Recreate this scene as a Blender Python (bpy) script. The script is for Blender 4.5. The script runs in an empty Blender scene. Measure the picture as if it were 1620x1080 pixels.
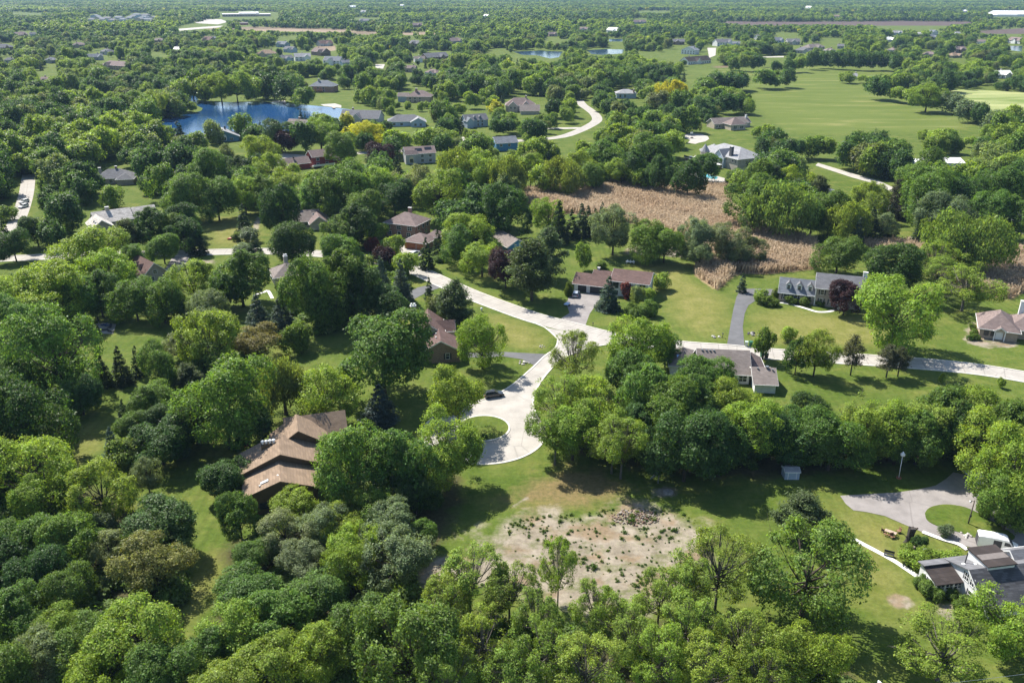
import bpy, bmesh, math, random
import numpy as np
from mathutils import Vector, Matrix
HAZE = 4.8e-5                               # density of the air, per metre
C = bpy.context.scene.collection
SC = bpy.context.scene
RAD = math.radians
# ------------------------------------------------------------------ camera, sky, sun, exposure
F, CH = 1320.0, 88.0                      # focal length in photo pixels (1620 wide), height of the drone in metres
PITCH = math.atan(562 / F)
cam_d = bpy.data.cameras.new("camera")
cam = bpy.data.objects.new("camera", cam_d)
C.objects.link(cam)
cam_d.sensor_width = 36
cam_d.lens = F / 1620 * 36
cam_d.clip_start, cam_d.clip_end = 1, 30000
cam.location = (0, 0, CH)
cam.rotation_euler = (math.pi / 2 - PITCH, 0, 0)
SC.camera = cam
SUN_EL, SUN_AZ = RAD(50), RAD(-42)        # azimuth from +Y towards +X
w = bpy.data.worlds.new("World")
SC.world = w
w.use_nodes = True
nt = w.node_tree
sky = nt.nodes.new("ShaderNodeTexSky")
sky.sky_type = 'NISHITA'
sky.sun_disc = False
sky.sun_elevation = SUN_EL
sky.sun_rotation = SUN_AZ
sky.air_density, sky.dust_density, sky.ozone_density = 1.0, 0.6, 1.5
bg = nt.nodes["Background"]
bg.inputs[1].default_value = 0.095
nt.links.new(sky.outputs[0], bg.inputs[0])
sd = bpy.data.lights.new("sun", 'SUN')
sd.energy, sd.angle, sd.color = 4.8, RAD(0.5), (1.0, 0.95, 0.86)
sun = bpy.data.objects.new("sun", sd)
C.objects.link(sun)
S2 = Vector((math.sin(SUN_AZ) * math.cos(SUN_EL), math.cos(SUN_AZ) * math.cos(SUN_EL), math.sin(SUN_EL)))
sun.rotation_euler = S2.to_track_quat('Z', 'Y').to_euler()
sun.location = (0, 0, 300)
vs = SC.view_settings
vs.view_transform, vs.look, vs.exposure, vs.gamma = 'Standard', 'None', 1.1, 1
cy = SC.cycles
cy.max_bounces, cy.diffuse_bounces, cy.glossy_bounces, cy.transmission_bounces = 5, 3, 2, 3
cy.transparent_max_bounces, cy.volume_bounces = 4, 0
cy.caustics_reflective = cy.caustics_refractive = False
cy.use_denoising = True; cy.denoiser = "OPENIMAGEDENOISE"; cy.denoising_prefilter = "ACCURATE"; cy.denoising_input_passes = "RGB_ALBEDO_NORMAL"
cy.sample_clamp_indirect = 6
# ------------------------------------------------------------------ pixel <-> ground
SP, CP = math.sin(PITCH), math.cos(PITCH)
def at(px, py, z=0.0):
    x, v = (px - 810) / F, (540 - py) / F
    d = Vector((x, CP + v * SP, -SP + v * CP))
    t = (z - CH) / d.z
    return Vector((d.x * t, d.y * t, z))
def depth(p): return p[1] * CP - (p[2] - CH) * SP
def proj(p):
    dp = depth(p)
    return 810 + F * p[0] / dp, 540 - F * (p[1] * SP + (p[2] - CH) * CP) / dp
def projn(P):
    dp = P[:, 1] * CP - (P[:, 2] - CH) * SP
    return 810 + F * P[:, 0] / dp, 540 - F * (P[:, 1] * SP + (P[:, 2] - CH) * CP) / dp
# ------------------------------------------------------------------ object helpers
def tag(o, label, cat, group=None, kind=None):
    if label: o['label'] = label
    if cat: o['category'] = cat
    if group: o['group'] = group
    if kind: o['kind'] = kind
    return o
def empty(name, loc, rz=0, label=None, cat=None, group=None):
    o = bpy.data.objects.new(name, None)
    C.objects.link(o)
    o.location, o.rotation_euler = loc, (0, 0, rz)
    o.empty_display_size = 0.5
    return tag(o, label, cat, group)
def link(name, me, m=None, parent=None, loc=None):
    o = bpy.data.objects.new(name, me)
    C.objects.link(o)
    if m is not None and not me.materials: me.materials.append(m)
    if parent: o.parent = parent
    if loc is not None: o.location = loc
    return o
class MB:
    """collects shapes, then links them as one mesh"""
    def __init__(s): s.v, s.f = [], []
    def poly(s, pts):
        n = len(s.v); s.v += [tuple(p) for p in pts]; s.f.append(tuple(range(n, n + len(pts)))); return s
    def solid(s, v, f):
        n = len(s.v); s.v += [tuple(p) for p in v]; s.f += [tuple(n + i for i in q) for q in f]; return s
    def box(s, x0, x1, y0, y1, z0, z1, M=None):
        v = [(x, y, z) for x in (x0, x1) for y in (y0, y1) for z in (z0, z1)]
        if M is not None: v = [M @ Vector(p) for p in v]
        return s.solid(v, [(0, 1, 3, 2), (4, 6, 7, 5), (0, 4, 5, 1), (2, 3, 7, 6), (0, 2, 6, 4), (1, 5, 7, 3)])
    def prism(s, prof, a, b, axis='x', M=None):
        """profile in the plane across axis, from a to b; axis x: (y,z), y: (x,z), z: (x,y)"""
        mk = {'x': lambda t, p: (t, p[0], p[1]), 'y': lambda t, p: (p[0], t, p[1]), 'z': lambda t, p: (p[0], p[1], t)}[axis]
        n = len(prof)
        v = [mk(a, p) for p in prof] + [mk(b, p) for p in prof]
        if M is not None: v = [M @ Vector(p) for p in v]
        return s.solid(v, [tuple(range(n))[::-1], tuple(range(n, 2 * n))] + [(i, (i + 1) % n, n + (i + 1) % n, n + i) for i in range(n)])
    def tube(s, pts, radii, n=6, cap=True):
        pts = [Vector(p) for p in pts]
        if isinstance(radii, (int, float)): radii = [radii] * len(pts)
        base = len(s.v)
        for i, p in enumerate(pts):
            t = (pts[min(i + 1, len(pts) - 1)] - pts[max(i - 1, 0)]).normalized()
            u = t.cross(Vector((0, 0, 1)) if abs(t.z) < 0.9 else Vector((1, 0, 0))).normalized()
            w2 = t.cross(u)
            for k in range(n):
                a = 2 * math.pi * k / n
                s.v.append(tuple(p + (u * math.cos(a) + w2 * math.sin(a)) * radii[i]))
        for i in range(len(pts) - 1):
            for k in range(n):
                a, b = base + i * n + k, base + i * n + (k + 1) % n
                s.f.append((a, b, b + n, a + n))
        if cap:
            s.f.append(tuple(range(base, base + n))[::-1])
            e = base + (len(pts) - 1) * n
            s.f.append(tuple(range(e, e + n)))
        return s
    def lathe(s, prof, n=12, M=None):
        """profile (radius, z) turned round z"""
        v = [(r * math.cos(2 * math.pi * k / n), r * math.sin(2 * math.pi * k / n), z) for r, z in prof for k in range(n)]
        if M is not None: v = [M @ Vector(p) for p in v]
        f = [(i * n + k, i * n + (k + 1) % n, (i + 1) * n + (k + 1) % n, (i + 1) * n + k) for i in range(len(prof) - 1) for k in range(n)]
        f += [tuple(range(n))[::-1], tuple(range((len(prof) - 1) * n, len(prof) * n))]
        return s.solid(v, f)
    def mesh(s, name, m=None, smooth=False, bevel=0):
        me = bpy.data.meshes.new(name)
        me.from_pydata(s.v, [], s.f)
        bm = bmesh.new(); bm.from_mesh(me)
        bmesh.ops.recalc_face_normals(bm, faces=bm.faces)
        if bevel: bmesh.ops.bevel(bm, geom=bm.edges[:], offset=bevel, segments=2, affect='EDGES', clamp_overlap=True)
        bm.to_mesh(me); bm.free()
        if smooth: me.polygons.foreach_set('use_smooth', [True] * len(me.polygons))
        if m is not None: me.materials.append(m)
        return me
    def link(s, name, m, parent=None, loc=None, smooth=False, bevel=0):
        return link(name, s.mesh(name, m, smooth, bevel), None, parent, loc)
def blob(rng, r, n=1, flat=0.7):
    bm = bmesh.new()
    bmesh.ops.create_icosphere(bm, subdivisions=n, radius=r)
    for v in bm.verts: v.co = v.co * rng.uniform(0.75, 1.2); v.co.z *= flat
    vv, ff = [tuple(v.co) for v in bm.verts], [tuple(x.index for x in f.verts) for f in bm.faces]
    bm.free()
    return vv, ff
# ------------------------------------------------------------------ materials
MATS = {}
def nodes(name):
    m = bpy.data.materials.new(name); m.use_nodes = True
    t = m.node_tree
    return m, t, t.nodes["Principled BSDF"], (lambda a, b: t.links.new(a, b))
def N(t, typ, **kw):
    n = t.nodes.new(typ)
    for k, v in kw.items(): setattr(n, k, v)
    return n
def noise(t, scale, detail=3, rough=0.55, vec=None):
    n = N(t, "ShaderNodeTexNoise")
    n.inputs["Scale"].default_value, n.inputs["Detail"].default_value, n.inputs["Roughness"].default_value = scale, detail, rough
    if vec is not None: t.links.new(vec, n.inputs["Vector"])
    return n.outputs["Fac"]
def ramp(t, fac, stops):
    r = N(t, "ShaderNodeValToRGB")
    e = r.color_ramp.elements
    while len(e) < len(stops): e.new(0.5)
    for x, (p, c) in zip(e, stops):
        x.position = p
        x.color = (c, c, c, 1) if isinstance(c, (int, float)) else (*c, 1)
    t.links.new(fac, r.inputs[0])
    return r.outputs[0]
def mix(t, fac, a, b, mode='MIX'):
    n = N(t, "ShaderNodeMix", data_type='RGBA', blend_type=mode)
    for i, v in ((0, fac), (6, a), (7, b)):
        s = n.inputs[i]
        if hasattr(v, 'links'): t.links.new(v, s)
        elif isinstance(v, (int, float)): s.default_value = v if i == 0 else (v, v, v, 1)
        else: s.default_value = (*v, 1)
    return n.outputs[2]
def math_(t, op, a, b=None):
    n = N(t, "ShaderNodeMath", operation=op)
    for i, v in enumerate((a, b)):
        if v is None: continue
        if hasattr(v, 'links'): t.links.new(v, n.inputs[i])
        else: n.inputs[i].default_value = v
    return n.outputs[0]
def coord(t, which='Object'): return N(t, "ShaderNodeTexCoord").outputs[which]
def worldpos(t): return N(t, "ShaderNodeNewGeometry").outputs["Position"]
def attr(t, name): return N(t, "ShaderNodeAttribute", attribute_name=name).outputs["Fac"]
def scaled(t, vec, s):
    n = N(t, "ShaderNodeMapping"); n.inputs["Scale"].default_value = s
    t.links.new(vec, n.inputs["Vector"]); return n.outputs[0]
def plain(name, col, rough=0.6, var=0.12, scale=2.0, metal=0.0, spec=0.3):
    """one colour, mottled by wear"""
    if name in MATS: return MATS[name]
    m, t, b, L = nodes(name)
    f = ramp(t, noise(t, scale, 4, 0.6, coord(t)), [(0.3, tuple(max(c * (1 - var * 1.6), 0) for c in col)), (0.7, tuple(min(c * (1 + var), 1) for c in col))])
    L(f, b.inputs["Base Color"])
    b.inputs["Roughness"].default_value, b.inputs["Metallic"].default_value = rough, metal
    b.inputs["Specular IOR Level"].default_value = spec
    MATS[name] = m
    return m
def shingle(name, col, var=0.14):
    if name in MATS: return MATS[name]
    m, t, b, L = nodes(name)
    v = coord(t)
    br = N(t, "ShaderNodeTexBrick"); br.offset = 0.5
    br.inputs["Scale"].default_value = 1.0
    br.inputs["Brick Width"].default_value, br.inputs["Row Height"].default_value, br.inputs["Mortar Size"].default_value = 0.9, 0.32, 0.012
    br.inputs["Color1"].default_value = (*[c * (1 - var) for c in col], 1)
    br.inputs["Color2"].default_value = (*[min(1, c * (1 + var)) for c in col], 1)
    br.inputs["Mortar"].default_value = (*[c * 0.6 for c in col], 1)
    sx = N(t, "ShaderNodeSeparateXYZ"); L(v, sx.inputs[0])
    cx = N(t, "ShaderNodeCombineXYZ")
    L(math_(t, 'ADD', sx.outputs[0], math_(t, 'MULTIPLY', sx.outputs[1], 0.71)), cx.inputs[0]); L(math_(t, 'MULTIPLY', sx.outputs[2], 1.6), cx.inputs[1])
    L(cx.outputs[0], br.inputs["Vector"])
    st = ramp(t, noise(t, 0.35, 5, 0.65, v), [(0.3, 0.84), (0.7, 1.06)])
    L(mix(t, 1.0, br.outputs["Color"], st, 'MULTIPLY'), b.inputs["Base Color"])
    b.inputs["Roughness"].default_value = 0.9
    b.inputs["Specular IOR Level"].default_value = 0.15
    MATS[name] = m
    return m
def brickwall(name, c1, c2, mort=(0.4, 0.37, 0.33), scale=1.0, lap=False):
    if name in MATS: return MATS[name]
    m, t, b, L = nodes(name)
    v = coord(t)
    sx = N(t, "ShaderNodeSeparateXYZ"); L(v, sx.inputs[0])
    cx = N(t, "ShaderNodeCombineXYZ")
    L(math_(t, 'ADD', sx.outputs[0], sx.outputs[1]), cx.inputs[0]); L(sx.outputs[2], cx.inputs[1])
    br = N(t, "ShaderNodeTexBrick")
    L(cx.outputs[0], br.inputs["Vector"])
    br.inputs["Scale"].default_value = scale
    br.inputs["Brick Width"].default_value = 6.0 if lap else 0.3
    br.inputs["Row Height"].default_value = 0.22 if lap else 0.1
    br.inputs["Mortar Size"].default_value = 0.016 if lap else 0.012
    br.inputs["Color1"].default_value, br.inputs["Color2"].default_value, br.inputs["Mortar"].default_value = (*c1, 1), (*c2, 1), (*mort, 1)
    st = ramp(t, noise(t, 0.8, 4, 0.6, v), [(0.3, 0.82), (0.7, 1.08)])
    L(mix(t, 1.0, br.outputs["Color"], st, 'MULTIPLY'), b.inputs["Base Color"])
    b.inputs["Roughness"].default_value = 0.85
    MATS[name] = m
    return m
def siding(name, c): return brickwall(name, c, tuple(x * 0.95 for x in c), tuple(x * 0.6 for x in c), 1.0, True)
def glass():
    if 'glass' in MATS: return MATS['glass']
    m, t, b, L = nodes('window_glass')
    b.inputs["Base Color"].default_value = (0.02, 0.028, 0.035, 1)
    b.inputs["Roughness"].default_value = 0.095
    b.inputs["Specular IOR Level"].default_value = 0.6
    MATS['glass'] = m
    return m
def leafmat(name, by_object=True, ramp_cols=None):
    """foliage: each leaf a little different, thin enough to let light through"""
    m = bpy.data.materials.new(name); m.use_nodes = True
    t = m.node_tree; t.nodes.clear(); L = t.links.new
    out = N(t, "ShaderNodeOutputMaterial")
    oi = N(t, "ShaderNodeObjectInfo")
    if by_object: base = oi.outputs["Color"]
    else: base = ramp(t, oi.outputs["Random"], ramp_cols)
    v = attr(t, 'v')
    br = ramp(t, v, [(0.0, 0.5), (0.5, 1.05), (1.0, 1.9)])
    c = mix(t, 1.0, base, br, 'MULTIPLY')
    hsv = N(t, "ShaderNodeHueSaturation")
    L(math_(t, 'ADD', 0.485, math_(t, 'MULTIPLY', attr(t, 'h'), 0.03)), hsv.inputs["Hue"])
    L(c, hsv.inputs["Color"])
    c = hsv.outputs[0]
    p = N(t, "ShaderNodeBsdfPrincipled")
    L(c, p.inputs["Base Color"])
    p.inputs["Roughness"].default_value = 0.5
    p.inputs["Specular IOR Level"].default_value = 0.2
    tr = N(t, "ShaderNodeBsdfTranslucent")
    L(mix(t, 1.0, c, (1.6, 1.5, 0.65), 'MULTIPLY'), tr.inputs["Color"])
    mx = N(t, "ShaderNodeMixShader"); mx.inputs[0].default_value = 0.42
    L(p.outputs[0], mx.inputs[1]); L(tr.outputs[0], mx.inputs[2]); L(mx.outputs[0], out.inputs[0])
    return m
# ------------------------------------------------------------------ the land
def gpoly(px): return np.array([tuple(at(*p))[:2] for p in px])
def inside(P, poly):
    x, y = P[:, 0], P[:, 1]; r = np.zeros(len(P), bool); n = len(poly)
    for i in range(n):
        (x1, y1), (x2, y2) = poly[i], poly[(i + 1) % n]
        if y1 == y2: continue
        r ^= ((y1 > y) != (y2 > y)) & (x < (x2 - x1) * (y - y1) / (y2 - y1) + x1)
    return r
def sdist(P, poly):
    """signed distance in metres, positive inside"""
    d = np.full(len(P), 1e9); n = len(poly)
    for i in range(n):
        a, b = poly[i], poly[(i + 1) % n]; ab = b - a
        t = np.clip(((P - a) @ ab) / max(ab @ ab, 1e-9), 0, 1)
        d = np.minimum(d, np.linalg.norm(P - a - t[:, None] * ab, axis=1))
    return np.where(inside(P, poly), d, -d)
def smooth_line(pts, n=4):
    """Catmull-Rom through points"""
    P = [np.array(p, float) for p in pts]; P = [2 * P[0] - P[1]] + P + [2 * P[-1] - P[-2]]
    out = []
    for i in range(1, len(P) - 2):
        a, b, c, d = P[i - 1:i + 3]
        for k in range(n):
            t = k / n
            out.append(0.5 * (2 * b + (c - a) * t + (2 * a - 5 * b + 4 * c - d) * t ** 2 + (3 * b - a - 3 * c + d) * t ** 3))
    return out + [P[-2]]
# ground areas, drawn on the photo and laid on the ground: (attribute, softness m, [pixels])
REEDPX = [[(830, 303), (852, 297), (870, 294), (960, 286), (1010, 290), (1070, 290), (1150, 294), (1158, 325), (1180, 347), (1215, 360), (1260, 371), (1292, 384), (1296, 425), (1215, 434), (1165, 433), (1150, 446), (1134, 461), (1116, 449), (1099, 436), (1097, 420), (1140, 405), (1090, 385), (1060, 366), (1000, 354), (960, 347), (900, 337), (868, 345), (845, 335), (826, 320)],
         [(1470, 417), (1478, 398), (1540, 392), (1640, 392), (1640, 455), (1595, 475), (1545, 462), (1490, 446)],
         [(1340, 392), (1365, 380), (1440, 383), (1480, 400), (1470, 412), (1400, 400)]]
AREAS = [
 ('soil', 9.0, [(778, 850), (800, 826), (850, 816), (905, 812), (960, 806), (1010, 803), (1060, 803), (1100, 822), (1114, 850), (1104, 880), (1090, 925), (1010, 965), (905, 965), (800, 935), (735, 930), (690, 905), (720, 880), (760, 872)]),
 ('soil', 1.5, [(1030, 775), (1046, 768), (1075, 770), (1078, 782), (1060, 790), (1040, 784)]),
 ('soil', 1.2, [(1398, 944), (1415, 938), (1436, 942), (1446, 952), (1440, 964), (1420, 964), (1404, 954)]),
 ('soil', 1.5, [(1480, 958), (1520, 955), (1545, 970), (1530, 990), (1490, 980)]),
 ('soil', 2.0, [(660, 905), (700, 880), (722, 890), (706, 925), (670, 930)]),
 ('soil', 0.6, [(806, 795), (830, 787), (832, 792), (812, 800)]),
 ('soil', 3.0, [(990, 392), (1060, 390), (1090, 398), (1088, 408), (1030, 402), (985, 402)]),
 ('dry', 3.5, [(305, 905), (345, 870), (352, 890), (318, 960), (290, 1010), (282, 985)]),
 ('soil', 0.8, [(404, 352), (410, 342), (415, 350), (410, 366), (402, 366)]),
 ('soil', 2.0, [(312, 414), (322, 411), (342, 411), (340, 418), (318, 419)]),
 ('soil', 1.5, [(1527, 520), (1540, 508), (1549, 520), (1548, 533), (1608, 540), (1606, 548), (1570, 550), (1535, 545), (1524, 535)]),
 ('pink', 6.0, [(800, 790), (830, 760), (890, 738), (960, 742), (1000, 770), (980, 795), (930, 806), (850, 808)]),
 ('dry', 8.0, [(1040, 420), (1100, 445), (1150, 470), (1152, 540), (1085, 535), (1050, 500)]),
 ('dry', 7.0, [(1195, 485), (1260, 492), (1380, 500), (1420, 540), (1380, 555), (1250, 547), (1185, 540)]),
 ('dry', 7.0, [(1330, 790), (1450, 830), (1440, 900), (1500, 985), (1420, 1000), (1350, 930), (1320, 850)]),
 ('dry', 5.0, [(760, 490), (850, 520), (872, 545), (850, 555), (790, 545)]),
 ('dry', 8.0, [(315, 345), (410, 340), (410, 390), (320, 390)]),
 ('dry', 5.0, [(985, 420), (1090, 415), (1100, 450), (1040, 460)]),
 ('dry', 5.0, [(120, 680), (150, 660), (170, 670), (150, 720), (100, 740)]),
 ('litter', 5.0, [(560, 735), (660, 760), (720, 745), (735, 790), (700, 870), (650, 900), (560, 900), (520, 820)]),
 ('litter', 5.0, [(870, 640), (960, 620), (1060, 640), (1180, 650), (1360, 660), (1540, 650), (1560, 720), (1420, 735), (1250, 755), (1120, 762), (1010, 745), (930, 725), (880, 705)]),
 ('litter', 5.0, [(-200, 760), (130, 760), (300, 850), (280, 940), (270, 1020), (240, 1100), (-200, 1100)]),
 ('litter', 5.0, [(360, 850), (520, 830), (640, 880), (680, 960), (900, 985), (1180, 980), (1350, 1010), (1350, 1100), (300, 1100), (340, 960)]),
 ('meadow', 10.0, [(1055, 128), (1160, 122), (1085, 112), (1250, 106), (1410, 104), (1412, 116), (1365, 140), (1445, 153), (1505, 170), (1575, 193), (1500, 205), (1400, 210), (1300, 212), (1240, 205), (1195, 165), (1190, 140)]),
 ('pale', 10.0, [(1490, 140), (1560, 143), (1640, 148), (1640, 186), (1590, 184), (1540, 160), (1500, 152)]),
 ('reedbed', 3.0, REEDPX[0]), ('reedbed', 3.0, REEDPX[1]), ('reedbed', 3.0, REEDPX[2]),
 ('plow', 30.0, [(325, 45), (400, 42.5), (560, 46.5), (560, 52.5), (450, 50), (350, 51)]),
 ('plow', 30.0, [(540, 48.5), (640, 51), (760, 49.5), (770, 54), (650, 56), (548, 55)]),
 ('tilled', 40.0, [(1095, 33.5), (1190, 34), (1350, 34), (1430, 33), (1540, 34.5), (1560, 38), (1530, 41), (1300, 41), (1200, 41), (1107, 38)]),
 ('tilled', 40.0, [(1545, 49), (1640, 44), (1640, 54), (1560, 54)]),
 ('plow', 8.0, [(500, 73), (530, 72), (531, 81), (498, 81)]),
 ('plow', 20.0, [(1128, 104.5), (1165, 104), (1167, 107), (1130, 108)]),
]
xs = np.linspace(-1.15, 1.15, 384)
ys = [-320., -160., -60., 10., 50.]
while ys[-1] < 11000: ys.append(max(ys[-1] * 1.0125, ys[-1] + 0.9))
ys = np.array(ys)
GX, GY = np.meshgrid(xs, ys)
GX = GX * (np.maximum(GY, 0) * 0.86 + 130)
P = np.stack([GX.ravel(), GY.ravel()], 1)
cols = {k: np.zeros(len(P)) for k in ('soil', 'pink', 'dry', 'litter', 'meadow', 'pale', 'plow', 'tilled', 'reedbed')}
for nm, soft, px in AREAS:
    poly = gpoly(px)
    lo, hi = poly.min(0) - 3 * soft, poly.max(0) + 3 * soft
    q = np.flatnonzero(np.all((P > lo) & (P < hi), 1))
    cols[nm][q] = np.maximum(cols[nm][q], np.clip(0.5 + sdist(P[q], poly) / (2 * soft), 0, 1))
nx, ny = len(xs), len(ys)
me = bpy.data.meshes.new('ground')
i0 = (np.arange(ny - 1)[:, None] * nx + np.arange(nx - 1)).ravel()
q = np.stack([i0, i0 + 1, i0 + nx + 1, i0 + nx], 1).astype(np.int32)
me.vertices.add(len(P)); me.vertices.foreach_set('co', np.column_stack([P, np.zeros(len(P))]).astype(np.float32).ravel())
me.loops.add(q.size); me.loops.foreach_set('vertex_index', q.ravel())
me.polygons.add(len(q)); me.polygons.foreach_set('loop_start', np.arange(0, q.size, 4, dtype=np.int32))
me.update(calc_edges=True)
for k, v in cols.items():
    a = me.attributes.new(k, 'FLOAT', 'POINT'); a.data.foreach_set('value', v.astype(np.float32))
def ground_mat():
    m, t, b, L = nodes('land')
    v = worldpos(t)
    n1, n2, n3, n4 = noise(t, 0.035, 4, 0.6, v), noise(t, 0.22, 5, 0.65, v), noise(t, 1.3, 4, 0.7, v), noise(t, 0.006, 3, 0.5, v)
    g = ramp(t, n2, [(0.3, (0.062, 0.098, 0.014)), (0.5, (0.086, 0.120, 0.021)), (0.72, (0.124, 0.145, 0.033))])
    g = mix(t, ramp(t, n1, [(0.38, 0), (0.62, 1)]), g, mix(t, 1.0, g, (0.78, 0.86, 0.72), 'MULTIPLY'))
    n5 = noise(t, 0.075, 5, 0.7, scaled(t, v, (1.0, 1.6, 1)))
    g = mix(t, ramp(t, n5, [(0.50, 0), (0.68, 0.6)]), g, (0.165, 0.165, 0.042))
    n6 = noise(t, 0.6, 3, 0.7, scaled(t, v, (0.35, 2.2, 1)))
    g = mix(t, ramp(t, n6, [(0.52, 0), (0.72, 0.35)]), g, (0.135, 0.15, 0.04))
    wv = N(t, "ShaderNodeTexWave"); wv.bands_direction = 'X'
    wv.inputs["Scale"].default_value, wv.inputs["Distortion"].default_value, wv.inputs["Detail Scale"].default_value = 0.16, 1.2, 0.6
    L(v, wv.inputs["Vector"])
    g = mix(t, ramp(t, noise(t, 0.02, 3, 0.5, v), [(0.42, 0), (0.62, 0.8)]), g, mix(t, 1.0, g, ramp(t, wv.outputs["Fac"], [(0.2, 0.90), (0.8, 1.08)]), 'MULTIPLY'))
    def mask(k, lo, hi, nz, amt):
        s = math_(t, 'ADD', attr(t, k), math_(t, 'MULTIPLY', math_(t, 'SUBTRACT', nz, 0.5), amt))
        return ramp(t, s, [(lo, 0), (hi, 1)])
    dry = ramp(t, n2, [(0.3, (0.135, 0.14, 0.03)), (0.6, (0.20, 0.185, 0.06)), (0.8, (0.25, 0.215, 0.085))])
    g = mix(t, math_(t, 'MULTIPLY', mask('dry', 0.35, 0.9, n1, 0.9), 0.75), g, dry)
    g = mix(t, math_(t, 'MULTIPLY', mask('pink', 0.35, 0.85, n2, 1.2), 0.72), g, mix(t, ramp(t, n3, [(0.35, 0), (0.7, 1)]), (0.17, 0.125, 0.06), (0.215, 0.135, 0.075)))
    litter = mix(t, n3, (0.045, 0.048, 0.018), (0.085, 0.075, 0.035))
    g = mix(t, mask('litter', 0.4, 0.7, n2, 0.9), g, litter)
    soil = mix(t, ramp(t, n2, [(0.35, 0), (0.65, 1)]), (0.175, 0.148, 0.108), (0.315, 0.272, 0.215))
    soil = mix(t, ramp(t, n3, [(0.58, 0), (0.75, 0.7)]), soil, (0.13, 0.135, 0.055))
    soil = mix(t, ramp(t, noise(t, 0.16, 3, 0.5, v), [(0.52, 0), (0.62, 0.65)]), soil, (0.20, 0.135, 0.075))
    soil = mix(t, ramp(t, noise(t, 0.19, 5, 0.7, scaled(t, v, (1, 1.3, 1))), [(0.50, 0), (0.64, 0.8)]), soil, (0.105, 0.118, 0.04))
    nb = noise(t, 0.11, 6, 0.7, v)
    g = mix(t, mask('soil', 0.38, 0.66, nb, 1.5), g, soil)
    mead = ramp(t, noise(t, 0.03, 5, 0.65, scaled(t, v, (0.5, 2.0, 1))), [(0.3, (0.078, 0.112, 0.018)), (0.55, (0.108, 0.138, 0.028)), (0.66, (0.17, 0.178, 0.055)), (0.8, (0.24, 0.225, 0.09))])
    g = mix(t, mask('meadow', 0.3, 0.6, n1, 0.5), g, mead)
    pale = ramp(t, noise(t, 0.02, 4, 0.6, scaled(t, v, (0.4, 2.0, 1))), [(0.4, (0.13, 0.18, 0.045)), (0.55, (0.29, 0.31, 0.13))])
    g = mix(t, mask('pale', 0.35, 0.6, n1, 0.4), g, pale)
    plow = mix(t, ramp(t, n4, [(0.4, 0), (0.6, 1)]), (0.15, 0.115, 0.075), (0.25, 0.19, 0.13))
    g = mix(t, mask('tilled', 0.4, 0.6, n4, 0.3), g, (0.095, 0.070, 0.060))
    g = mix(t, mask('plow', 0.4, 0.6, n4, 0.2), g, plow)
    g = mix(t, mask('reedbed', 0.4, 0.6, n2, 0.5), g, (0.30, 0.22, 0.13))
    g = mix(t, 1.0, g, ramp(t, n3, [(0.25, 0.72), (0.75, 1.2)]), 'MULTIPLY')
    L(g, b.inputs["Base Color"])
    b.inputs["Roughness"].default_value, b.inputs["Specular IOR Level"].default_value = 0.95, 0.1
    bp = N(t, "ShaderNodeBump"); bp.inputs["Strength"].default_value, bp.inputs["Distance"].default_value = 0.5, 0.25
    L(n3, bp.inputs["Height"]); L(bp.outputs[0], b.inputs["Normal"])
    return m
ground = link('ground', me, ground_mat())
tag(ground, None, None, None, 'structure')
# ------------------------------------------------------------------ paving
def concrete(name, col, joint=4.6, stain=0.26):
    m, t, b, L = nodes(name)
    v = worldpos(t)
    c = mix(t, ramp(t, noise(t, 0.25, 5, 0.65, v), [(0.35, 0), (0.7, 1)]), tuple(x * (1 - stain) for x in col), col)
    c = mix(t, ramp(t, noise(t, 3.0, 3, 0.6, v), [(0.6, 0), (0.85, 0.25)]), c, tuple(x * 0.75 for x in col))
    vo = N(t, "ShaderNodeTexVoronoi", feature='DISTANCE_TO_EDGE'); vo.inputs["Scale"].default_value = 0.11
    L(mix(t, 0.25, v, N(t, "ShaderNodeTexNoise").outputs["Color"]), vo.inputs["Vector"])
    c = mix(t, ramp(t, vo.outputs["Distance"], [(0.0, 0.6), (0.012, 0.0)]), c, tuple(x * 0.55 for x in col))
    if joint:
        uv = N(t, "ShaderNodeUVMap", uv_map='along').outputs[0]
        sx = N(t, "ShaderNodeSeparateXYZ"); L(uv, sx.inputs[0])
        a = math_(t, 'ABSOLUTE', math_(t, 'SUBTRACT', math_(t, 'FRACT', math_(t, 'DIVIDE', sx.outputs[0], joint)), 0.5))
        c = mix(t, ramp(t, a, [(0.012, 0.65), (0.03, 0.0)]), c, tuple(x * 0.45 for x in col))
        d = math_(t, 'ABSOLUTE', sx.outputs[1])
        c = mix(t, ramp(t, d, [(0.07, 0.55), (0.16, 0.0)]), c, tuple(x * 0.5 for x in col))
        tr_ = math_(t, 'ABSOLUTE', math_(t, 'SUBTRACT', d, 1.5))
        c = mix(t, ramp(t, tr_, [(0.2, 0.12), (0.7, 0.0)]), c, tuple(x * 0.6 for x in col))
    L(c, b.inputs["Base Color"])
    b.inputs["Roughness"].default_value, b.inputs["Specular IOR Level"].default_value = 0.9, 0.2
    return m
ROADC = concrete('street_concrete', (0.405, 0.377, 0.34))
PADC = concrete('pad_concrete', (0.435, 0.405, 0.365), 0)
BULBC = concrete('turning_circle_concrete', (0.405, 0.377, 0.34), 0)
KERBC = plain('kerb_concrete', (0.53, 0.50, 0.45), 0.9, 0.1, 0.8)
ASPH = concrete('driveway_asphalt', (0.135, 0.135, 0.14), 0, 0.25)
ASPH_OLD = concrete('old_asphalt', (0.285, 0.262, 0.25), 0, 0.3)
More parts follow.
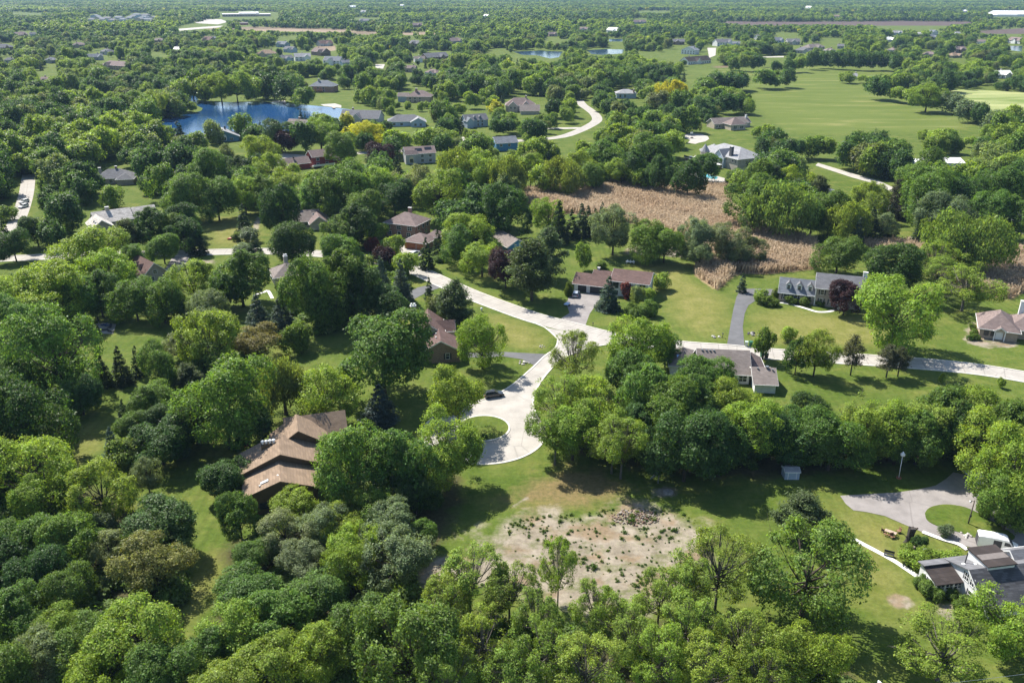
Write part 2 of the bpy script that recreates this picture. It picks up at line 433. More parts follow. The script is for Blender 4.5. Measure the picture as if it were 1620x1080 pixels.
def strip(name, line, width, z, m, kind='structure'):
    """a road along a line of ground points, with distance along it and across it as its mapping"""
    pts = [np.array(p[:2]) for p in line]
    v, uv, s = [], [], 0
    for i, p in enumerate(pts):
        t = pts[min(i + 1, len(pts) - 1)] - pts[max(i - 1, 0)]; t = t / np.linalg.norm(t)
        n = np.array([-t[1], t[0]])
        if i: s += np.linalg.norm(p - pts[i - 1])
        wd = width[i] if hasattr(width, '__len__') else width
        for k in (-1, 0, 1):
            q = p + n * k * wd / 2
            v.append((q[0], q[1], z)); uv.append((s, k * wd / 2))
    f = []
    for i in range(len(pts) - 1):
        for k in (0, 1): f.append((3 * i + k, 3 * i + k + 1, 3 * i + 4 + k, 3 * i + 3 + k)[::-1])
    me = bpy.data.meshes.new(name); me.from_pydata(v, [], f)
    ul = me.uv_layers.new(name='along')
    for l in me.loops: ul.data[l.index].uv = uv[l.vertex_index]
    return tag(link(name, me, m), None, None, None, kind)
def slab(name, px, z, m, pts=None):
    g = pts if pts is not None else [tuple(at(*p))[:2] for p in px]
    bm = bmesh.new()
    f = bm.faces.new([bm.verts.new((x, y, z)) for x, y in g])
    if f.normal.z < 0: f.normal_flip()
    bmesh.ops.triangulate(bm, faces=[f])
    me = bpy.data.meshes.new(name); bm.to_mesh(me); bm.free()
    return tag(link(name, me, m), None, None, None, 'structure')
def kerb(name, line, wd=0.45, h=0.12, base=0.0, m=None):
    mb = MB(); pts = [np.array(p[:2]) for p in line]
    prev = None
    for i, p in enumerate(pts):
        t = pts[min(i + 1, len(pts) - 1)] - pts[max(i - 1, 0)]; t = t / np.linalg.norm(t)
        n = np.array([-t[1], t[0]])
        a, b = p + n * wd / 2, p - n * wd / 2
        cur = len(mb.v)
        mb.v += [(a[0], a[1], base - 0.05), (a[0], a[1], base + h), (b[0], b[1], base + h), (b[0], b[1], base - 0.05)]
        if i: mb.f += [(cur - 4 + k, cur - 4 + (k + 1) % 4, cur + (k + 1) % 4, cur + k) for k in range(4)]
    mb.f += [(0, 1, 2, 3), tuple(len(mb.v) - k for k in (1, 2, 3, 4))]
    return tag(mb.link(name, m or KERBC), None, None, None, 'structure')
g2 = lambda pts, n=4: [tuple(at(*p))[:2] for p in smooth_line(pts, n)]
MAIN = [(-60, 411), (30, 408.5), (90, 405.5), (190, 402.5), (280, 400.8), (353, 398.5), (413, 397.5), (480, 400), (540, 404.5), (600, 412), (658, 428), (697, 445), (746, 466.5), (810, 490.5), (850, 504), (900, 517), (975, 535), (1080, 548), (1147, 553), (1203, 558.5), (1252, 562), (1380, 570), (1445, 574.5), (1504, 579.5), (1558, 586), (1620, 596), (1720, 615)]
mline = g2(MAIN, 5)
strip('street', mline, 6.9, 0.02, ROADC)
def offset(line, d):
    out = []
    for i, p in enumerate(line):
        a, b = np.array(line[max(i - 1, 0)]), np.array(line[min(i + 1, len(line) - 1)])
        t = (b - a) / np.linalg.norm(b - a); out.append(np.array(p) + d * np.array([-t[1], t[0]]))
    return out
ju = np.array(at(905, 528)[:2])
kn, ks = offset(mline, 3.45), offset(mline, -3.45)
kerb('kerb', kn)
k1 = min(range(len(ks)), key=lambda i: np.linalg.norm(ks[i] - np.array(at(852, 512)[:2])))
k2 = min(range(len(ks)), key=lambda i: np.linalg.norm(ks[i] - np.array(at(968, 544)[:2])))
BC = np.array(at(766, 683)[:2]); BR = 13.2
LEFT = g2([(862, 518), (873, 527), (882, 538), (878, 551), (862, 563), (843, 581), (813, 607), (785, 624), (752, 636)], 5)
RIGHT = g2([(985, 541), (968, 544), (943, 548), (915, 556), (888, 569), (866, 590), (849, 615), (843, 638), (850, 660)], 5)
slab('turning_road', None, 0.026, BULBC, LEFT + RIGHT[::-1])
ang = np.linspace(0, 2 * math.pi, 73)[:-1]
slab('turning_circle', None, 0.032, BULBC, [(BC[0] + BR * math.cos(a), BC[1] + BR * math.sin(a)) for a in ang])
kerb('kerb', ks[:k1 + 1] + [np.array(p) for p in LEFT])
arc = [(BC[0] + BR * math.cos(a), BC[1] + BR * math.sin(a)) for a in np.linspace(RAD(24), RAD(-255), 60)]
kerb('kerb', [np.array(p) for p in RIGHT[::-1] if np.linalg.norm(np.array(p) - BC) > BR][::-1] + [np.array(p) for p in arc])
kerb('kerb', ks[k2:])
IC = np.array(at(765, 677)[:2]); IR = 5.4
tag(link('traffic_island', MB().prism([(IC[0] + IR * math.cos(a), IC[1] + IR * math.sin(a)) for a in ang], -0.02, 0.13, 'z').mesh('traffic_island', None), None), None, None, None, 'structure').data.materials.append(ground.data.materials[0])
kerb('kerb', [(IC[0] + (IR + .2) * math.cos(a), IC[1] + (IR + .2) * math.sin(a)) for a in list(ang) + [ang[0] + 1e-4]], 0.42, 0.15)
DRIVES = [
 (ASPH_OLD, [(902, 464), (955, 464), (943, 482), (933, 496), (926, 515), (887, 504), (901, 495), (896, 480)]),
 (ASPH, [(1150, 546), (1155, 517), (1160, 490), (1165, 470), (1171, 458), (1190, 456.5), (1223, 457.5), (1230, 474), (1210, 472), (1197, 474.5), (1184, 483), (1178, 496), (1175, 517), (1178, 549)]),
 (ASPH, [(728, 558), (797, 556.5), (863, 560), (845, 578), (827, 568.5), (798, 564), (728, 566)]),
 (ASPH, [(640, 466), (660, 455), (687, 449), (697, 455), (676, 462), (650, 476)]),
 (PADC, [(626, 389), (642, 388), (663, 392), (668, 405), (650, 409), (655, 422), (640, 419), (640, 404)]),
 (ASPH_OLD, [(236, 443), (263, 444), (290, 424), (301, 405), (274, 404.5), (263, 424), (250, 436)]),
 (PADC, [(232, 425), (240, 424.5), (246, 428), (252, 426), (250, 431), (240, 434), (233, 432)]),
 (ASPH_OLD, [(1329, 784), (1362, 782), (1417, 779), (1452, 774), (1480, 768), (1497, 757), (1508, 747), (1524, 750), (1548, 767), (1560, 787), (1590, 812), (1625, 838), (1670, 880), (1630, 905), (1590, 890), (1548, 868), (1517, 861), (1483, 852), (1458, 841), (1425, 827), (1400, 816), (1370, 809.5), (1350, 807), (1338, 797)]),
 (PADC, [(1294, 258), (1350, 275), (1390, 286), (1433, 306), (1474, 320), (1520, 336), (1520, 344), (1472, 329), (1430, 314), (1388, 292), (1348, 281), (1290, 262)]),
 (ASPH, [(1385, 330), (1404, 327), (1450, 321), (1461, 325), (1415, 333), (1390, 334)]),
 (PADC, [(862, 202.5), (918, 201.5), (922, 204), (866, 205)]),
 (PADC, [(1079, 216), (1084, 212.5), (1096, 211.5), (1110, 212.5), (1120, 216), (1122, 220), (1116, 224), (1106, 226), (1100, 228), (1088, 226), (1092, 222)]),
 (PADC, [(1092, 252), (1100, 246), (1136, 262), (1132, 268), (1100, 262)]),
 (PADC, [(1092, 276), (1102, 270), (1146, 282), (1150, 292), (1120, 288)]),
 (PADC, [(152, 512), (166, 511), (184, 513), (179, 528), (163, 528)]),
 (PADC, [(413, 251), (450, 243), (488, 246), (452, 262), (440, 258)]),
 (PADC, [(424, 239), (431, 243), (420, 248), (414, 252), (408, 249)]),
 (PADC, [(728, 217), (734, 217), (748, 233), (741, 235)]),
 (PADC, [(220, 284), (232, 284), (236, 270), (222, 272)]),
 (PADC, [(594, 102), (609, 102), (606, 109), (594, 108)]),
 (PADC, [(1119, 76), (1133, 76), (1132, 88), (1122, 92)]),
 (PADC, [(1373, 99), (1419, 98), (1419, 101), (1373, 103)]),
 (PADC, [(1207, 90), (1240, 89), (1240, 91), (1207, 91.5)]),
 (PADC, [(308, 33), (318, 30), (350, 31), (360, 35), (345, 39), (310, 37)]),
 (PADC, [(282, 46), (320, 43), (352, 41), (352, 43.5), (318, 46), (284, 49)]),
 (PADC, [(430, 160.5), (451, 159.5), (453, 164), (447, 164), (432, 162)]),
 (PADC, [(507, 165.5), (530, 164), (540, 167), (540, 171), (512, 168)]),
]
for i, (m_, px) in enumerate(DRIVES): slab('driveway' if i < 8 else 'paving', px, 0.036 + 0.002 * i, m_)
isl = [(1463, 812), (1468, 805), (1478, 800.5), (1497, 798), (1525, 802), (1550, 813), (1575, 828), (1605, 848), (1590, 856), (1545, 851), (1517, 842), (1483, 832), (1467, 823)]
ig = [tuple(p) for p in smooth_line([tuple(at(*p))[:2] for p in isl] + [tuple(at(*isl[0]))[:2]], 4)][:-1]
if sum(a[0] * b[1] - b[0] * a[1] for a, b in zip(ig, ig[1:] + ig[:1])) < 0: ig = ig[::-1]
tag(link('lawn_island', MB().prism(ig, -0.02, 0.12, 'z').mesh('lawn_island', ground.data.materials[0])), None, None, None, 'structure')
WHITE_PATH = plain('path_concrete', (0.60, 0.585, 0.55), 0.85, 0.06, 1.5)
strip('path', g2([(1304, 822), (1318, 834.5), (1350, 852), (1408, 883), (1433, 899), (1452, 912)], 4), 0.95, 0.03, WHITE_PATH)
strip('path', g2([(1212, 470.5), (1222, 477), (1245, 480), (1272, 487), (1292, 493), (1310, 493), (1322, 490)], 4), 1.1, 0.04, WHITE_PATH)
strip('path', g2([(1459, 841.5), (1490, 853), (1515, 860.5), (1530, 870)], 4), 0.9, 0.16, WHITE_PATH)
strip('path', g2([(405, 466), (418, 462), (424, 460), (431, 472)], 3), 1.0, 0.04, WHITE_PATH)
strip('side_street', g2([(46, 276), (44, 290), (42, 304), (38, 320), (31, 340), (20, 362), (5, 385), (-10, 404)], 4), 6.2, 0.014, ROADC)
strip('far_street', g2([(190, 282), (215, 276), (270, 266), (340, 264), (395, 257.5), (450, 248.5), (500, 246), (540, 243.5), (640, 238.5), (740, 229), (800, 224), (860, 220), (890, 216), (910, 209.5), (930, 200.5), (944, 191), (942, 182), (932, 173.5), (922, 166.5), (915, 158)], 4), 7.4, 0.014, ROADC)
# ------------------------------------------------------------------ water
def water(name, px, deep, z=0.06):
    m, t, b, L = nodes(name + '_water')
    v = worldpos(t)
    L(mix(t, ramp(t, noise(t, 0.02, 3, 0.5, v), [(0.35, 0), (0.65, 1)]), deep, tuple(c * 1.5 for c in deep)), b.inputs["Base Color"])
    b.inputs["Roughness"].default_value = 0.07
    b.inputs["IOR"].default_value = 1.33
    bp = N(t, "ShaderNodeBump"); bp.inputs["Strength"].default_value, bp.inputs["Distance"].default_value = 0.7, 0.12
    L(noise(t, 0.5, 3, 0.6, scaled(t, v, (0.6, 1.4, 1))), bp.inputs["Height"]); L(bp.outputs[0], b.inputs["Normal"])
    return slab(name, px, z, m)
LAKE = [(283, 144), (296, 143), (309, 144.5), (309, 150), (314, 159), (340, 162), (377, 162), (420, 161), (453, 164), (492, 167), (525, 170), (560, 174), (566, 186), (540, 199), (500, 206), (440, 211), (340, 214), (280, 214), (228, 208), (236, 193), (285, 183), (318, 176), (321, 171.5), (306, 165), (292, 154)]
water('lake', LAKE, (0.010, 0.042, 0.115))
PONDS = [[(812, 82), (850, 80.5), (890, 82), (884, 91), (870, 93), (850, 88), (826, 87)], [(928, 80), (960, 78), (988, 79), (984, 85), (955, 87), (936, 86)], [(963, 62), (985, 62), (985, 66), (964, 66)], [(1598, 73), (1618, 73), (1616, 82), (1600, 80)]]
for p in PONDS: water('pond', p, (0.03, 0.06, 0.11))
m, t, b, L = nodes('pool_water')
b.inputs["Base Color"].default_value = (0.10, 0.42, 0.47, 1); b.inputs["Roughness"].default_value = 0.08
slab('swimming_pool_water', [(1101, 276), (1112, 274.5), (1136, 280.5), (1133, 284), (1118, 281.5)], 0.16, m)
# ------------------------------------------------------------------ reeds of the marsh
REEDS = REEDPX
def reeds():
    rng = np.random.default_rng(5)
    pos = []
    for poly in [gpoly(p) for p in REEDS]:
        lo, hi = poly.min(0), poly.max(0)
        n = int((hi - lo).prod() * 6)
        p = rng.random((n, 2)) * (hi - lo) + lo
        pos.append(p[sdist(p, poly) > rng.random(n) * 2.0])
    p = np.concatenate(pos); n = len(p)
    h = 2.2 + 0.3 * rng.normal(size=n) + 0.4 * np.sin(p[:, 0] * 0.11 + 2 * np.sin(p[:, 1] * 0.07)) + 0.3 * np.sin(p[:, 1] * 0.23 + p[:, 0] * 0.31)
    th = rng.random(n) * 3.1416
    wd = 0.10 + 0.08 * rng.random(n)
    lean = rng.normal(size=(n, 2)) * 0.5 + np.array([0.25, -0.2])
    dx = np.stack([np.cos(th), np.sin(th)], 1) * wd[:, None]
    z0 = np.zeros((n, 1)); zt = h[:, None]
    stalk = np.stack([np.column_stack([p - dx, z0]), np.column_stack([p + dx, z0]), np.column_stack([p + lean + dx, zt]), np.column_stack([p + lean - dx, zt])], 1)
    a = rng.random(n) * 6.283; d = np.stack([np.cos(a), np.sin(a)], 1); e = np.stack([-d[:, 1], d[:, 0]], 1)
    L1, W1 = 0.30 + .2 * rng.random((n, 1)), 0.11 + .07 * rng.random((n, 1))
    q = p + lean                                        # the nodding plume on top
    tl = rng.normal(size=(n, 1)) * .22
    plume = np.stack([np.column_stack([q - d * L1 * .3, zt + .05]), np.column_stack([q + e * W1, zt + .02]), np.column_stack([q + d * L1, zt + tl]), np.column_stack([q - e * W1, zt + .08])], 1)
    v = np.concatenate([stalk, plume]).reshape(-1, 3); m_ = 2 * n
    me = bpy.data.meshes.new('reeds')
    me.vertices.add(4 * m_); me.vertices.foreach_set('co', v.astype(np.float32).ravel())
    me.loops.add(4 * m_); me.loops.foreach_set('vertex_index', np.arange(4 * m_, dtype=np.int32))
    me.polygons.add(m_); me.polygons.foreach_set('loop_start', np.arange(0, 4 * m_, 4, dtype=np.int32))
    me.update(calc_edges=True)
    a = me.attributes.new('v', 'FLOAT', 'FACE'); a.data.foreach_set('value', np.concatenate([.15 + rng.random(n) * .45, .45 + .45 * rng.random(n)]).astype(np.float32))
    m, t, b, L = nodes('dry_reed')
    c = mix(t, attr(t, 'v'), (0.42, 0.33, 0.22), (0.66, 0.545, 0.40))
    wp = worldpos(t)
    c = mix(t, ramp(t, noise(t, 0.04, 4, 0.6, wp), [(0.35, 0), (0.65, 0.6)]), c, mix(t, 1.0, c, (0.86, 0.78, 0.74), 'MULTIPLY'))
    c = mix(t, ramp(t, noise(t, 0.02, 3, 0.6, wp), [(0.60, 0), (0.72, 0.5)]), c, (0.20, 0.22, 0.08))
    L(c, b.inputs["Base Color"]); b.inputs["Roughness"].default_value = 0.8; b.inputs["Specular IOR Level"].default_value = 0.1
    tr = N(t, "ShaderNodeBsdfTranslucent"); L(c, tr.inputs["Color"])
    mx = N(t, "ShaderNodeMixShader"); mx.inputs[0].default_value = 0.55
    L(b.outputs[0], mx.inputs[1]); L(tr.outputs[0], mx.inputs[2]); L(mx.outputs[0], t.nodes["Material Output"].inputs[0])
    return tag(link('reeds', me, m), 'dry tan reeds filling the marsh between the houses', 'reeds', None, 'stuff')
reeds()
# ------------------------------------------------------------------ trees: prototypes
BARK = plain('bark', (0.07, 0.055, 0.042), 0.9, 0.3, 3.0)
BARK_PALE = plain('bark_pale', (0.13, 0.115, 0.095), 0.9, 0.3, 3.0)
LEAF = leafmat('leaves')
def unit(v): return v / np.maximum(np.linalg.norm(v, axis=1, keepdims=True), 1e-6)
def leaf_mesh(name, pos, nrm, size, val, rng, aspect=0.62, up=None):
    n = len(pos)
    nrm = unit(nrm)
    r = rng.normal(size=(n, 3)) if up is None else up + 0.25 * rng.normal(size=(n, 3))
    t = unit(np.cross(nrm, r)) if up is None else unit(r - nrm * np.sum(r * nrm, 1, keepdims=True))
    b = np.cross(nrm, t)
    t, b = t * (size * 0.5)[:, None], b * (size * 0.5 * aspect)[:, None]
    fold = nrm * (size * 0.12)[:, None]
    v = np.stack([pos + t - fold, pos + b + fold * 0.5, pos - t - fold, pos - b + fold * 0.5], 1).reshape(-1, 3)
    me = bpy.data.meshes.new(name)
    me.vertices.add(4 * n); me.vertices.foreach_set('co', v.astype(np.float32).ravel())
    me.loops.add(4 * n); me.loops.foreach_set('vertex_index', np.arange(4 * n, dtype=np.int32))
    me.polygons.add(n)
    me.polygons.foreach_set('loop_start', np.arange(0, 4 * n, 4, dtype=np.int32))
    me.update(calc_edges=True)
    for nm, a in (('v', val), ('h', rng.random(n))):
        at_ = me.attributes.new(nm, 'FLOAT', 'FACE'); at_.data.foreach_set('value', a.astype(np.float32))
    me.materials.append(LEAF)
    return me
def broad(seed, W=10., Hh=10., z0=0.2, K=18, pr=0.2, shell=0.62, tufts=760, per=12, leaf=0.42, tr=0.42, sparse=0.0, trunk_r=0.22, limbs=9, bark=None, droop=0.0, twig=0.0, flat=1.0, name='crown', masses=None, bare=10):
    """a crown of leaf tufts gathered in masses on limbs; returns (crown mesh, trunk mesh)"""
    rng = np.random.default_rng(seed)
    zc, cz, a = Hh * (z0 + 1) / 2, Hh * (1 - z0) / 2, W / 2
    nm = int(rng.integers(2, 6)) if masses is None else masses     # a crown is several masses of foliage grown together
    ph = rng.random() * 6.28
    mc, ms = [], []
    for m_ in range(nm):
        th = ph + 6.28 * m_ / nm + rng.normal() * .35
        rr = a * (rng.uniform(.25, .5) if nm > 1 else 0)
        f = rng.uniform(.58, .8) if nm > 1 else 1.0
        hz = rng.uniform(.66, 1.0)
        mc.append((math.cos(th) * rr, math.sin(th) * rr, zc - cz * (1 - hz) * rng.uniform(.2, 1))); ms.append((a * f, a * f, cz * hz * rng.uniform(.8, 1)))
    mc, ms = np.array(mc), np.array(ms)
    d = unit(rng.normal(size=(K * 14, 3))); d = d[d[:, 2] > -0.8]
    mi = rng.integers(0, nm, len(d))
    cand = mc[mi] + d * ms[mi] * (shell * rng.uniform(.7, 1.12, len(d)))[:, None]
    ok = np.ones(len(d), bool)
    for m_ in range(nm): ok &= (mi == m_) | (np.linalg.norm((cand - mc[m_]) / ms[m_], axis=1) > .52)
    cand, d = cand[ok], d[ok]
    pick = []
    sp_ = 1.5 * a / math.sqrt(K) * shell
    for q in range(len(d)):
        if len(pick) >= K: break
        if all(np.linalg.norm(cand[q] - cand[p_]) > sp_ * rng.uniform(.55, 1.1) for p_ in pick): pick.append(q)
    d, cen = d[pick], cand[pick]; K = len(d)
    r = W * pr * rng.uniform(0.45, 1.55, K)
    prob = r ** 2 * rng.lognormal(0, .45, K); prob = prob / prob.sum()
    ti = rng.choice(K, tufts, p=prob)
    dd = unit(rng.normal(size=(tufts, 3)) + 0.85 * d[ti] + np.array([0, 0, 0.3]))
    tp = cen[ti] + dd * (r[ti] * (0.78 + 0.27 * rng.random(tufts)))[:, None] * np.array([1, 1, flat])
    keep = tp[:, 2] > 0.02 * Hh
    tp, dd, ti = tp[keep], dd[keep], ti[keep]
    tufts = len(tp)
    tv = 0.5 + 0.2 * rng.normal(size=tufts)
    rep = np.repeat(np.arange(tufts), per)
    n = len(rep)
    off = rng.normal(size=(n, 3)) * tr * np.array([1, 1, 0.6])
    off[:, 2] -= droop * rng.random(n)
    pos = tp[rep] + off
    lo, hi = np.percentile(pos, .4, 0), np.percentile(pos, 99.6, 0)
    k_ = np.array([W / (hi[0] - lo[0]), W / (hi[1] - lo[1]), 1.0]); c_ = np.array([(lo[0] + hi[0]) / 2, (lo[1] + hi[1]) / 2, 0])
    kz = Hh * .99 / hi[2]
    fit = lambda q: (q - c_) * k_ * np.array([1, 1, kz])
    pos, cen, tp = fit(pos), fit(cen), fit(tp)
    pos[:, 2] = np.maximum(pos[:, 2], 0.05)
    nrm = dd[rep] + 0.6 * rng.normal(size=(n, 3)) + np.array([0, 0, 0.6])
    size = leaf * rng.lognormal(0, .33, n).clip(.5, 2.0)
    val = (tv[rep] + 0.16 * rng.normal(size=n)).clip(0, 1)
    up = None
    if droop > 0:
        nrm[:, 2] *= 0.25
        up = np.tile(np.array([0.0, 0, 1.0]), (n, 1))
    crown = leaf_mesh(name, pos, nrm, size, val, rng, 0.42 if droop else 0.62, up)
    mb = MB()
    zt = Hh * max(z0 + 0.12, 0.2)
    top = np.array([rng.normal() * 0.2, rng.normal() * 0.2, Hh * 0.72])
    mb.tube([(0, 0, -0.4), (0, 0, 0.3), (0.05, 0.03, zt), tuple(top * np.array([.6, .6, .8])), tuple(top)], [trunk_r * 1.5, trunk_r * 1.1, trunk_r * 0.85, trunk_r * 0.5, trunk_r * 0.15], 7)
    for i in rng.permutation(K)[:limbs]:
        s = np.array([0, 0, zt + rng.random() * Hh * 0.3])
        if s[2] > cen[i][2] + 0.1 * Hh: s[2] = max(zt * 0.9, cen[i][2] - 0.1 * Hh)
        m = s + (cen[i] - s) * 0.5 + np.array([0, 0, -0.04 * Hh])
        mb.tube([s, m, cen[i]], [trunk_r * 0.5, trunk_r * 0.32, trunk_r * 0.12], 5)
        if twig:
            for q in np.flatnonzero(ti == i)[:int(twig)]:
                mb.tube([m + (cen[i] - m) * rng.random(), tp[q]], [trunk_r * 0.14, trunk_r * 0.05], 4, False)
    for i in range(bare):                              # dead twigs sticking out of the leaves
        q = cen[rng.integers(0, K)]; o_ = unit(((q - np.array([0, 0, zc * .8])) + rng.normal(size=3) * .4)[None])[0]
        e_ = q + o_ * (r.mean() * rng.uniform(1.15, 1.7))
        mb.tube([q, (q + e_) / 2 + rng.normal(size=3) * .12, e_], [trunk_r * .16, trunk_r * .1, trunk_r * .03], 4, False)
        mb.tube([(q + e_) / 2, (q + e_) / 2 + o_ * .8 + rng.normal(size=3) * .5], [trunk_r * .08, trunk_r * .03], 4, False)
    return crown, mb.mesh('trunk', bark or BARK, True)
def conifer(seed, W=6., Hh=12., levels=30, nb=15, per=34, leaf=0.36, power=0.85, droop=0.28, z0=0.04, ragged=0.15, name='crown', inner=0.2, tip=0.0):
    rng = np.random.default_rng(seed)
    P, Nn, V = [], [], []
    for k in range(levels):
        u = (k + rng.random() * 0.6) / levels
        z = Hh * (z0 + (1 - z0) * u)
        R = W / 2 * ((1 - u) ** power * (1 - tip) + tip * (1 - u ** 3)) + 0.12
        ph = rng.random() * 6.28
        for j in range(max(4, int(nb * (0.45 + 0.55 * (1 - u))))):
            th = ph + 6.28 * j / nb * (1 + 0.12 * rng.normal()) + (0.4 if k % 2 else 0)
            Rb = R * (1 + ragged * rng.normal())
            if rng.random() < ragged * 0.7: continue
            bv = 0.5 + 0.16 * rng.normal()
            m = max(4, int(per * Rb / (W / 2) + 2))
            t = inner + (1 - inner) * np.sqrt(rng.random(m))
            sw = rng.normal(size=m) * 0.09 * Rb + rng.normal(size=m) * 0.12
            x = np.cos(th) * Rb * t - np.sin(th) * sw
            y = np.sin(th) * Rb * t + np.cos(th) * sw
            zz = z - droop * Rb * t ** 1.3 + 0.12 * rng.normal(size=m) + 0.1 * Rb * (t > 0.85)
            P.append(np.stack([x, y, zz], 1))
            Nn.append(np.stack([np.cos(th) * 0.5 + 0.5 * rng.normal(size=m), np.sin(th) * 0.5 + 0.5 * rng.normal(size=m), 0.8 + 0.3 * rng.normal(size=m)], 1))
            V.append((bv + 0.2 * rng.normal(size=m)).clip(0, 1))
    pos = np.concatenate(P); pos[:, 2] = np.maximum(pos[:, 2], 0.05)
    n = len(pos)
    crown = leaf_mesh(name, pos, np.concatenate(Nn), leaf * rng.uniform(0.7, 1.5, n), np.concatenate(V), rng, 0.5)
    mb = MB().tube([(0, 0, -0.3), (0, 0, Hh * 0.5), (0, 0, Hh * 0.97)], [W * 0.035, W * 0.022, 0.02], 7)
    return crown, mb.mesh('trunk', BARK, True)
def pine(seed, W=8., Hh=11., levels=11, leaf=0.30, z0=0.2, tuft_n=75, per=7):
    rng = np.random.default_rng(seed)
    mb = MB().tube([(0, 0, -0.3), (0.1, 0, Hh * 0.5), (0, 0.1, Hh * 0.95)], [0.26, 0.17, 0.04], 7)
    P, Nn, V = [], [], []
    for k in range(levels):
        u = (k + rng.random() * 0.5) / levels
        z = Hh * (z0 + (0.97 - z0) * u)
        prof = min(1, 0.55 + 1.6 * u) if u < 0.3 else (1 - u) ** 0.7 * 1.25
        for j in range(rng.integers(5, 9)):
            th = rng.random() * 6.28
            R = W / 2 * prof * rng.uniform(0.5, 1.12)
            tipz = z + R * 0.12
            mb.tube([(0, 0, z - 0.3), (np.cos(th) * R * 0.9, np.sin(th) * R * 0.9, tipz)], [0.06, 0.02], 4, False)
            bv = 0.5 + 0.18 * rng.normal()
            for q in range(max(5, int(tuft_n * R / (W / 2)))):
                t = 0.35 + 0.65 * rng.random() ** 0.6
                c = np.array([np.cos(th) * R * t, np.sin(th) * R * t, z + (tipz - z) * t]) + rng.normal(size=3) * np.array([0.42, 0.42, 0.2])
                o = rng.normal(size=(per, 3)) * 0.22
                P.append(c + o); Nn.append(unit(o) * 0.6 + np.array([0, 0, 0.7]) + 0.4 * rng.normal(size=(per, 3)))
                V.append((bv + 0.2 * rng.normal(size=per)).clip(0, 1))
    pos = np.concatenate(P); n = len(pos)
    crown = leaf_mesh('crown', pos, np.concatenate(Nn), leaf * rng.uniform(0.8, 1.6, n), np.concatenate(V), rng, 0.45)
    return crown, mb.mesh('trunk', BARK_PALE, True)
PROTO = {}                                            # name -> (crown, trunk, width, height)
def add(key, ct, W, Hh): PROTO.setdefault(key, []).append((ct[0], ct[1], W, Hh))
for s in range(5):
    add('broad', broad(10 + s, 10, 10, 0.05, 26, 0.17, 0.64, 3000, 9, 0.24, 0.21, limbs=14), 10, 10)
    add('broad_m', broad(120 + s, 10, 10, 0.05, 18, 0.19, 0.63, 620, 9, 0.50, 0.42), 10, 10)
    add('loose', broad(130 + s, 10, 10, 0.07, 36, 0.125, 0.72, 2700, 8, 0.22, 0.23, twig=6, limbs=22), 10, 10)
    add('loose_m', broad(140 + s, 10, 10, 0.06, 24, 0.15, 0.69, 560, 9, 0.48, 0.44), 10, 10)
    add('thin', broad(150 + s, 10, 14, 0.10, 46, 0.092, 0.76, 1900, 7, 0.21, 0.21, trunk_r=0.2, limbs=36, twig=10, bark=BARK_PALE), 10, 14)
for s in range(2):
    add('willow', broad(60 + s, 10, 9, 0.06, 24, 0.155, 0.66, 800, 16, 0.36, 0.34, droop=1.1, limbs=16, trunk_r=0.35), 10, 9)
    add('shrub', broad(70 + s, 10, 8, 0.0, 20, 0.19, 0.62, 900, 10, 0.5, 0.42, limbs=6, trunk_r=0.12), 10, 8)
    add('spruce', conifer(80 + s), 6, 12)
    add('pine', pine(90 + s), 8, 11)
    add('pine_open', pine(92 + s, levels=9, tuft_n=30, leaf=0.32, z0=.26), 8, 11)
add('juniper', conifer(95, 8, 8.5, 26, 16, 40, 0.34, 0.6, 0.1, 0.02, 0.2, tip=0.45), 8, 8.5)
# kind: prototype, height / width, colour, name, category, look
KIND = {
 'D': ('broad', 1.05, (0.048, 0.098, 0.022), 'broadleaf_tree', 'tree', 'dense dark green tree'),
 'M': ('broad', 1.10, (0.090, 0.160, 0.028), 'broadleaf_tree', 'tree', 'mid green leafy tree'),
 'O': ('loose', 1.05, (0.104, 0.176, 0.032), 'broadleaf_tree', 'tree', 'open mid green tree'),
 'L': ('loose', 1.05, (0.165, 0.245, 0.031), 'broadleaf_tree', 'tree', 'light yellow-green tree'),
 'Y': ('loose', 1.00, (0.33, 0.345, 0.016), 'golden_locust_tree', 'tree', 'bright golden yellow tree'),
 'G': ('loose', 1.00, (0.130, 0.172, 0.080), 'olive_tree', 'tree', 'silvery grey-green tree'),
 'P': ('broad', 1.10, (0.036, 0.016, 0.022), 'purple_maple_tree', 'tree', 'dark purple-leaved tree'),
 'K': ('loose', 0.90, (0.155, 0.155, 0.040), 'bronze_leaf_tree', 'tree', 'bronze olive tree'),
 'S': ('spruce', 2.00, (0.032, 0.058, 0.024), 'spruce_tree', 'tree', 'dark pointed spruce'),
 'B': ('spruce', 1.75, (0.066, 0.105, 0.090), 'blue_spruce_tree', 'tree', 'blue-grey spruce'),
 'N': ('pine', 1.30, (0.068, 0.100, 0.042), 'pine_tree', 'tree', 'dark ragged pine'),
 'Q': ('pine_open', 1.40, (0.082, 0.092, 0.050), 'pine_tree', 'tree', 'pale open-crowned pine'),
 'J': ('juniper', 1.05, (0.040, 0.046, 0.024), 'juniper_tree', 'tree', 'blackish green juniper'),
 'T': ('thin', 1.35, (0.165, 0.240, 0.038), 'slender_tree', 'tree', 'thin see-through tree'),
 'W': ('willow', 0.95, (0.150, 0.212, 0.048), 'willow_tree', 'tree', 'drooping pale willow'),
 'H': ('shrub', 0.75, (0.100, 0.158, 0.026), 'shrub', 'shrub', 'rounded green shrub'),
 'R': ('shrub', 0.75, (0.17, 0.050, 0.046), 'shrub', 'shrub', 'reddish leaved shrub'),
}
TREES = []                                            # (object, kind, px x, px y of the middle, width px)
FOOT = []                                             # (x, y, radius) taken ground
TR = random.Random(7)
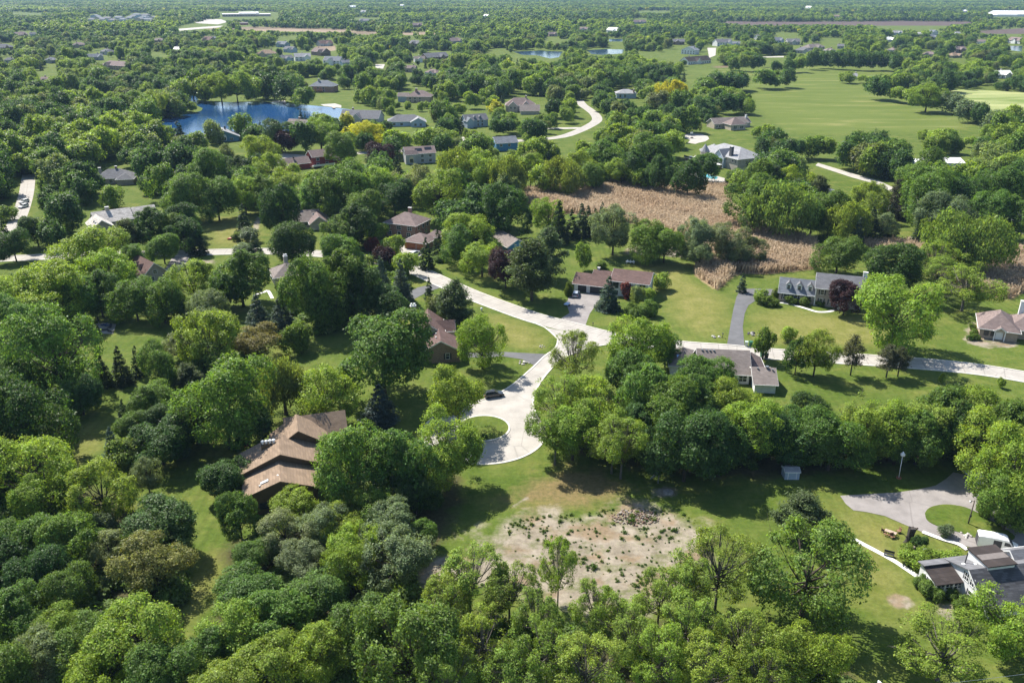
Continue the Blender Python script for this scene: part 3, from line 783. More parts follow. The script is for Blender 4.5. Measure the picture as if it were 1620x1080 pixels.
def plant(kind, px, top, wpx, hr=None, seedcol=None):
    pk, h0, col, name, cat, look = KIND[kind]
    hr = hr or h0
    z = 10.0
    for _ in range(12):
        p = at(px, top, min(z, CH - 20))
        wm = wpx * depth(p) / F
        z = 0.5 * z + 0.5 * hr * wm
    p = at(px, top, min(z, CH - 20)); z = hr * wm
    # apex leans over the base by the crown's own depth: the seen top edge lies slightly behind the apex
    key = pk if wpx >= 44 or pk + '_m' not in PROTO else pk + '_m'
    lst = PROTO[key]
    cr, trk, W0, H0 = lst[TR.randrange(len(lst))]
    o = empty(name, (p.x, p.y, 0), TR.uniform(0, 6.28), None, cat)
    o.scale = (wm / W0 * TR.uniform(0.96, 1.08), wm / W0 * TR.uniform(0.9, 1.08), z / H0)
    c = link('crown', cr, None, o); tk = link('trunk', trk, None, o)
    j = TR.uniform(0.86, 1.16)
    c.color = (col[0] * j * TR.uniform(0.92, 1.1), col[1] * j, col[2] * j * TR.uniform(0.85, 1.15), 1)
    TREES.append((o, kind, px, top + 0.5 * hr * wpx * 0.85, wpx, look))
    FOOT.append((p.x, p.y, wm / 2))
    return o
# ------------------------------------------------------------------ houses
WHITE = plain('white_paint', (0.74, 0.74, 0.72), 0.5, 0.05, 1.2)
DARKPAINT = plain('dark_paint', (0.035, 0.037, 0.042), 0.5, 0.1, 1.2)
GREYMETAL = plain('grey_metal', (0.32, 0.33, 0.34), 0.4, 0.1, 3.0, 0.7)
WALLS = {
 'cedar': siding('cedar_siding', (0.115, 0.075, 0.038)),
 'brick': brickwall('red_brick', (0.235, 0.095, 0.055), (0.30, 0.125, 0.07)),
 'dbrick': brickwall('dark_brick', (0.16, 0.075, 0.045), (0.215, 0.10, 0.06)),
 'tbrick': brickwall('tan_brick', (0.33, 0.23, 0.155), (0.39, 0.28, 0.19)),
 'gbrick': brickwall('grey_brick', (0.255, 0.215, 0.185), (0.315, 0.26, 0.22)),
 'stone': brickwall('pale_stone', (0.36, 0.32, 0.27), (0.44, 0.39, 0.33), scale=0.5),
 'white': siding('white_siding', (0.74, 0.74, 0.73)),
 'cream': siding('cream_siding', (0.56, 0.50, 0.40)),
 'beige': siding('beige_siding', (0.44, 0.38, 0.30)),
 'grey': siding('grey_siding', (0.42, 0.42, 0.41)),
 'lblue': siding('pale_blue_siding', (0.36, 0.44, 0.53)),
 'blue': siding('blue_siding', (0.075, 0.24, 0.44)),
 'teal': siding('slate_blue_siding', (0.12, 0.25, 0.34)),
 'red': siding('barn_red_siding', (0.26, 0.042, 0.038)),
}
ROOFS = {
 'tan': shingle('tan_shingle', (0.242, 0.176, 0.124)), 'brown': shingle('brown_shingle', (0.135, 0.088, 0.078)),
 'mauve': shingle('mauve_shingle', (0.195, 0.15, 0.14)), 'grey': shingle('grey_shingle', (0.155, 0.155, 0.165)),
 'dark': shingle('dark_shingle', (0.085, 0.085, 0.092), 0.35), 'lgrey': shingle('light_grey_shingle', (0.29, 0.29, 0.30)),
 'weather': shingle('weathered_shake', (0.46, 0.43, 0.40), 0.3), 'taupe': shingle('taupe_shingle', (0.20, 0.17, 0.155)),
 'white': plain('white_metal_roof', (0.80, 0.79, 0.76), 0.45, 0.05, 0.3), 'black': shingle('black_felt', (0.055, 0.045, 0.042), 0.2),
 'slate': shingle('slate_shingle', (0.165, 0.178, 0.20)),
}
HOUSES = []                                     # (root, short name for labels, px, py)
KEEP = []                                       # photo areas where the building shows: nothing tall may stand before it
class House:
    """blocks are placed by the photo positions of two front corners (eave or foot) and share one heading"""
    def __init__(s, name, label, cat, A, B, z=0.0, short=None, vis=None, px=None):
        a, b = at(*A, z), at(*B, z)
        s.yaw = math.atan2(b.y - a.y, b.x - a.x)
        s.o = Vector((a.x, a.y, 0)); s.L = (b - a).length
        s.root = empty(name, s.o, s.yaw, label, cat)
        s.c, s.s = math.cos(s.yaw), math.sin(s.yaw)
        s.n = 0
        q = px or ((A[0] + B[0]) / 2, (A[1] + B[1]) / 2)
        HOUSES.append((s.root, short, q[0], q[1]))
        if vis: KEEP.append(vis)
        s.white = WHITE
    def loc(s, px, py, z=0.0):
        d = at(px, py, z) - s.o
        return Vector((d.x * s.c + d.y * s.s, -d.x * s.s + d.y * s.c, z))
    def part(s, mb, name, m, parent=None, bevel=0): return mb.link(name, m, parent or s.root, None, False, bevel)
    def block(s, x0, x1, y0, y1, e, r, t='gx', wall='white', roof='brown', oh=0.45, base=0.0, th=0.18, trim=None, roofname='roof'):
        s.n += 1
        k = 0.002 * s.n
        x0, x1, y0, y1 = x0 + k, x1 - k, y0 + k, y1 - k
        mw, mr = WALLS[wall], ROOFS[roof]
        xm, ym = (x0 + x1) / 2, (y0 + y1) / 2
        W = MB()
        if t == 'gx': W.prism([(y0, base), (y1, base), (y1, e), (ym, e + r - 0.05), (y0, e)], x0, x1, 'x')
        elif t == 'gy': W.prism([(x0, base), (x1, base), (x1, e), (xm, e + r - 0.05), (x0, e)], y0, y1, 'y')
        else: W.box(x0, x1, y0, y1, base, e)
        s.part(W, 'wall', mw)
        R, T = MB(), MB()
        if t in ('gx', 'gy'):
            lo, hi = (y0, y1) if t == 'gx' else (x0, x1)
            half = (hi - lo) / 2; mid = (lo + hi) / 2; sl = r / half
            prof = [(lo - oh, e - oh * sl + th), (mid, e + r + th), (hi + oh, e - oh * sl + th), (hi + oh, e - oh * sl), (mid, e + r), (lo - oh, e - oh * sl)]
            a, b = (x0 - oh, x1 + oh) if t == 'gx' else (y0 - oh, y1 + oh)
            ax = 'x' if t == 'gx' else 'y'
            R.prism(prof, a, b, ax)
            for q0, q1 in ((a - 0.04, a - 0.003), (b + 0.003, b + 0.04)):
                T.prism([(lo - oh, e - oh * sl + th - 0.02), (mid, e + r + th - 0.02), (hi + oh, e - oh * sl + th - 0.02), (hi + oh, e - oh * sl - 0.12), (mid, e + r - 0.12), (lo - oh, e - oh * sl - 0.12)], q0, q1, ax)
            for q0, q1 in ((lo - oh - 0.09, lo - oh - 0.004), (hi + oh + 0.004, hi + oh + 0.09)):
                zz = e - oh * sl + th
                if ax == 'x': T.box(a, b, q0, q1, zz - 0.16, zz - 0.01)
                else: T.box(q0, q1, a, b, zz - 0.16, zz - 0.01)
        elif t == 'hip':
            X0, X1, Y0, Y1 = x0 - oh, x1 + oh, y0 - oh, y1 + oh
            w2 = min(X1 - X0, Y1 - Y0) / 2
            if X1 - X0 >= Y1 - Y0: p, q = (X0 + w2, ym, e + r), (X1 - w2 + 0.02, ym, e + r)
            else: p, q = (xm, Y0 + w2, e + r), (xm, Y1 - w2 + 0.02, e + r)
            v = [(X0, Y0, e + .02), (X1, Y0, e + .02), (X1, Y1, e + .02), (X0, Y1, e + .02), p, q]
            f = [(3, 2, 1, 0), (0, 1, 5, 4), (2, 3, 4, 5), (1, 2, 5), (3, 0, 4)] if X1 - X0 >= Y1 - Y0 else [(3, 2, 1, 0), (1, 2, 5, 4), (3, 0, 4, 5), (0, 1, 4), (2, 3, 5)]
            R.solid(v, f)
            for b_ in ((X0 - .08, X1 + .08, Y0 - .08, Y0 - .003), (X0 - .08, X1 + .08, Y1 + .003, Y1 + .08), (X0 - .08, X0 - .003, Y0, Y1), (X1 + .003, X1 + .08, Y0, Y1)):
                T.box(*b_, e - 0.12, e + 0.05)
        elif t == 'flat':
            R.box(x0 - oh, x1 + oh, y0 - oh, y1 + oh, e, e + th)
        elif t == 'mono':                                     # one slope, high at the back by r
            sl = r / (y1 - y0)
            R.prism([(y0 - oh, e - oh * sl + th), (y1 + oh, e + r + oh * sl + th), (y1 + oh, e + r + oh * sl), (y0 - oh, e - oh * sl)], x0 - oh, x1 + oh, 'x')
            s.part(MB().prism([(y0, e - .02), (y1, e - .02), (y1, e + r - .02)], x0, x1, 'x'), 'wall', mw)
        s.part(R, roofname, mr)
        if T.v: s.part(T, 'fascia', trim or s.white)
    def win(s, x, z, y=0.0, w=1.0, h=1.3, side='f', shutters=False, fr=None, dark=None, name='window', cols=1):
        """a window on a front (f), left (l) or right (r) wall: frame with panes, x runs along the wall"""
        fr = fr or s.white
        def put(mb, a0, a1, z0, z1, d0, d1):
            if side == 'f': mb.box(a0, a1, y - d1, y - d0, z0, z1)
            elif side == 'l': mb.box(y - d1, y - d0, a0, a1, z0, z1)
            else: mb.box(y + d0, y + d1, a0, a1, z0, z1)
        m = MB()
        f = 0.09
        put(m, x - w / 2 - f, x + w / 2 + f, z + h, z + h + f, 0.005, 0.07); put(m, x - w / 2 - f, x + w / 2 + f, z - f, z, 0.005, 0.09)
        put(m, x - w / 2 - f, x - w / 2, z, z + h, 0.005, 0.07); put(m, x + w / 2, x + w / 2 + f, z, z + h, 0.005, 0.07)
        put(m, x - w / 2, x + w / 2, z + h * 0.5 - .03, z + h * 0.5 + .03, 0.03, 0.06)
        for i in range(1, cols): put(m, x - w / 2 + w * i / cols - .04, x - w / 2 + w * i / cols + .04, z, z + h, 0.03, 0.058)
        o = s.part(m, name, fr)
        g = MB(); put(g, x - w / 2, x + w / 2, z, z + h, 0.008, 0.026)
        s.part(g, 'pane', dark or glass(), o)
        if shutters:
            for k in (-1, 1):
                q = MB(); put(q, x + k * (w / 2 + 0.32) - 0.2, x + k * (w / 2 + 0.32) + 0.2, z - .05, z + h + .05, 0.006, 0.05)
                s.part(q, 'shutter', DARKPAINT)
        return o
    def wins(s, xs_, z, **k):
        for x in xs_: s.win(x, z, **k)
    def door(s, x, y=0.0, w=1.0, h=2.1, m=None, z=0.1, name='door'):
        o = s.part(MB().box(x - w / 2, x + w / 2, y - 0.06, y - 0.006, z, z + h), name, m or DARKPAINT)
        s.part(MB().box(x - w / 2 - .12, x - w / 2 - .004, y - .09, y - .005, z, z + h + .1).box(x + w / 2 + .004, x + w / 2 + .12, y - .09, y - .005, z, z + h + .1).box(x - w / 2, x + w / 2, y - .09, y - .005, z + h + .004, z + h + .1), 'frame', s.white, o)
        return o
    def chimney(s, x, y, w=0.9, d=0.7, z0=2.0, z1=7.5, m=None, cap=True, pots=0):
        o = s.part(MB().box(x - w / 2, x + w / 2, y - d / 2, y + d / 2, z0, z1), 'chimney', m or WALLS['brick'])
        if cap: s.part(MB().box(x - w / 2 - .1, x + w / 2 + .1, y - d / 2 - .1, y + d / 2 + .1, z1 + .003, z1 + .14), 'cap', plain('chimney_cap', (0.55, 0.54, 0.52), 0.8), o)
        for i in range(pots):
            px_ = x - w / 2 + (i + .5) * w / pots
            s.part(MB().lathe([(0.2, z1 + .14), (0.2, z1 + .5), (0.34, z1 + .55), (0.34, z1 + .7), (0.2, z1 + .82)], 10, Matrix.Translation((px_, y, 0))), 'flue', WHITE, o)
        return o
    def skylight(s, M, w=0.7, h=1.1, m=None, name='skylight'):
        o = s.part(MB().box(-w / 2, w / 2, -h / 2, h / 2, 0.004, 0.13, M), name, GREYMETAL)
        s.part(MB().box(-w / 2 + .08, w / 2 - .08, -h / 2 + .08, h / 2 - .08, 0.133, 0.15, M), 'pane', m or glass(), o)
    def onroof(s, x, y, z, ang, axis='x'):
        return Matrix.Translation((x, y, z)) @ Matrix.Rotation(ang, 4, 'X' if axis == 'x' else 'Y')
    def vent(s, x, y, z, r=0.16, h=0.4, m=None):
        s.part(MB().lathe([(r * .7, z), (r * .7, z + h * .6), (r * 1.3, z + h * .62), (r * 1.2, z + h)], 8, Matrix.Translation((x, y, 0))), 'roof_vent', m or GREYMETAL)
    def dormer(s, x, y, z, w=1.5, h=1.7, d=2.6, rise=0.9, wall='white', roof='grey'):
        """small gabled window box standing on the front slope"""
        o = s.part(MB().prism([(x - w / 2, z), (x + w / 2, z), (x + w / 2, z + h), (x, z + h + rise - .04), (x - w / 2, z + h)], y, y + d, 'y'), 'dormer', WALLS[wall])
        sl = rise / (w / 2); oh = .18; e = z + h
        s.part(MB().prism([(x - w / 2 - oh, e - oh * sl + .1), (x, e + rise + .1), (x + w / 2 + oh, e - oh * sl + .1), (x + w / 2 + oh, e - oh * sl), (x, e + rise), (x - w / 2 - oh, e - oh * sl)], y - .15, y + d, 'y'), 'roof', ROOFS[roof], o)
        f = MB().box(x - .52, x + .52, y - .07, y - .005, z + .35, z + .45).box(x - .52, x + .52, y - .07, y - .005, z + 1.6, z + 1.7).box(x - .52, x - .42, y - .07, y - .005, z + .45, z + 1.6).box(x + .42, x + .52, y - .07, y - .005, z + .45, z + 1.6).box(x - .42, x + .42, y - .06, y - .03, z + .98, z + 1.04)
        s.part(f, 'window', WHITE, o)
        s.part(MB().box(x - .42, x + .42, y - .028, y - .008, z + .45, z + 1.6), 'pane', glass(), o)
    def garage(s, x, y=0.0, w=4.9, h=2.2, m=None, z=0.05):
        o = s.part(MB().box(x - w / 2, x + w / 2, y - .05, y - .006, z, z + h), 'garage_door', m or DARKPAINT)
        g = MB()
        for i in range(1, 4): g.box(x - w / 2 + .05, x + w / 2 - .05, y - .066, y - .053, z + h * i / 4 - .015, z + h * i / 4 + .015)
        s.part(g, 'panel_line', plain('panel_shadow', (0.02, 0.02, 0.02)), o)
        return o
# ---- tan-roofed cedar house among the trees, lower left
h = House('cedar_house', 'dark cedar-sided house with stepped tan shingle roofs among trees at lower left', 'house', (387.5, 787.5), (502, 770), 4.2, 'tan-roofed cedar house', [(385, 820), (390, 720), (420, 690), (490, 655), (530, 672), (510, 715), (500, 782)], (445, 740))
L_ = h.L
h.block(0, L_, 0.3, 7.5, 4.2, 2.3, 'gy', 'cedar', 'tan', 0.5, trim=WALLS['cedar'])
p1 = h.loc(417, 739, 5.0); p2 = h.loc(497, 725, 5.0)
h.block(-0.6, p2.x + 1.2, 7.2, 14.5, 4.9, 3.1, 'gy', 'cedar', 'tan', 0.5, trim=WALLS['cedar'])
p3 = h.loc(473, 687, 8.5); p4 = h.loc(507, 697, 5.2)
h.block(p3.x - 5.2, p3.x + 5.0, 14.2, 20.5, 5.2, 3.4, 'gy', 'cedar', 'tan', 0.5, trim=WALLS['cedar'])
p5 = h.loc(495, 657, 7.5)
h.block(p5.x - 5.4, p5.x + 6.0, 18.5, 25.5, 4.6, 3.0, 'gx', 'cedar', 'tan', 0.5, trim=WALLS['cedar'])
h.chimney(4.7, 12.3, 2.7, 1.3, 3.0, 7.7, WALLS['cedar'], False, 4)
h.skylight(h.onroof(3.6, 1.9, 4.2 + 2.3 * 3.6 / (L_ / 2) + .2, -math.atan(2.3 / (L_ / 2)), 'y'), 1.5, 0.7, plain('skylight_pane', (0.6, 0.68, 0.78), 0.1, 0.05))
h.vent(2.7, 1.2, 5.2); h.vent(6.0, 2.2, 6.2, m=WHITE)
h.win(p2.x - 1.6, 3.4, y=7.2, w=1.2, h=1.0, fr=DARKPAINT)
h.win(3.0, 1.2, y=0.3, w=1.4, h=1.2, fr=DARKPAINT)
# ---- brown-roofed brick house by the turning circle
h = House('brick_house', 'brown-roofed brick house with stepped gables and tall brick chimney beside the turning circle', 'house', (665, 558.5), (730, 555), 3.0, 'stepped-gable brick house', [(640, 480), (660, 480), (705, 500), (733, 552), (733, 577), (690, 575), (640, 530)], (690, 535))
L_ = h.L
h.block(0, L_, 0, 7.8, 3.0, 3.0, 'gy', 'dbrick', 'brown', 0.4)
a = h.loc(655, 522, 4.6); b = h.loc(704, 526, 4.6)
h.block(a.x + .3, b.x - .2, 7.5, 18.6, 4.6, 2.9, 'gy', 'beige', 'brown', 0.4)
h.block((a.x + b.x) / 2, b.x + 2.6, 11.0, 15.6, 4.2, 2.0, 'gx', 'beige', 'brown', 0.35)
h.chimney(a.x + .1, 17.4, 1.5, 1.0, 0, 9.2, WALLS['dbrick'], True, 2)
h.win(L_ * 0.66, 1.0, y=0, w=0.9, h=1.5, shutters=True)
for q in ((a.x + 1.6, 10), (a.x + 1.9, 12), (a.x + 1.5, 14), (a.x + 2.2, 16)): h.vent(q[0], q[1], 4.6 + 2.9 * (q[0] - a.x) / ((b.x - a.x) / 2) - .1, 0.14, 0.45, WHITE)
h.vent(L_ / 2 - 1, 3, 5.6, .14, .4, WHITE); h.vent(L_ / 2 - .9, 5.5, 5.6, .14, .4, WHITE)
# ---- white house with garages
h = House('white_garage_house', 'white split-level house with dark garage doors and long brown roof', 'house', (908, 460.5), (1023, 474), 0, 'white house with dark garages', [(904, 445), (928, 419), (1028, 420), (1024, 475), (985, 460), (950, 466), (906, 462)], (965, 440))
L_ = h.L; g = L_ * 0.52
h.block(0, g + .3, 0, 8.2, 2.75, 2.1, 'gx', 'white', 'brown', 0.6)
h.block(5.0, g + 1, 3.0, 10.0, 3.3, 2.2, 'gx', 'white', 'brown', 0.5)
h.block(g, L_, 0.4, 9.6, 5.0, 2.1, 'gx', 'white', 'brown', 0.7)
h.garage(2.6, 0, 2.7, 2.15); h.garage(7.6, 0, 4.9, 2.15)
h.win(g + 1.1, 2.6, y=.4, w=1.7, h=1.9, fr=DARKPAINT, cols=2); h.win(L_ - 1.6, 2.6, y=.4, w=1.6, h=1.9, fr=DARKPAINT, cols=2); h.win(L_ - 1.6, 0.4, y=.4, w=1.6, h=1.3, fr=DARKPAINT, cols=2)
h.win(g + 1.1, 0.4, y=.4, w=1.5, h=1.3, fr=DARKPAINT); h.win(4.5, 2.9, y=L_, side='r', w=1.2, h=1.4)
h.chimney(6.0, 7.0, .7, .6, 3.5, 6.2, WALLS['white'])
# ---- colonial house with dormers
h = House('colonial_house', 'brick colonial house with slate-grey roof and three white dormers', 'house', (1231, 477), (1360, 491), 0, 'grey-roofed colonial house', [(1226, 432), (1290, 424), (1362, 424), (1362, 450), (1345, 445), (1325, 455), (1318, 490), (1290, 490), (1228, 480)], (1290, 455))
L_ = h.L; g = L_ * 0.445
h.block(0, g + .3, 0.5, 8.6, 3.0, 3.3, 'gx', 'gbrick', 'slate', 0.4)
h.block(g, L_, 0, 9.0, 5.7, 3.1, 'gx', 'gbrick', 'grey', 0.4)
for x in (g * .24, g * .54, g * .84): h.dormer(x, 1.5, 3.5, 1.5, 1.75, 3.0, .8, 'white', 'grey')
h.wins((g * .17, g * .47), 0.9, y=.5, w=1.0, h=1.6, shutters=True)
h.win(g * .8, 1.0, y=.5, w=1.9, h=1.4, cols=3)
mw = L_ - g
h.wins([g + mw * f for f in (.14, .36, .6, .84)], 3.7, y=0, w=.95, h=1.4, shutters=True)
h.wins([g + mw * f for f in (.14, .36)], 0.9, y=0, w=.95, h=1.5, shutters=True)
h.door(g + mw * .58, 0, 1.1, 2.2)
h.block(g + mw * .5, g + mw * .68, -1.7, 0.3, 2.9, 1.0, 'gy', 'white', 'grey', 0.25)
h.part(MB().box(g - .12, g + .12, -.14, .32, 0, 5.6), 'corner_board', WHITE); h.part(MB().box(L_ - .24, L_ - .02, -.12, -.004, 0, 5.6), 'corner_board', WHITE)
h.chimney(L_ + .35, 5.0, 1.2, .8, 0, 10.2, WALLS['white'])
# ---- tan brick house at the right edge
h = House('hip_roof_house', 'tan brick ranch house with hipped roof and tall white chimney at right edge', 'house', (1548, 533), (1608, 541.5), 0, 'tan hip-roofed house', [(1540, 490), (1582, 486), (1600, 478), (1640, 478), (1640, 545), (1608, 545), (1546, 535)], (1580, 515))
L_ = h.L
h.block(0, L_, 0, 11.3, 2.7, 3.7, 'hip', 'tbrick', 'mauve', 0.6)
h.block(L_ * .75, L_ + 9, 3.0, 13.0, 2.6, 3.5, 'hip', 'tbrick', 'mauve', 0.6)
h.door(L_ * .52, 0, 1.5, 2.0, WHITE)
for k in (-1.35, 1.1): h.part(MB().box(L_ * .52 + k, L_ * .52 + k + .25, -.9, -.65, 0, 2.7), 'porch_post', WHITE)
h.block(L_ * .52 - 1.4, L_ * .52 + 1.4, -.8, 1.5, 2.75, .9, 'gy', 'tbrick', 'mauve', 0.2, base=2.7)
h.chimney(L_ + .9, 10.5, 1.2, 1.3, 0, 8.3, WALLS['white'])
h.skylight(h.onroof(L_ * .5 + .9, 2.2, 2.72 + 3.7 * 2.8 / 6.25, math.atan(3.7 / 6.25), 'x'), .8, 1.2)
h.wins((1.6, 3.2), 0.9, y=0, w=1.0, h=1.2, fr=DARKPAINT)
# ---- grey-brown ranch behind the tree belt
h = House('ranch_house', 'low ranch house with taupe hipped roofs partly hidden behind the tree belt', 'house', (1193, 621), (1226, 622.5), 0, 'taupe-roofed ranch house', [(1075, 575), (1130, 556), (1175, 575), (1188, 560), (1226, 580), (1228, 624), (1195, 618), (1168, 595), (1165, 588), (1150, 575), (1095, 572)], (1170, 590))
L_ = h.L
h.block(0, L_, 0, 9.2, 2.4, 2.0, 'gx', 'white', 'taupe', 0.5)
h.block(-12.5, -0.6, 4.5, 15.5, 2.7, 3.6, 'gx', 'white', 'taupe', 0.5)
h.block(-2.6, 3.0, 8.5, 13.5, 3.0, 2.6, 'hip', 'white', 'mauve', 0.5)
h.block(-19, -12.2, 8.0, 17.0, 2.5, 2.6, 'hip', 'white', 'taupe', 0.5)
h.win(-2.1, .7, y=4.5, w=1.8, h=1.5, cols=2); h.win(-5.0, .7, y=4.5, w=1.4, h=1.5)
h.vent(1.0, 4.0, 4.3, .2, .4); h.vent(3.2, 4.4, 4.5, .35, .5); h.vent(4.4, 3.7, 4.2, .2, .4)
for x in (-11.6, -10.6, -9.7, -8.8): h.vent(x, 9.5, 6.0, .2, .45)
h.skylight(h.onroof(-17, 10.2, 3.9, RAD(30), 'x'), 1.0, 1.3, plain('skylight_blue', (0.35, 0.5, 0.75), 0.1)); h.skylight(h.onroof(-15.2, 10.2, 3.9, RAD(30), 'x'), 1.0, 1.3, plain('skylight_blue', (0.35, 0.5, 0.75), 0.1))
# ---- white farmhouse at lower right
h = House('white_farmhouse', 'white farmhouse with dark shingle roofs and glazed sunroom at lower right', 'house', (1537, 902), (1622, 891.5), 6.4, 'white farmhouse', [(1450, 885), (1528, 860), (1640, 850), (1640, 955), (1565, 968), (1545, 968), (1520, 938), (1490, 940)], (1560, 910))
X0 = 1.1
h.part(MB().prism([(-3.5, 0), (6.5, 0), (6.5, 3.35), (1.29, 5.2), (-3.5, 1.65)], X0, 16, 'x'), 'wall', WALLS['white'])
h.part(MB().prism([(-3.95, 1.42), (1.29, 5.42), (1.29, 5.24), (-3.95, 1.24)], X0 - .35, 16.3, 'x'), 'roof', ROOFS['dark'])
h.part(MB().prism([(1.293, 5.42), (6.9, 3.42), (6.9, 3.24), (1.293, 5.24)], X0 - .35, 16.3, 'x'), 'roof', ROOFS['grey'])
h.part(MB().prism([(-3.98, 1.38), (1.29, 5.40), (1.29, 5.16), (-3.98, 1.14)], X0 - .40, X0 - .354, 'x'), 'fascia', WHITE)
h.part(MB().box(-3.35, X0 - .01, 5.5, 6.45, 0, 3.3), 'wall', WALLS['white'])
h.part(MB().prism([(5.25, 3.72), (6.9, 3.40), (6.9, 3.24), (5.25, 3.56)], -3.7, X0 - .356, 'x'), 'roof', ROOFS['grey'])
h.block(-3.35, X0 - .02, 2.2, 5.45, 2.35, .85, 'mono', 'white', 'black', .22)
sx0, sx1, sy0, sy1 = -3.35, X0 - .02, 2.2, 5.45
for i in range(4):
    yy = sy0 + (i + .5) * (sy1 - sy0) / 4
    h.win(yy, .85, y=sx0 + .002 * h.n, side='l', w=(sy1 - sy0) / 4 - .2, h=1.35, cols=2)
for i in range(3): h.win(sx0 + (i + .5) * (sx1 - sx0) / 3, 1.3, y=sy0 + .002 * h.n, w=(sx1 - sx0) / 3 - .28, h=.85, cols=2)
h.block(3.8, 8.4, .95, 5.5, 5.75, 1, 'flat', 'white', 'black', .22, base=3.4, th=.2)
h.part(MB().box(3.75, 8.45, 2.4, 3.7, 5.953, 5.985), 'roof_patch', plain('felt_patch', (0.16, 0.14, 0.13), 0.9))
h.block(10.2, 18, 1.6, 6.4, 4.0, 1.7, 'gx', 'white', 'grey', .3)
for y_, z_, w_, h_, c_ in ((1.66, 3.1, .85, 1.3, 2), (.38, 3.05, .85, 1.3, 2), (-.08, .7, 1.5, 1.4, 2), (-2.25, .75, .8, .95, 1)): h.win(y_, z_, y=X0, side='l', w=w_, h=h_, cols=c_)
for q in ((-1.2, -.98, .65, 2.15), (.82, 1.04, .65, 2.15), (2.2, 2.38, 3.05, 4.45)): h.part(MB().box(X0 - .06, X0 - .006, *q), 'shutter', DARKPAINT)
h.part(MB().tube([(2.3, 4.0, 4.2), (2.4, 4.0, 6.3)], .09, 8), 'stove_pipe', DARKPAINT)
h.vent(1.5, 3.4, 4.6, .22, .25, WHITE); h.vent(3.2, 3.0, 4.7, .2, .22, WHITE)
# ---- garage at the far end of the loop drive
h = House('white_garage', 'long white garage with grey roof under trees beside the loop driveway', 'garage', (1523, 746), (1571, 782), 0, 'white garage by the loop drive', [(1520, 728), (1545, 735), (1560, 760), (1570, 782), (1545, 768), (1522, 748)], (1545, 755))
h.block(0, h.L, 0, 7.4, 2.5, 1.9, 'gx', 'white', 'grey', .35)
h.garage(2.4, 0, 2.6, 2.1, WHITE); h.garage(5.6, 0, 2.6, 2.1, WHITE); h.garage(8.8, 0, 2.6, 2.1, WHITE)
h = House('garden_shed', 'small pale blue shed at the shaded foot of the tree belt', 'shed', (1241, 758.5), (1264, 758.5), 0, 'pale blue shed', [(1238, 744), (1266, 744), (1266, 760), (1238, 760)], (1252, 752))
h.block(0, h.L, 0, 2.2, 1.65, .45, 'gx', 'lblue', 'lgrey', .12); h.door(h.L * .5, 0, 1.5, 1.45, WALLS['lblue'], .05)
# ---- red brick hipped house and its garage
h = House('brick_hip_house', 'two-storey red brick house with hipped mauve roof', 'house', (608, 352), (657, 357.8), 5.2, 'red brick hipped house', [(606, 352), (640, 328), (682, 346), (690, 372), (664, 392), (638, 392), (612, 374)], (645, 352))
L_ = h.L
h.block(0, L_, 0, 11.4, 5.2, 3.4, 'hip', 'brick', 'mauve', .5)
h.wins((1.6, 6.3, 10.9), 3.2, y=0, w=1.7, h=1.3, cols=2); h.wins((2.2, 10.4), .8, y=0, w=1.5, h=1.4, cols=2); h.door(6.3, 0, 1.2, 2.2)
h.wins((2.5, 6.0, 9.3), 3.2, y=L_, side='r', w=1.5, h=1.3); h.wins((3.5, 8), .8, y=L_, side='r', w=1.5, h=1.4)
h.chimney(L_ * .5, 8.2, 1.3, .8, 5, 9.7)
a = h.loc(640, 392.5, 0)
h.block(a.x, a.x + 9, a.y, a.y + 8.5, 2.7, 2.5, 'hip', 'brick', 'mauve', .45)
h.block(a.x + 5, a.x + 10, a.y + 7, a.y + 13, 3.2, 2.0, 'hip', 'brick', 'mauve', .4)
cd = plain('cedar_door', (0.30, 0.11, 0.05), .5, .2)
h.garage(a.x + 2.5, a.y, 4.2, 2.2, cd); h.garage(a.x + 6.6, a.y, 2.6, 2.2, cd)
# ---- small blue house behind the pines
h = House('blue_gable_house', 'small blue house with taupe gable roof behind the big pine', 'house', (779, 377), (803, 391), 2.7, 'blue house behind the pine', [(778, 362), (812, 368), (824, 388), (822, 394), (800, 392), (790, 372)], (800, 378))
h.block(-6, h.L, 0, 8, 2.7, 2.3, 'gx', 'blue', 'taupe', .4); h.win(4, 1.0, y=h.L, side='r', w=1.6, h=1.4)
# ---- brown house right of the round tree
h = House('brown_ranch_house', 'brown-roofed ranch with pale stone chimney beside the striped lawn', 'house', (466, 351), (523, 346.5), 2.7, 'brown-roofed ranch', [(466, 330), (528, 324), (528, 345), (512, 358), (498, 350), (480, 352)], (498, 340))
h.block(0, h.L, 0, 10.5, 2.7, 3.0, 'gx', 'beige', 'taupe', .5)
q = h.loc(505, 352, 2.7); h.block(q.x - 3.5, q.x + 3.5, -5, 5, 2.6, 2.6, 'gy', 'beige', 'mauve', .45)
h.chimney(2.6, 6.5, 1.1, .9, 3, 7.6, WALLS['stone']); h.skylight(h.onroof(h.L * .55, 2.6, 4.4, math.atan(3 / 5.25), 'x'), .8, 1.2)
h.wins((2, 4.2), .8, y=0, w=1.2, h=1.3)
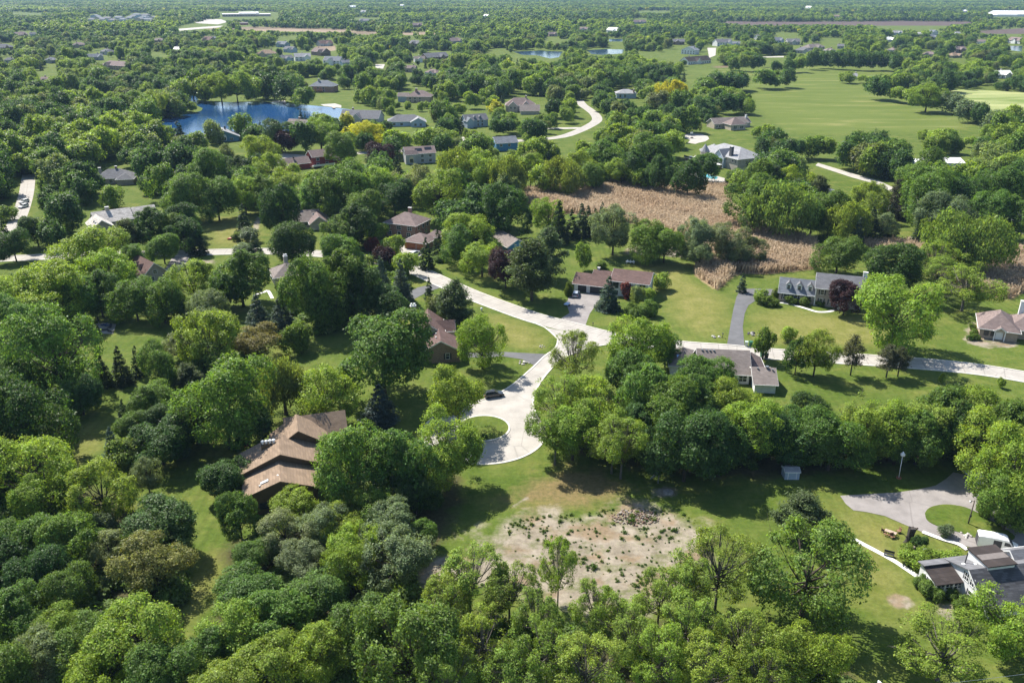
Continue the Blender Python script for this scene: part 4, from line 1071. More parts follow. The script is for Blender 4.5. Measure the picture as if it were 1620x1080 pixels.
# ---- weathered shake roof
h = House('shake_roof_house', 'house with weathered pale grey shake roof on the left', 'house', (141, 357), (212, 347), 2.7, 'weathered shake-roof house', [(136, 354), (166, 330), (214, 332), (266, 334), (264, 345), (240, 362), (205, 352), (176, 358), (155, 366)], (178, 346))
L_ = h.L
h.block(3, L_, 2, 12, 2.8, 3.2, 'gx', 'gbrick', 'weather', .5)
h.block(0.2, 7.5, -5.5, 6, 2.7, 2.7, 'gy', 'gbrick', 'weather', .5)
q = h.loc(248, 352, 2.7); h.block(q.x - 4.5, q.x + 3.5, 4, 12.5, 2.7, 2.8, 'gx', 'gbrick', 'weather', .5)
h.chimney(8.5, 7.0, 1.4, .9, 3, 7.4, WALLS['stone'])
for y in (-3.4, -.6): h.skylight(h.onroof(1.9, y, 2.7 + 2.7 * 1.7 / 3.65 + .2, -math.atan(2.7 / 3.65), 'y'), .8, 1.1)
h.win(3.8, .8, y=-5.5, w=1.8, h=1.4, cols=2)
# ---- tan Cape with dormers by the left road
h = House('dormer_house', 'small brown-roofed house with two dormers beside a pale driveway', 'house', (205, 428.5), (225, 439), 2.6, 'brown dormer house', [(206, 402), (216, 402), (242, 422), (236, 442), (222, 442), (208, 420)], (224, 422))
h.block(-4, h.L, 0, 8.6, 2.6, 3.9, 'gx', 'gbrick', 'brown', .45)
for x in (1.6, 5.0): h.dormer(x, 1.3, 3.4, 1.5, 1.3, 2.6, .8, 'beige', 'brown')
h.win(4.3, 2.9, y=h.L, side='r', w=1.2, h=1.2); h.win(3, .8, y=h.L, side='r', w=1.4, h=1.3)
h = House('grey_roof_house', 'low house with plain taupe roof and white-capped stone chimney', 'house', (434, 440), (486, 433), 2.6, 'low house with stone chimney', [(431, 440), (456, 418), (480, 414), (478, 432), (466, 442), (440, 442)], (458, 428))
h.block(0, h.L, 0, 9.5, 2.6, 3.0, 'hip', 'stone', 'taupe', .5); h.chimney(5.2, 6.8, 1.2, 1.0, 2, 7.2, WALLS['stone'], True, 2)
h = House('slate_roof_house', 'house with dark slate-blue roof behind trees, white van parked beside', 'house', (150, 283.5), (207, 281), 2.8, 'dark slate-roofed house', [(146, 268), (160, 262), (190, 260), (212, 274), (212, 286), (200, 284), (160, 276)], (178, 273))
h.block(0, h.L, 0, 11, 2.8, 3.6, 'hip', 'gbrick', 'grey', .5); h.chimney(1.5, 6, 1.2, .9, 2, 7, WALLS['stone']); h.chimney(9, 6, 1, .9, 4, 7.4); h.wins((3, 7, 12), .8, y=0, w=1.6, h=1.4)
h.block(h.L - 6, h.L + 1.5, -3.5, 6, 2.7, 2.5, 'hip', 'gbrick', 'grey', .45)
# ---- lake house, blue
h = House('blue_lake_house', 'slate-blue house with wide gable and arched white window by the lake', 'house', (331, 226), (379, 223), 0, 'blue lake house', [(324, 222), (352, 198), (380, 212), (380, 228), (360, 222), (335, 228)], (355, 214))
L_ = h.L
h.block(0, L_, 0, 13, 2.9, 3.9, 'gy', 'teal', 'lgrey', .6)
o = h.part(MB().prism([(L_ / 2 + 1.6 * math.cos(a_), 2.9 + 1.6 * math.sin(a_)) for a_ in np.linspace(0, math.pi, 13)] + [(L_ / 2 - 1.6, .7), (L_ / 2 + 1.6, .7)], -.08, -.005, 'y'), 'window', WHITE)
h.part(MB().box(L_ / 2 - 1.2, L_ / 2 + 1.2, -.11, -.084, .9, 2.6), 'pane', glass(), o)
h.win(L_ * .25, .8, w=1.8, h=1.4, cols=2); h.win(L_ * .75, .8, w=1.8, h=1.4, cols=2)
h.block(-4, .4, 4, 12, 2.6, 1.8, 'gx', 'white', 'lgrey', .4)
h.chimney(L_ * .36, 6, .9, .9, 4, 7.9, DARKPAINT, False); h.chimney(L_ * .6, 8, .9, .9, 4, 8.3, DARKPAINT, False)
# ---- barn-red house
h = House('red_house', 'barn-red house of three joined blocks with pale brown roofs', 'house', (452, 261.5), (488, 257.5), 3.0, 'barn-red house', [(450, 250), (486, 234), (546, 234), (548, 262), (500, 264), (470, 272), (452, 274)], (498, 252))
L_ = h.L; q = h.loc(494, 248, 5.8); q2 = h.loc(527, 245, 5.8)
h.block(0, L_ + 1, 0, 8.2, 3.0, 2.6, 'gx', 'red', 'mauve', .4)
h.block(q.x, q2.x, q.y, q.y + 8.6, 5.6, 2.7, 'gx', 'red', 'mauve', .45)
h.block(q2.x - .3, q2.x + 7, q.y + .8, q.y + 8.2, 3.0, 2.8, 'gx', 'red', 'mauve', .4)
w_ = q2.x - q.x
h.wins([q.x + w_ * f for f in (.25, .7)], 3.4, y=q.y, w=1.5, h=1.4); h.wins([q.x + w_ * f for f in (.25, .7)], .8, y=q.y, w=1.6, h=1.5)
h.chimney(q2.x + .9, q.y + 4, 1.1, 1.0, 2, 9.3); h.vent(L_ * .45, 3, 5.4, .5, 1.1, DARKPAINT)
h.part(MB().box(q.x - 1, q2.x, q.y - 3, q.y - .1, 1.0, 1.15).box(q.x - 1, q2.x, q.y - 3, q.y - 2.9, 1.15, 2.0), 'deck', WHITE)
# ---- grey two-storey house with arched window
h = House('grey_two_storey_house', 'grey two-storey house with arched window and dark roof panels', 'house', (642, 244), (689, 241.5), 5.4, 'grey house with roof panels', [(638, 244), (642, 234), (684, 227), (692, 242), (690, 252), (672, 258), (645, 263)], (664, 244))
L_ = h.L
h.block(0, L_, 0, 10, 5.4, 2.8, 'gx', 'grey', 'mauve', .4)
h.block(-.3, L_ * .36, -1.2, 3, 5.3, 1.7, 'gx', 'grey', 'mauve', .3)
for x, y in ((L_ * .45, 2.6), (L_ * .78, 3.2)):
    h.part(MB().box(-1.9, 1.9, -1.0, 1.0, .25, .34, h.onroof(x, y, 5.4 + 2.8 * y / 5, math.atan(2.8 / 5), 'x')), 'solar_panel', plain('panel_black', (0.015, 0.018, 0.025), .2))
cx_ = L_ * .17
o = h.part(MB().prism([(cx_ + 1.2 * math.cos(a_), 3.1 + 1.2 * math.sin(a_)) for a_ in np.linspace(0, math.pi, 11)] + [(cx_ - 1.2, .8), (cx_ + 1.2, .8)], -1.29, -1.206, 'y'), 'window', plain('cream_paint', (0.6, 0.52, 0.36)))
h.part(MB().box(cx_ - .9, cx_ + .9, -1.32, -1.293, 1.0, 2.9), 'pane', glass(), o)
h.wins((L_ * .55, L_ * .82), 3.4, y=0, w=1.5, h=1.3); h.wins((L_ * .55, L_ * .82), .8, y=0, w=1.6, h=1.5)
# ---- other mid-distance houses
h = House('bright_blue_house', 'bright blue two-storey house with grey roof above willow tops', 'house', (785, 227), (819, 225), 4.6, 'bright blue house', [(782, 216), (818, 213), (822, 236), (794, 238), (786, 232)], (802, 226))
h.block(0, h.L, 0, 9.5, 4.6, 2.8, 'gx', 'blue', 'slate', .4); h.wins((3, 8), 2.6, y=0, w=1.5, h=1.3)
h = House('grey_hip_house', 'grey hipped house with white-blue gabled wing beyond the far street', 'house', (614, 193), (671, 192), 3.2, 'grey hipped house', [(610, 190), (630, 177), (656, 176), (678, 186), (676, 200), (650, 203), (630, 196)], (642, 187))
L_ = h.L
h.block(0, L_, 0, 13, 3.2, 3.8, 'hip', 'lblue', 'grey', .5); h.block(L_ - 9, L_ + 1, -4, 6, 3.3, 2.6, 'gy', 'lblue', 'lgrey', .4); h.wins((L_ - 6, L_ - 2.5), .8, y=-4, w=1.6, h=1.5); h.wins((4, 9), .8, y=0, w=1.8, h=1.5)
h = House('dormered_blue_house', 'pale blue two-storey house with dark dormered roof beyond the far street', 'house', (737, 191), (772, 188.5), 4.8, 'pale blue dormered house', [(733, 184), (770, 178), (776, 190), (770, 203), (742, 204)], (755, 192))
h.block(0, h.L, 0, 9, 4.8, 3.2, 'gx', 'lblue', 'grey', .4); h.wins((2, 5, 9, 12), .8, y=0, w=1.2, h=1.5); h.wins((2, 5, 9, 12), 3, y=0, w=1.2, h=1.3)
h.block(0, 4.5, -2.5, 4, 4.6, 2.2, 'gy', 'lblue', 'slate', .3); h.dormer(7, 1, 5.2, 1.6, 1.4, 3, .8, 'lblue', 'grey'); h.dormer(11, 1, 5.2, 1.6, 1.4, 3, .8, 'lblue', 'grey')
h = House('many_gabled_house', 'large tan-roofed house with many gables near the curved street', 'house', (800, 167), (846, 167), 4.6, 'tan many-gabled house', [(797, 162), (806, 150), (840, 149), (852, 162), (846, 172), (850, 178), (820, 180), (802, 172)], (822, 163))
L_ = h.L
h.block(0, L_, 0, 13, 4.6, 5, 'hip', 'stone', 'mauve', .5); h.block(2, 9, -2.5, 6, 4.5, 3.2, 'gy', 'stone', 'mauve', .4); h.block(12, 19, -2, 6, 4.4, 3.6, 'gy', 'stone', 'mauve', .4); h.block(L_ * .5, L_ + 3, -16, -5, 2.8, 3.6, 'gx', 'stone', 'taupe', .5); h.wins((4, 7, 14, 17), 2.4, y=-2.5, w=1.4, h=1.5); h.chimney(L_ * .7, 7, 1.2, 1, 5, 11)
h = House('tall_chimney_house', 'brown-roofed brick house with a broad chimney among tall trees', 'house', (643, 153), (680, 153.5), 4.8, 'broad-chimney brick house', [(626, 144), (642, 138), (668, 137), (682, 150), (680, 160), (655, 160), (626, 152)], (660, 148))
h.block(0, h.L, 0, 13, 4.8, 4.4, 'hip', 'tbrick', 'mauve', .5); h.chimney(h.L * .38, 5, 1.8, 1.2, 5, 10.8); h.block(-8, .5, 3, 10, 4.6, 2.4, 'gx', 'lblue', 'taupe', .4); h.wins((3, 7, 11), 2.6, y=0, w=1.6, h=1.5); h.wins((3, 7, 11), .6, y=0, w=1.6, h=1.4)
h = House('lakeside_brick_house', 'brick house with slate hipped roof and deck above the lakeside beach', 'house', (489, 136.5), (527, 137), 5.2, 'lakeside brick house', [(486, 138), (492, 128), (504, 124), (530, 130), (534, 142), (520, 150), (488, 150)], (508, 138))
h.block(0, h.L, 0, 14, 5.2, 4.6, 'hip', 'brick', 'slate', .5); h.chimney(h.L * .33, 6, 1.4, 1.2, 5, 11.2, WALLS['stone']); h.wins((3, 8, 13), 3, y=0, w=1.8, h=1.5); h.wins((3, 8, 13), .6, y=0, w=1.8, h=1.5)
h.part(MB().box(-3, h.L * .6, -4, -.1, 1.2, 1.4).box(-3, h.L * .6, -4, -3.9, 1.4, 2.2), 'deck', plain('deck_wood', (0.3, 0.15, 0.09)))
h = House('pale_hip_house', 'pale hipped house with brick chimney beyond the curved street', 'house', (976, 148), (1007, 148), 4.2, 'pale hipped house', [(972, 146), (990, 139), (1008, 146), (1010, 160), (978, 156)], (991, 148))
h.block(0, h.L, 0, 12, 4.2, 2.9, 'hip', 'lblue', 'lgrey', .6); h.chimney(h.L * .86, 1, 1.2, 1, 0, 7.4); h.wins((3, 7), .8, y=0, w=1.6, h=2.4)
h = House('court_house', 'tan house with hipped porch wing beside the round concrete court', 'house', (1133, 197), (1190, 194), 3.2, 'tan house by the round court', [(1130, 186), (1170, 182), (1194, 192), (1188, 202), (1175, 210), (1154, 212), (1150, 204), (1134, 205)], (1160, 196))
L_ = h.L
h.block(0, L_, 2, 12, 3.2, 3.0, 'gx', 'beige', 'taupe', .5); q = h.loc(1157, 198.5, 3.4); h.block(q.x, q.x + 11, q.y, q.y + 10, 3.6, 4.0, 'hip', 'beige', 'mauve', .5)
h.wins((q.x + 3, q.x + 8), .9, y=q.y, w=2.6, h=1.8, cols=2); h.chimney(L_ - 1.5, 6, 1, 1, 3, 7.6, WALLS['white']); h.wins((2, 4), .8, y=2, w=1.3, h=1.4)
# ---- stone mansion with a pool
h = House('stone_mansion', 'large stone mansion with pale grey hipped roofs above its swimming pool', 'house', (1107, 255), (1166, 271), 0, 'stone mansion', [(1096, 250), (1104, 240), (1128, 228), (1180, 230), (1186, 244), (1168, 250), (1152, 266), (1140, 278), (1150, 290), (1100, 290), (1092, 276), (1092, 260)], (1140, 248))
L_ = h.L
h.block(0, L_, 0, 17, 6.0, 4.4, 'hip', 'stone', 'lgrey', .6)
h.block(-3, 7, 2.5, 12, 5.8, 3.2, 'hip', 'stone', 'lgrey', .5)
T = MB().lathe([(2.3, 0), (2.3, 6.2)], 10, Matrix.Translation((4.6, -.8, 0))); h.part(T, 'turret', WALLS['stone'])
h.part(MB().lathe([(2.75, 6.2), (.02, 10.2)], 10, Matrix.Translation((4.6, -.8, 0))), 'turret_roof', ROOFS['lgrey'])
gx_ = L_ * .56
h.block(gx_ - 4, gx_ + 4, -1.6, 5, 5.6, 3.6, 'gy', 'lblue', 'slate', .45)
for i in range(5): h.win(gx_ - 2.8 + i * 1.4, .9, y=-1.6, w=1.0, h=3.9)
h.wins((9, 11.5), .9, y=0, w=1.6, h=1.8); h.wins((9, 11.5), 3.6, y=0, w=1.6, h=1.6); h.wins((L_ - 4, L_ - 1.8), 3.6, y=0, w=1.2, h=1.6)
h.chimney(gx_ + 6.3, 1.2, 1.7, 1.5, 4, 11.4, plain('dark_stone', (0.10, 0.10, 0.11), .9))
q = h.loc(1132, 274, 0)
h.part(MB().box(-4.5, gx_ + 5, -7.5, -2.9, 2.0, 2.3), 'terrace', WHITE)
h.part(MB().box(-4.2, gx_ + 4.8, -7.2, -2.95, 0, 1.996), 'terrace_wall', WALLS['dbrick'])
h.part(MB().box(-4.5, gx_ + 5, -7.5, -7.42, 2.3, 3.2), 'railing', DARKPAINT)
h = House('white_roof_barn', 'long low barn with bright white metal roof and blue end wall', 'barn', (1476, 258), (1527, 258.5), 3.6, 'white-roofed barn', [(1448, 252), (1456, 247), (1490, 245), (1536, 246), (1538, 262), (1524, 262), (1516, 255), (1496, 252), (1478, 256), (1468, 262), (1450, 262)], (1500, 250))
h.block(0, h.L, 0, 14, 3.6, 1.5, 'gx', 'lblue', 'white', .3); q = h.loc(1451, 258.5, 3.2); h.block(q.x, 1, q.y + .3, q.y + 10, 3.2, 1.3, 'gx', 'lblue', 'white', .3); h.garage(7, 0, 4, 2.8, WHITE)
h = House('grey_dormer_house', 'grey-roofed house with a dormer cut by the right edge of the picture', 'house', (1595, 352), (1640, 364), 2.8, 'grey dormer house at right edge', [(1593, 350), (1606, 322), (1640, 322), (1640, 364), (1606, 356)], (1607, 342))
h.block(0, h.L, 0, 11, 2.8, 4.2, 'gx', 'white', 'slate', .5); h.dormer(4, 1.6, 4.0, 2.0, 1.6, 3.4, .8, 'white', 'slate')
h = House('small_grey_house', 'small hipped slate-grey roof between trees near the right-hand lane', 'house', (1290, 303), (1318, 300.5), 2.5, 'small slate-grey roof', [(1290, 303), (1296, 297), (1318, 292), (1320, 298), (1300, 305)], (1304, 298))
h.block(0, h.L, 0, 8, 2.5, 2.2, 'hip', 'white', 'slate', .4)
# ---- the far houses: two blocks, chimney, windows each
FAR = [  # px, eave y, width px, eave height, kind, wall, roof, label, name words
 (456, 92, 17, 5, 'gx', 'lblue', 'grey', 'pale blue house at the left end of the white row', 'pale blue end house'),
 (479, 90, 25, 5.2, 'gx', 'white', 'lgrey', 'white house with dormers in the middle of the white row', 'white dormered house'),
 (524, 96, 26, 5.4, 'gx', 'white', 'slate', 'white house with slate roof right of the maroon house', 'white slate-roofed house'),
 (501, 82, 18, 5, 'gx', 'dbrick', 'mauve', 'maroon house behind the row of white houses', 'maroon house'),
 (517, 69, 20, 4, 'gx', 'white', 'brown', 'white barn with brown roof behind a bare dirt lot', 'brown-roofed barn'),
 (420, 85, 28, 4.6, 'hip', 'cream', 'tan', 'cream house with tan roof left of the white row', 'cream house'),
 (455, 78, 14, 4.6, 'gx', 'lblue', 'grey', 'grey-blue house tucked above the pale blue end house', 'grey-blue house'),
 (10, 75, 24, 5.2, 'hip', 'dbrick', 'grey', 'large brick house with dark roof at the far left edge', 'dark brick house'),
 (14, 95, 16, 4, 'hip', 'grey', 'grey', 'grey hipped roof below the dark brick house at far left', 'far-left grey roof'),
 (78, 95, 15, 4, 'hip', 'grey', 'slate', 'small round-looking slate roof among trees at left', 'small slate roof'),
 (179, 104, 38, 4.8, 'hip', 'tbrick', 'mauve', 'big mauve hipped roof above the woods left of the lake', 'big mauve roof'),
 (152, 90, 22, 4.4, 'gx', 'grey', 'slate', 'slate roofed pair of blocks behind the big mauve roof', 'paired slate roof'),
 (123, 71, 17, 4.6, 'hip', 'gbrick', 'mauve', 'mauve roof with white chimney deep in the left woods', 'white-chimney roof'),
 (165, 82, 14, 4.2, 'hip', 'grey', 'grey', 'pale grey roof behind the paired slate roof', 'pale grey roof'),
 (36, 55, 16, 4.6, 'gx', 'dbrick', 'mauve', 'mauve gabled house high in the far left woods', 'far-left mauve gable'),
 (52, 54, 10, 4.6, 'gx', 'lblue', 'grey', 'blue-grey gable beside the far left mauve gable', 'far-left blue gable'),
 (250, 64, 12, 4.6, 'gx', 'dbrick', 'taupe', 'dark house above the yellow tree left of the tan field', 'dark house by yellow tree'),
 (325, 63, 12, 4.6, 'gx', 'tbrick', 'brown', 'brown house left of its blue-grey neighbour below the tan field', 'brown house below the field'),
 (336, 61, 12, 5, 'gx', 'lblue', 'slate', 'blue-grey house below the far tan field', 'blue-grey house below the field'),
 (279, 78, 8, 3, 'gx', 'white', 'white', 'tiny white shed in the woods left of the lake', 'tiny white shed'),
 (443, 70, 14, 4.6, 'gx', 'lblue', 'slate', 'slate roof above the grey-blue house', 'upper slate roof'),
 (693, 90, 34, 5, 'gx', 'dbrick', 'grey', 'long dark-roofed house with several gables in mid distance', 'long dark-roofed house'),
 (664, 93, 16, 4.4, 'gx', 'white', 'taupe', 'taupe gable left of the long dark-roofed house', 'taupe gable'),
 (648, 108, 16, 4.6, 'gx', 'gbrick', 'mauve', 'mauve roof with round dormer right of the pale parking patch', 'round-dormer roof'),
 (681, 115, 18, 4.6, 'hip', 'lblue', 'mauve', 'blue house with pale mauve hip roof', 'blue pale-hip house'),
 (548, 99, 12, 4.4, 'gx', 'lblue', 'slate', 'blue-grey roof just right of the white row', 'roof right of the white row'),
 (613, 86, 12, 4.4, 'gx', 'lblue', 'slate', 'slate roof left of the taupe gable', 'slate roof left'),
 (655, 69, 16, 4.6, 'gx', 'dbrick', 'grey', 'dark blue roof under a row of yellow trees', 'roof under yellow trees'),
 (722, 65, 16, 4.6, 'gx', 'grey', 'mauve', 'grey-mauve house below the pale strip field', 'grey-mauve house'),
 (661, 40, 15, 4.6, 'gx', 'dbrick', 'mauve', 'mauve house just above the pale strip field', 'mauve house above field'),
 (575, 33, 14, 4.6, 'gx', 'grey', 'grey', 'grey roof in woods above the left end of the strip field', 'grey roof above field'),
 (574, 19, 8, 4.6, 'gx', 'white', 'lgrey', 'small white house right of far yellow bushes', 'far small white house'),
 (559, 11, 9, 4.6, 'gx', 'white', 'white', 'white roof glint near the skyline, left of centre', 'far white roof'),
 (636, 9, 6, 5, 'gx', 'white', 'white', 'tiny white roof near the skyline at centre', 'tiny skyline roof'),
 (768, 25, 6, 5, 'gx', 'white', 'white', 'tiny bright white gable in the far woods', 'tiny bright gable'),
 (831, 58, 7, 4.5, 'gx', 'white', 'white', 'tiny white gable beside a yellow tree', 'white gable by yellow tree'),
 (875, 54, 12, 4.5, 'gx', 'tbrick', 'mauve', 'mauve roof right of the yellow tree', 'mauve roof by yellow tree'),
 (923, 46, 12, 4.5, 'gx', 'grey', 'mauve', 'pale mauve roof left of the white pond house', 'pale mauve roof'),
 (968, 48, 17, 5, 'gx', 'white', 'white', 'white house with pale roof behind the small blue pond', 'white pond house'),
 (1013, 35, 20, 4.5, 'gx', 'grey', 'mauve', 'long mauve roof in woods beyond the pond', 'long mauve roof'),
 (1074, 66, 18, 5, 'gx', 'dbrick', 'grey', 'dark-roofed house right of the pond meadow', 'dark house by the meadow'),
 (1089, 79, 22, 6, 'gy', 'white', 'slate', 'tall white gabled house with blue end wall above the field', 'tall white gable'),
 (1107, 96, 36, 4, 'gx', 'white', 'black', 'long dark-brown-roofed white house at the top of the field', 'dark-roofed field house'),
 (1147, 67, 24, 6, 'gx', 'white', 'grey', 'big white house with twin gables above the field', 'twin-gabled white house'),
 (1165, 69, 12, 5, 'gx', 'lblue', 'slate', 'slate wing house right of the twin-gabled white house', 'slate wing house'),
 (1196, 58, 6, 6, 'gy', 'white', 'grey', 'narrow white gable above the pale lane', 'narrow white gable'),
 (1233, 64, 14, 5.5, 'gx', 'lblue', 'slate', 'blue-grey house with white gable, centre of the upper street', 'blue-grey upper house'),
 (1256, 66, 20, 5, 'gx', 'grey', 'grey', 'dark grey house right of the blue-grey upper house', 'dark grey upper house'),
 (1268, 80, 22, 4, 'hip', 'grey', 'grey', 'grey hipped roof nearest the tall dark hedge trees', 'grey hip near hedge'),
 (1293, 75, 24, 4, 'hip', 'beige', 'taupe', 'taupe hipped roof right of the grey hipped one', 'taupe hip'),
 (1315, 80, 14, 3.6, 'hip', 'grey', 'taupe', 'small pale roof at the right end of the hedge street', 'small hedge roof'),
 (1330, 73, 10, 4, 'gx', 'grey', 'grey', 'grey roof behind the hedge street', 'grey hedge roof'),
 (1409, 79, 10, 4, 'hip', 'grey', 'mauve', 'pale mauve roof above the row of hedge trees', 'roof above hedge'),
 (1408, 63, 12, 3.5, 'gx', 'white', 'white', 'white flat-looking roof in the right-hand woods', 'white woods roof'),
 (1421, 52, 14, 4.5, 'gx', 'lblue', 'lgrey', 'pale blue roof above the white woods roof', 'pale blue woods roof'),
 (1469, 86, 20, 4, 'hip', 'stone', 'mauve', 'mauve hipped house in the woods right of the field', 'mauve hip right of field'),
 (1514, 88, 12, 3, 'hip', 'beige', 'tan', 'small orange-tan roof in the right-hand woods', 'orange-tan roof'),
 (1521, 78, 16, 5.2, 'gx', 'dbrick', 'mauve', 'brown gabled house behind the orange-tan roof', 'brown gable behind'),
 (1553, 66, 14, 4.5, 'gx', 'white', 'mauve', 'white house beside the right-hand pond', 'white pond-side house'),
 (1604, 64, 20, 5.2, 'gx', 'white', 'mauve', 'mauve-roofed houses above the pond at right edge', 'house above right pond'),
 (1480, 51, 9, 5, 'gy', 'white', 'slate', 'white gable below the brown far field', 'white gable below field'),
 (1516, 53, 7, 4, 'gx', 'white', 'lgrey', 'small white roof below the right end of the brown field', 'white roof below field'),
 (1454, 54, 8, 4, 'gx', 'white', 'lgrey', 'small pale roof left of the white gable', 'pale roof left of gable'),
 (1477, 59, 9, 5, 'gx', 'lblue', 'slate', 'blue-grey house just under the white gable', 'blue house under gable'),
 (1590, 118, 24, 4, 'gx', 'white', 'white', 'white barn roof with tall white post in right-hand trees', 'white barn in trees'),
 (1352, 121, 8, 2.6, 'gx', 'white', 'lgrey', 'small pale shed between bushes in the meadow', 'meadow shed'),
 (1278, 12, 8, 5, 'gx', 'white', 'white', 'white house speck in far woods right of centre', 'far white speck'),
 (1527, 18, 7, 5, 'gx', 'white', 'white', 'white house speck left of the big white hall', 'speck left of hall'),
 (1324, 26, 9, 5, 'gx', 'cream', 'tan', 'cream house speck above the brown field', 'cream speck'),
 (70, 127, 16, 3.5, 'gx', 'beige', 'mauve', 'beige roof glimpsed in the woods at left', 'beige woods roof'),
 (25, 140, 10, 3.5, 'gx', 'tbrick', 'tan', 'tan roof corner showing through woods at far left', 'tan woods roof'),
 (1070, 157, 20, 4, 'hip', 'grey', 'lgrey', 'pale grey hip roof left of the golden tree row', 'pale grey hip by golden tree'),
 (568, 187, 60, 3.2, 'gx', 'grey', 'grey', 'long low dark grey roof among golden trees', 'long grey roof'),
 (467, 197, 28, 3.2, 'gx', 'grey', 'taupe', 'taupe roof behind the round tree by the lake', 'taupe lake roof'),
]
for i, (px, ey, wp, e, t_, wl, rf, lab, short) in enumerate(FAR):
    sk = ((i * 37) % 7 - 3) * 0.012 * wp * min(1, 0.02 * (ey + 10))
    hgt = wp * 0.42 + 2
    h = House('far_house' if 'barn' not in lab and 'shed' not in lab else ('far_barn' if 'barn' in lab else 'far_shed'), lab, 'house' if 'barn' not in lab and 'shed' not in lab else ('barn' if 'barn' in lab else 'shed'),
              (px - wp / 2, ey - sk), (px + wp / 2, ey + sk), e, short, [(px - wp * .55, ey - hgt * .55), (px + wp * .55, ey - hgt * .55), (px + wp * .45, ey + 1 + hgt * .10), (px - wp * .45, ey + 1 + hgt * .10)], (px, ey))
    L_ = h.L; dp_ = min(max(8, L_ * .6), 14); ri = min(max(2.4, dp_ * .32), 4.5)
    h.block(0, L_, 0, dp_, e, ri, t_, wl, rf, .5)
    if L_ > 11 and t_ != 'gy':
        k = .2 + .5 * ((i * 13) % 5) / 4
        h.block(L_ * k, L_ * k + min(7, L_ * .4), -2.6, dp_ * .5, e - .2, ri * .75, 'gy', wl, rf, .4)
    h.chimney(L_ * (.25 + .5 * ((i * 7) % 3) / 2), dp_ * .62, 1.1, 1.0, e, e + ri + 1.3, WALLS['brick'] if wl not in ('white',) else WALLS['stone'])
    nW = max(2, int(L_ / 4))
    for z_ in ((.8, 3.3) if e > 4.7 else (.8,)):
        for j in range(nW):
            x_ = (j + .5) * L_ / nW
            h.part(MB().box(x_ - .7, x_ + .7, -.05, -.006, z_, z_ + 1.4), 'window', glass())
# big far buildings
h = House('school_building', 'long flat white-roofed building beyond the far tan field', 'school', (352, 27), (405, 26.5), 0, 'far flat-roofed school', [(346, 19), (440, 19), (440, 29), (350, 31)], (390, 24))
L_ = h.L
h.block(0, L_, 0, 60, 7, 1, 'flat', 'tbrick', 'white', .6, th=.9); h.block(L_ * .5, L_ * 1.1, 30, 110, 10, 1, 'flat', 'grey', 'white', .6, th=.9); h.block(L_ * 1.0, L_ * 1.45, 10, 60, 6, 1, 'flat', 'tbrick', 'white', .6, th=.9)
for j in range(12): h.part(MB().box(L_ * (j + .2) / 12, L_ * (j + .8) / 12, -.08, -.01, 1.5, 4.5), 'window', glass())
h = House('storage_shed', 'low long dark-red shed at the edge of the far tan field', 'shed', (381, 40), (393, 39.7), 0, 'low shed by the tan field', [(380, 37), (394, 37), (394, 41), (380, 41)], (387, 39))
h.block(0, h.L, 0, 12, 4, 2, 'gx', 'red', 'taupe', .4)
h = House('white_hall', 'huge white-roofed hall on the skyline at upper right', 'warehouse', (1577, 26.5), (1640, 26.8), 0, 'huge white hall', [(1570, 19), (1640, 19), (1640, 28), (1572, 28)], (1600, 23))
h.block(0, h.L, 0, 90, 7, 9, 'gx', 'white', 'white', .6)
h.block(-14, h.L * .5, -4, 30, 5, 3, 'gx', 'white', 'white', .5)
RNG = random.Random(3)
ESTP = [(143, 31), (152, 28.5), (160, 31), (168, 29), (176, 32), (186, 28), (192, 31), (203, 28.5), (209, 26), (218, 30), (226, 27), (233, 31), (240, 28), (148, 25.5), (214, 23.5), (228, 24)]
EST = {}
for nm_, lo_, hi_ in (('front', 30, 40), ('middle', 27.5, 30), ('back', 0, 27.5)):
    for k, j in enumerate(sorted((j for j, q in enumerate(ESTP) if lo_ <= q[1] < hi_), key=lambda j: ESTP[j][0])): EST[j] = (nm_, k)
for j, (px, py) in enumerate(ESTP):
    wp = RNG.uniform(8, 12)
    h = House('terraced_house', 'grey-blue roofed house in the far-off dense estate at upper left', 'house', (px - wp / 2, py - .2), (px + wp / 2, py + .2), 5.5, None, [(px - wp / 2, py - 3), (px + wp / 2, py - 3), (px + wp / 2, py + 1.5), (px - wp / 2, py + 1.5)], (px, py))
    h.root['group'] = 'houses of the far dense estate'
    h.root['label'] = '%s small grey-blue roof of the %s row of the far dense estate' % (('leftmost', 'second from left', 'third from left', 'fourth from left', 'fifth from left', 'sixth from left', 'seventh from left', 'eighth from left')[EST[j][1]], EST[j][0])
    h.block(0, h.L, 0, 12, 5.5, 3.5, RNG.choice(['gx', 'gy', 'hip']), RNG.choice(['grey', 'lblue', 'beige']), RNG.choice(['slate', 'grey', 'slate']), .5)
# ------------------------------------------------------------------ vehicles
TYRE = plain('tyre', (0.018, 0.018, 0.019), 0.8)
RIM = plain('rim', (0.42, 0.42, 0.43), 0.35, 0.1, 4, 0.8)
def paint(name, col):
    m = plain(name, col, 0.28, 0.03, 1.0, 0.0, 0.5)
    m.node_tree.nodes["Principled BSDF"].inputs["Coat Weight"].default_value = 0.6
    return m
def wheel(root, x, y, r=0.33, w=0.22):
    M = Matrix.Translation((x, y, r)) @ Matrix.Rotation(math.pi / 2, 4, 'X')
    o = MB().lathe([(r * .62, -w / 2), (r * .95, -w / 2), (r, -w * .3), (r, w * .3), (r * .95, w / 2), (r * .62, w / 2)], 16, M).link('tyre', TYRE, root, None, True)
    o.name = 'wheel'
    MB().lathe([(r * .2, -w * .46), (r * .6, -w * .40), (r * .6, w * .40), (r * .2, w * .46)], 10, M).link('rim', RIM, o)
    return o
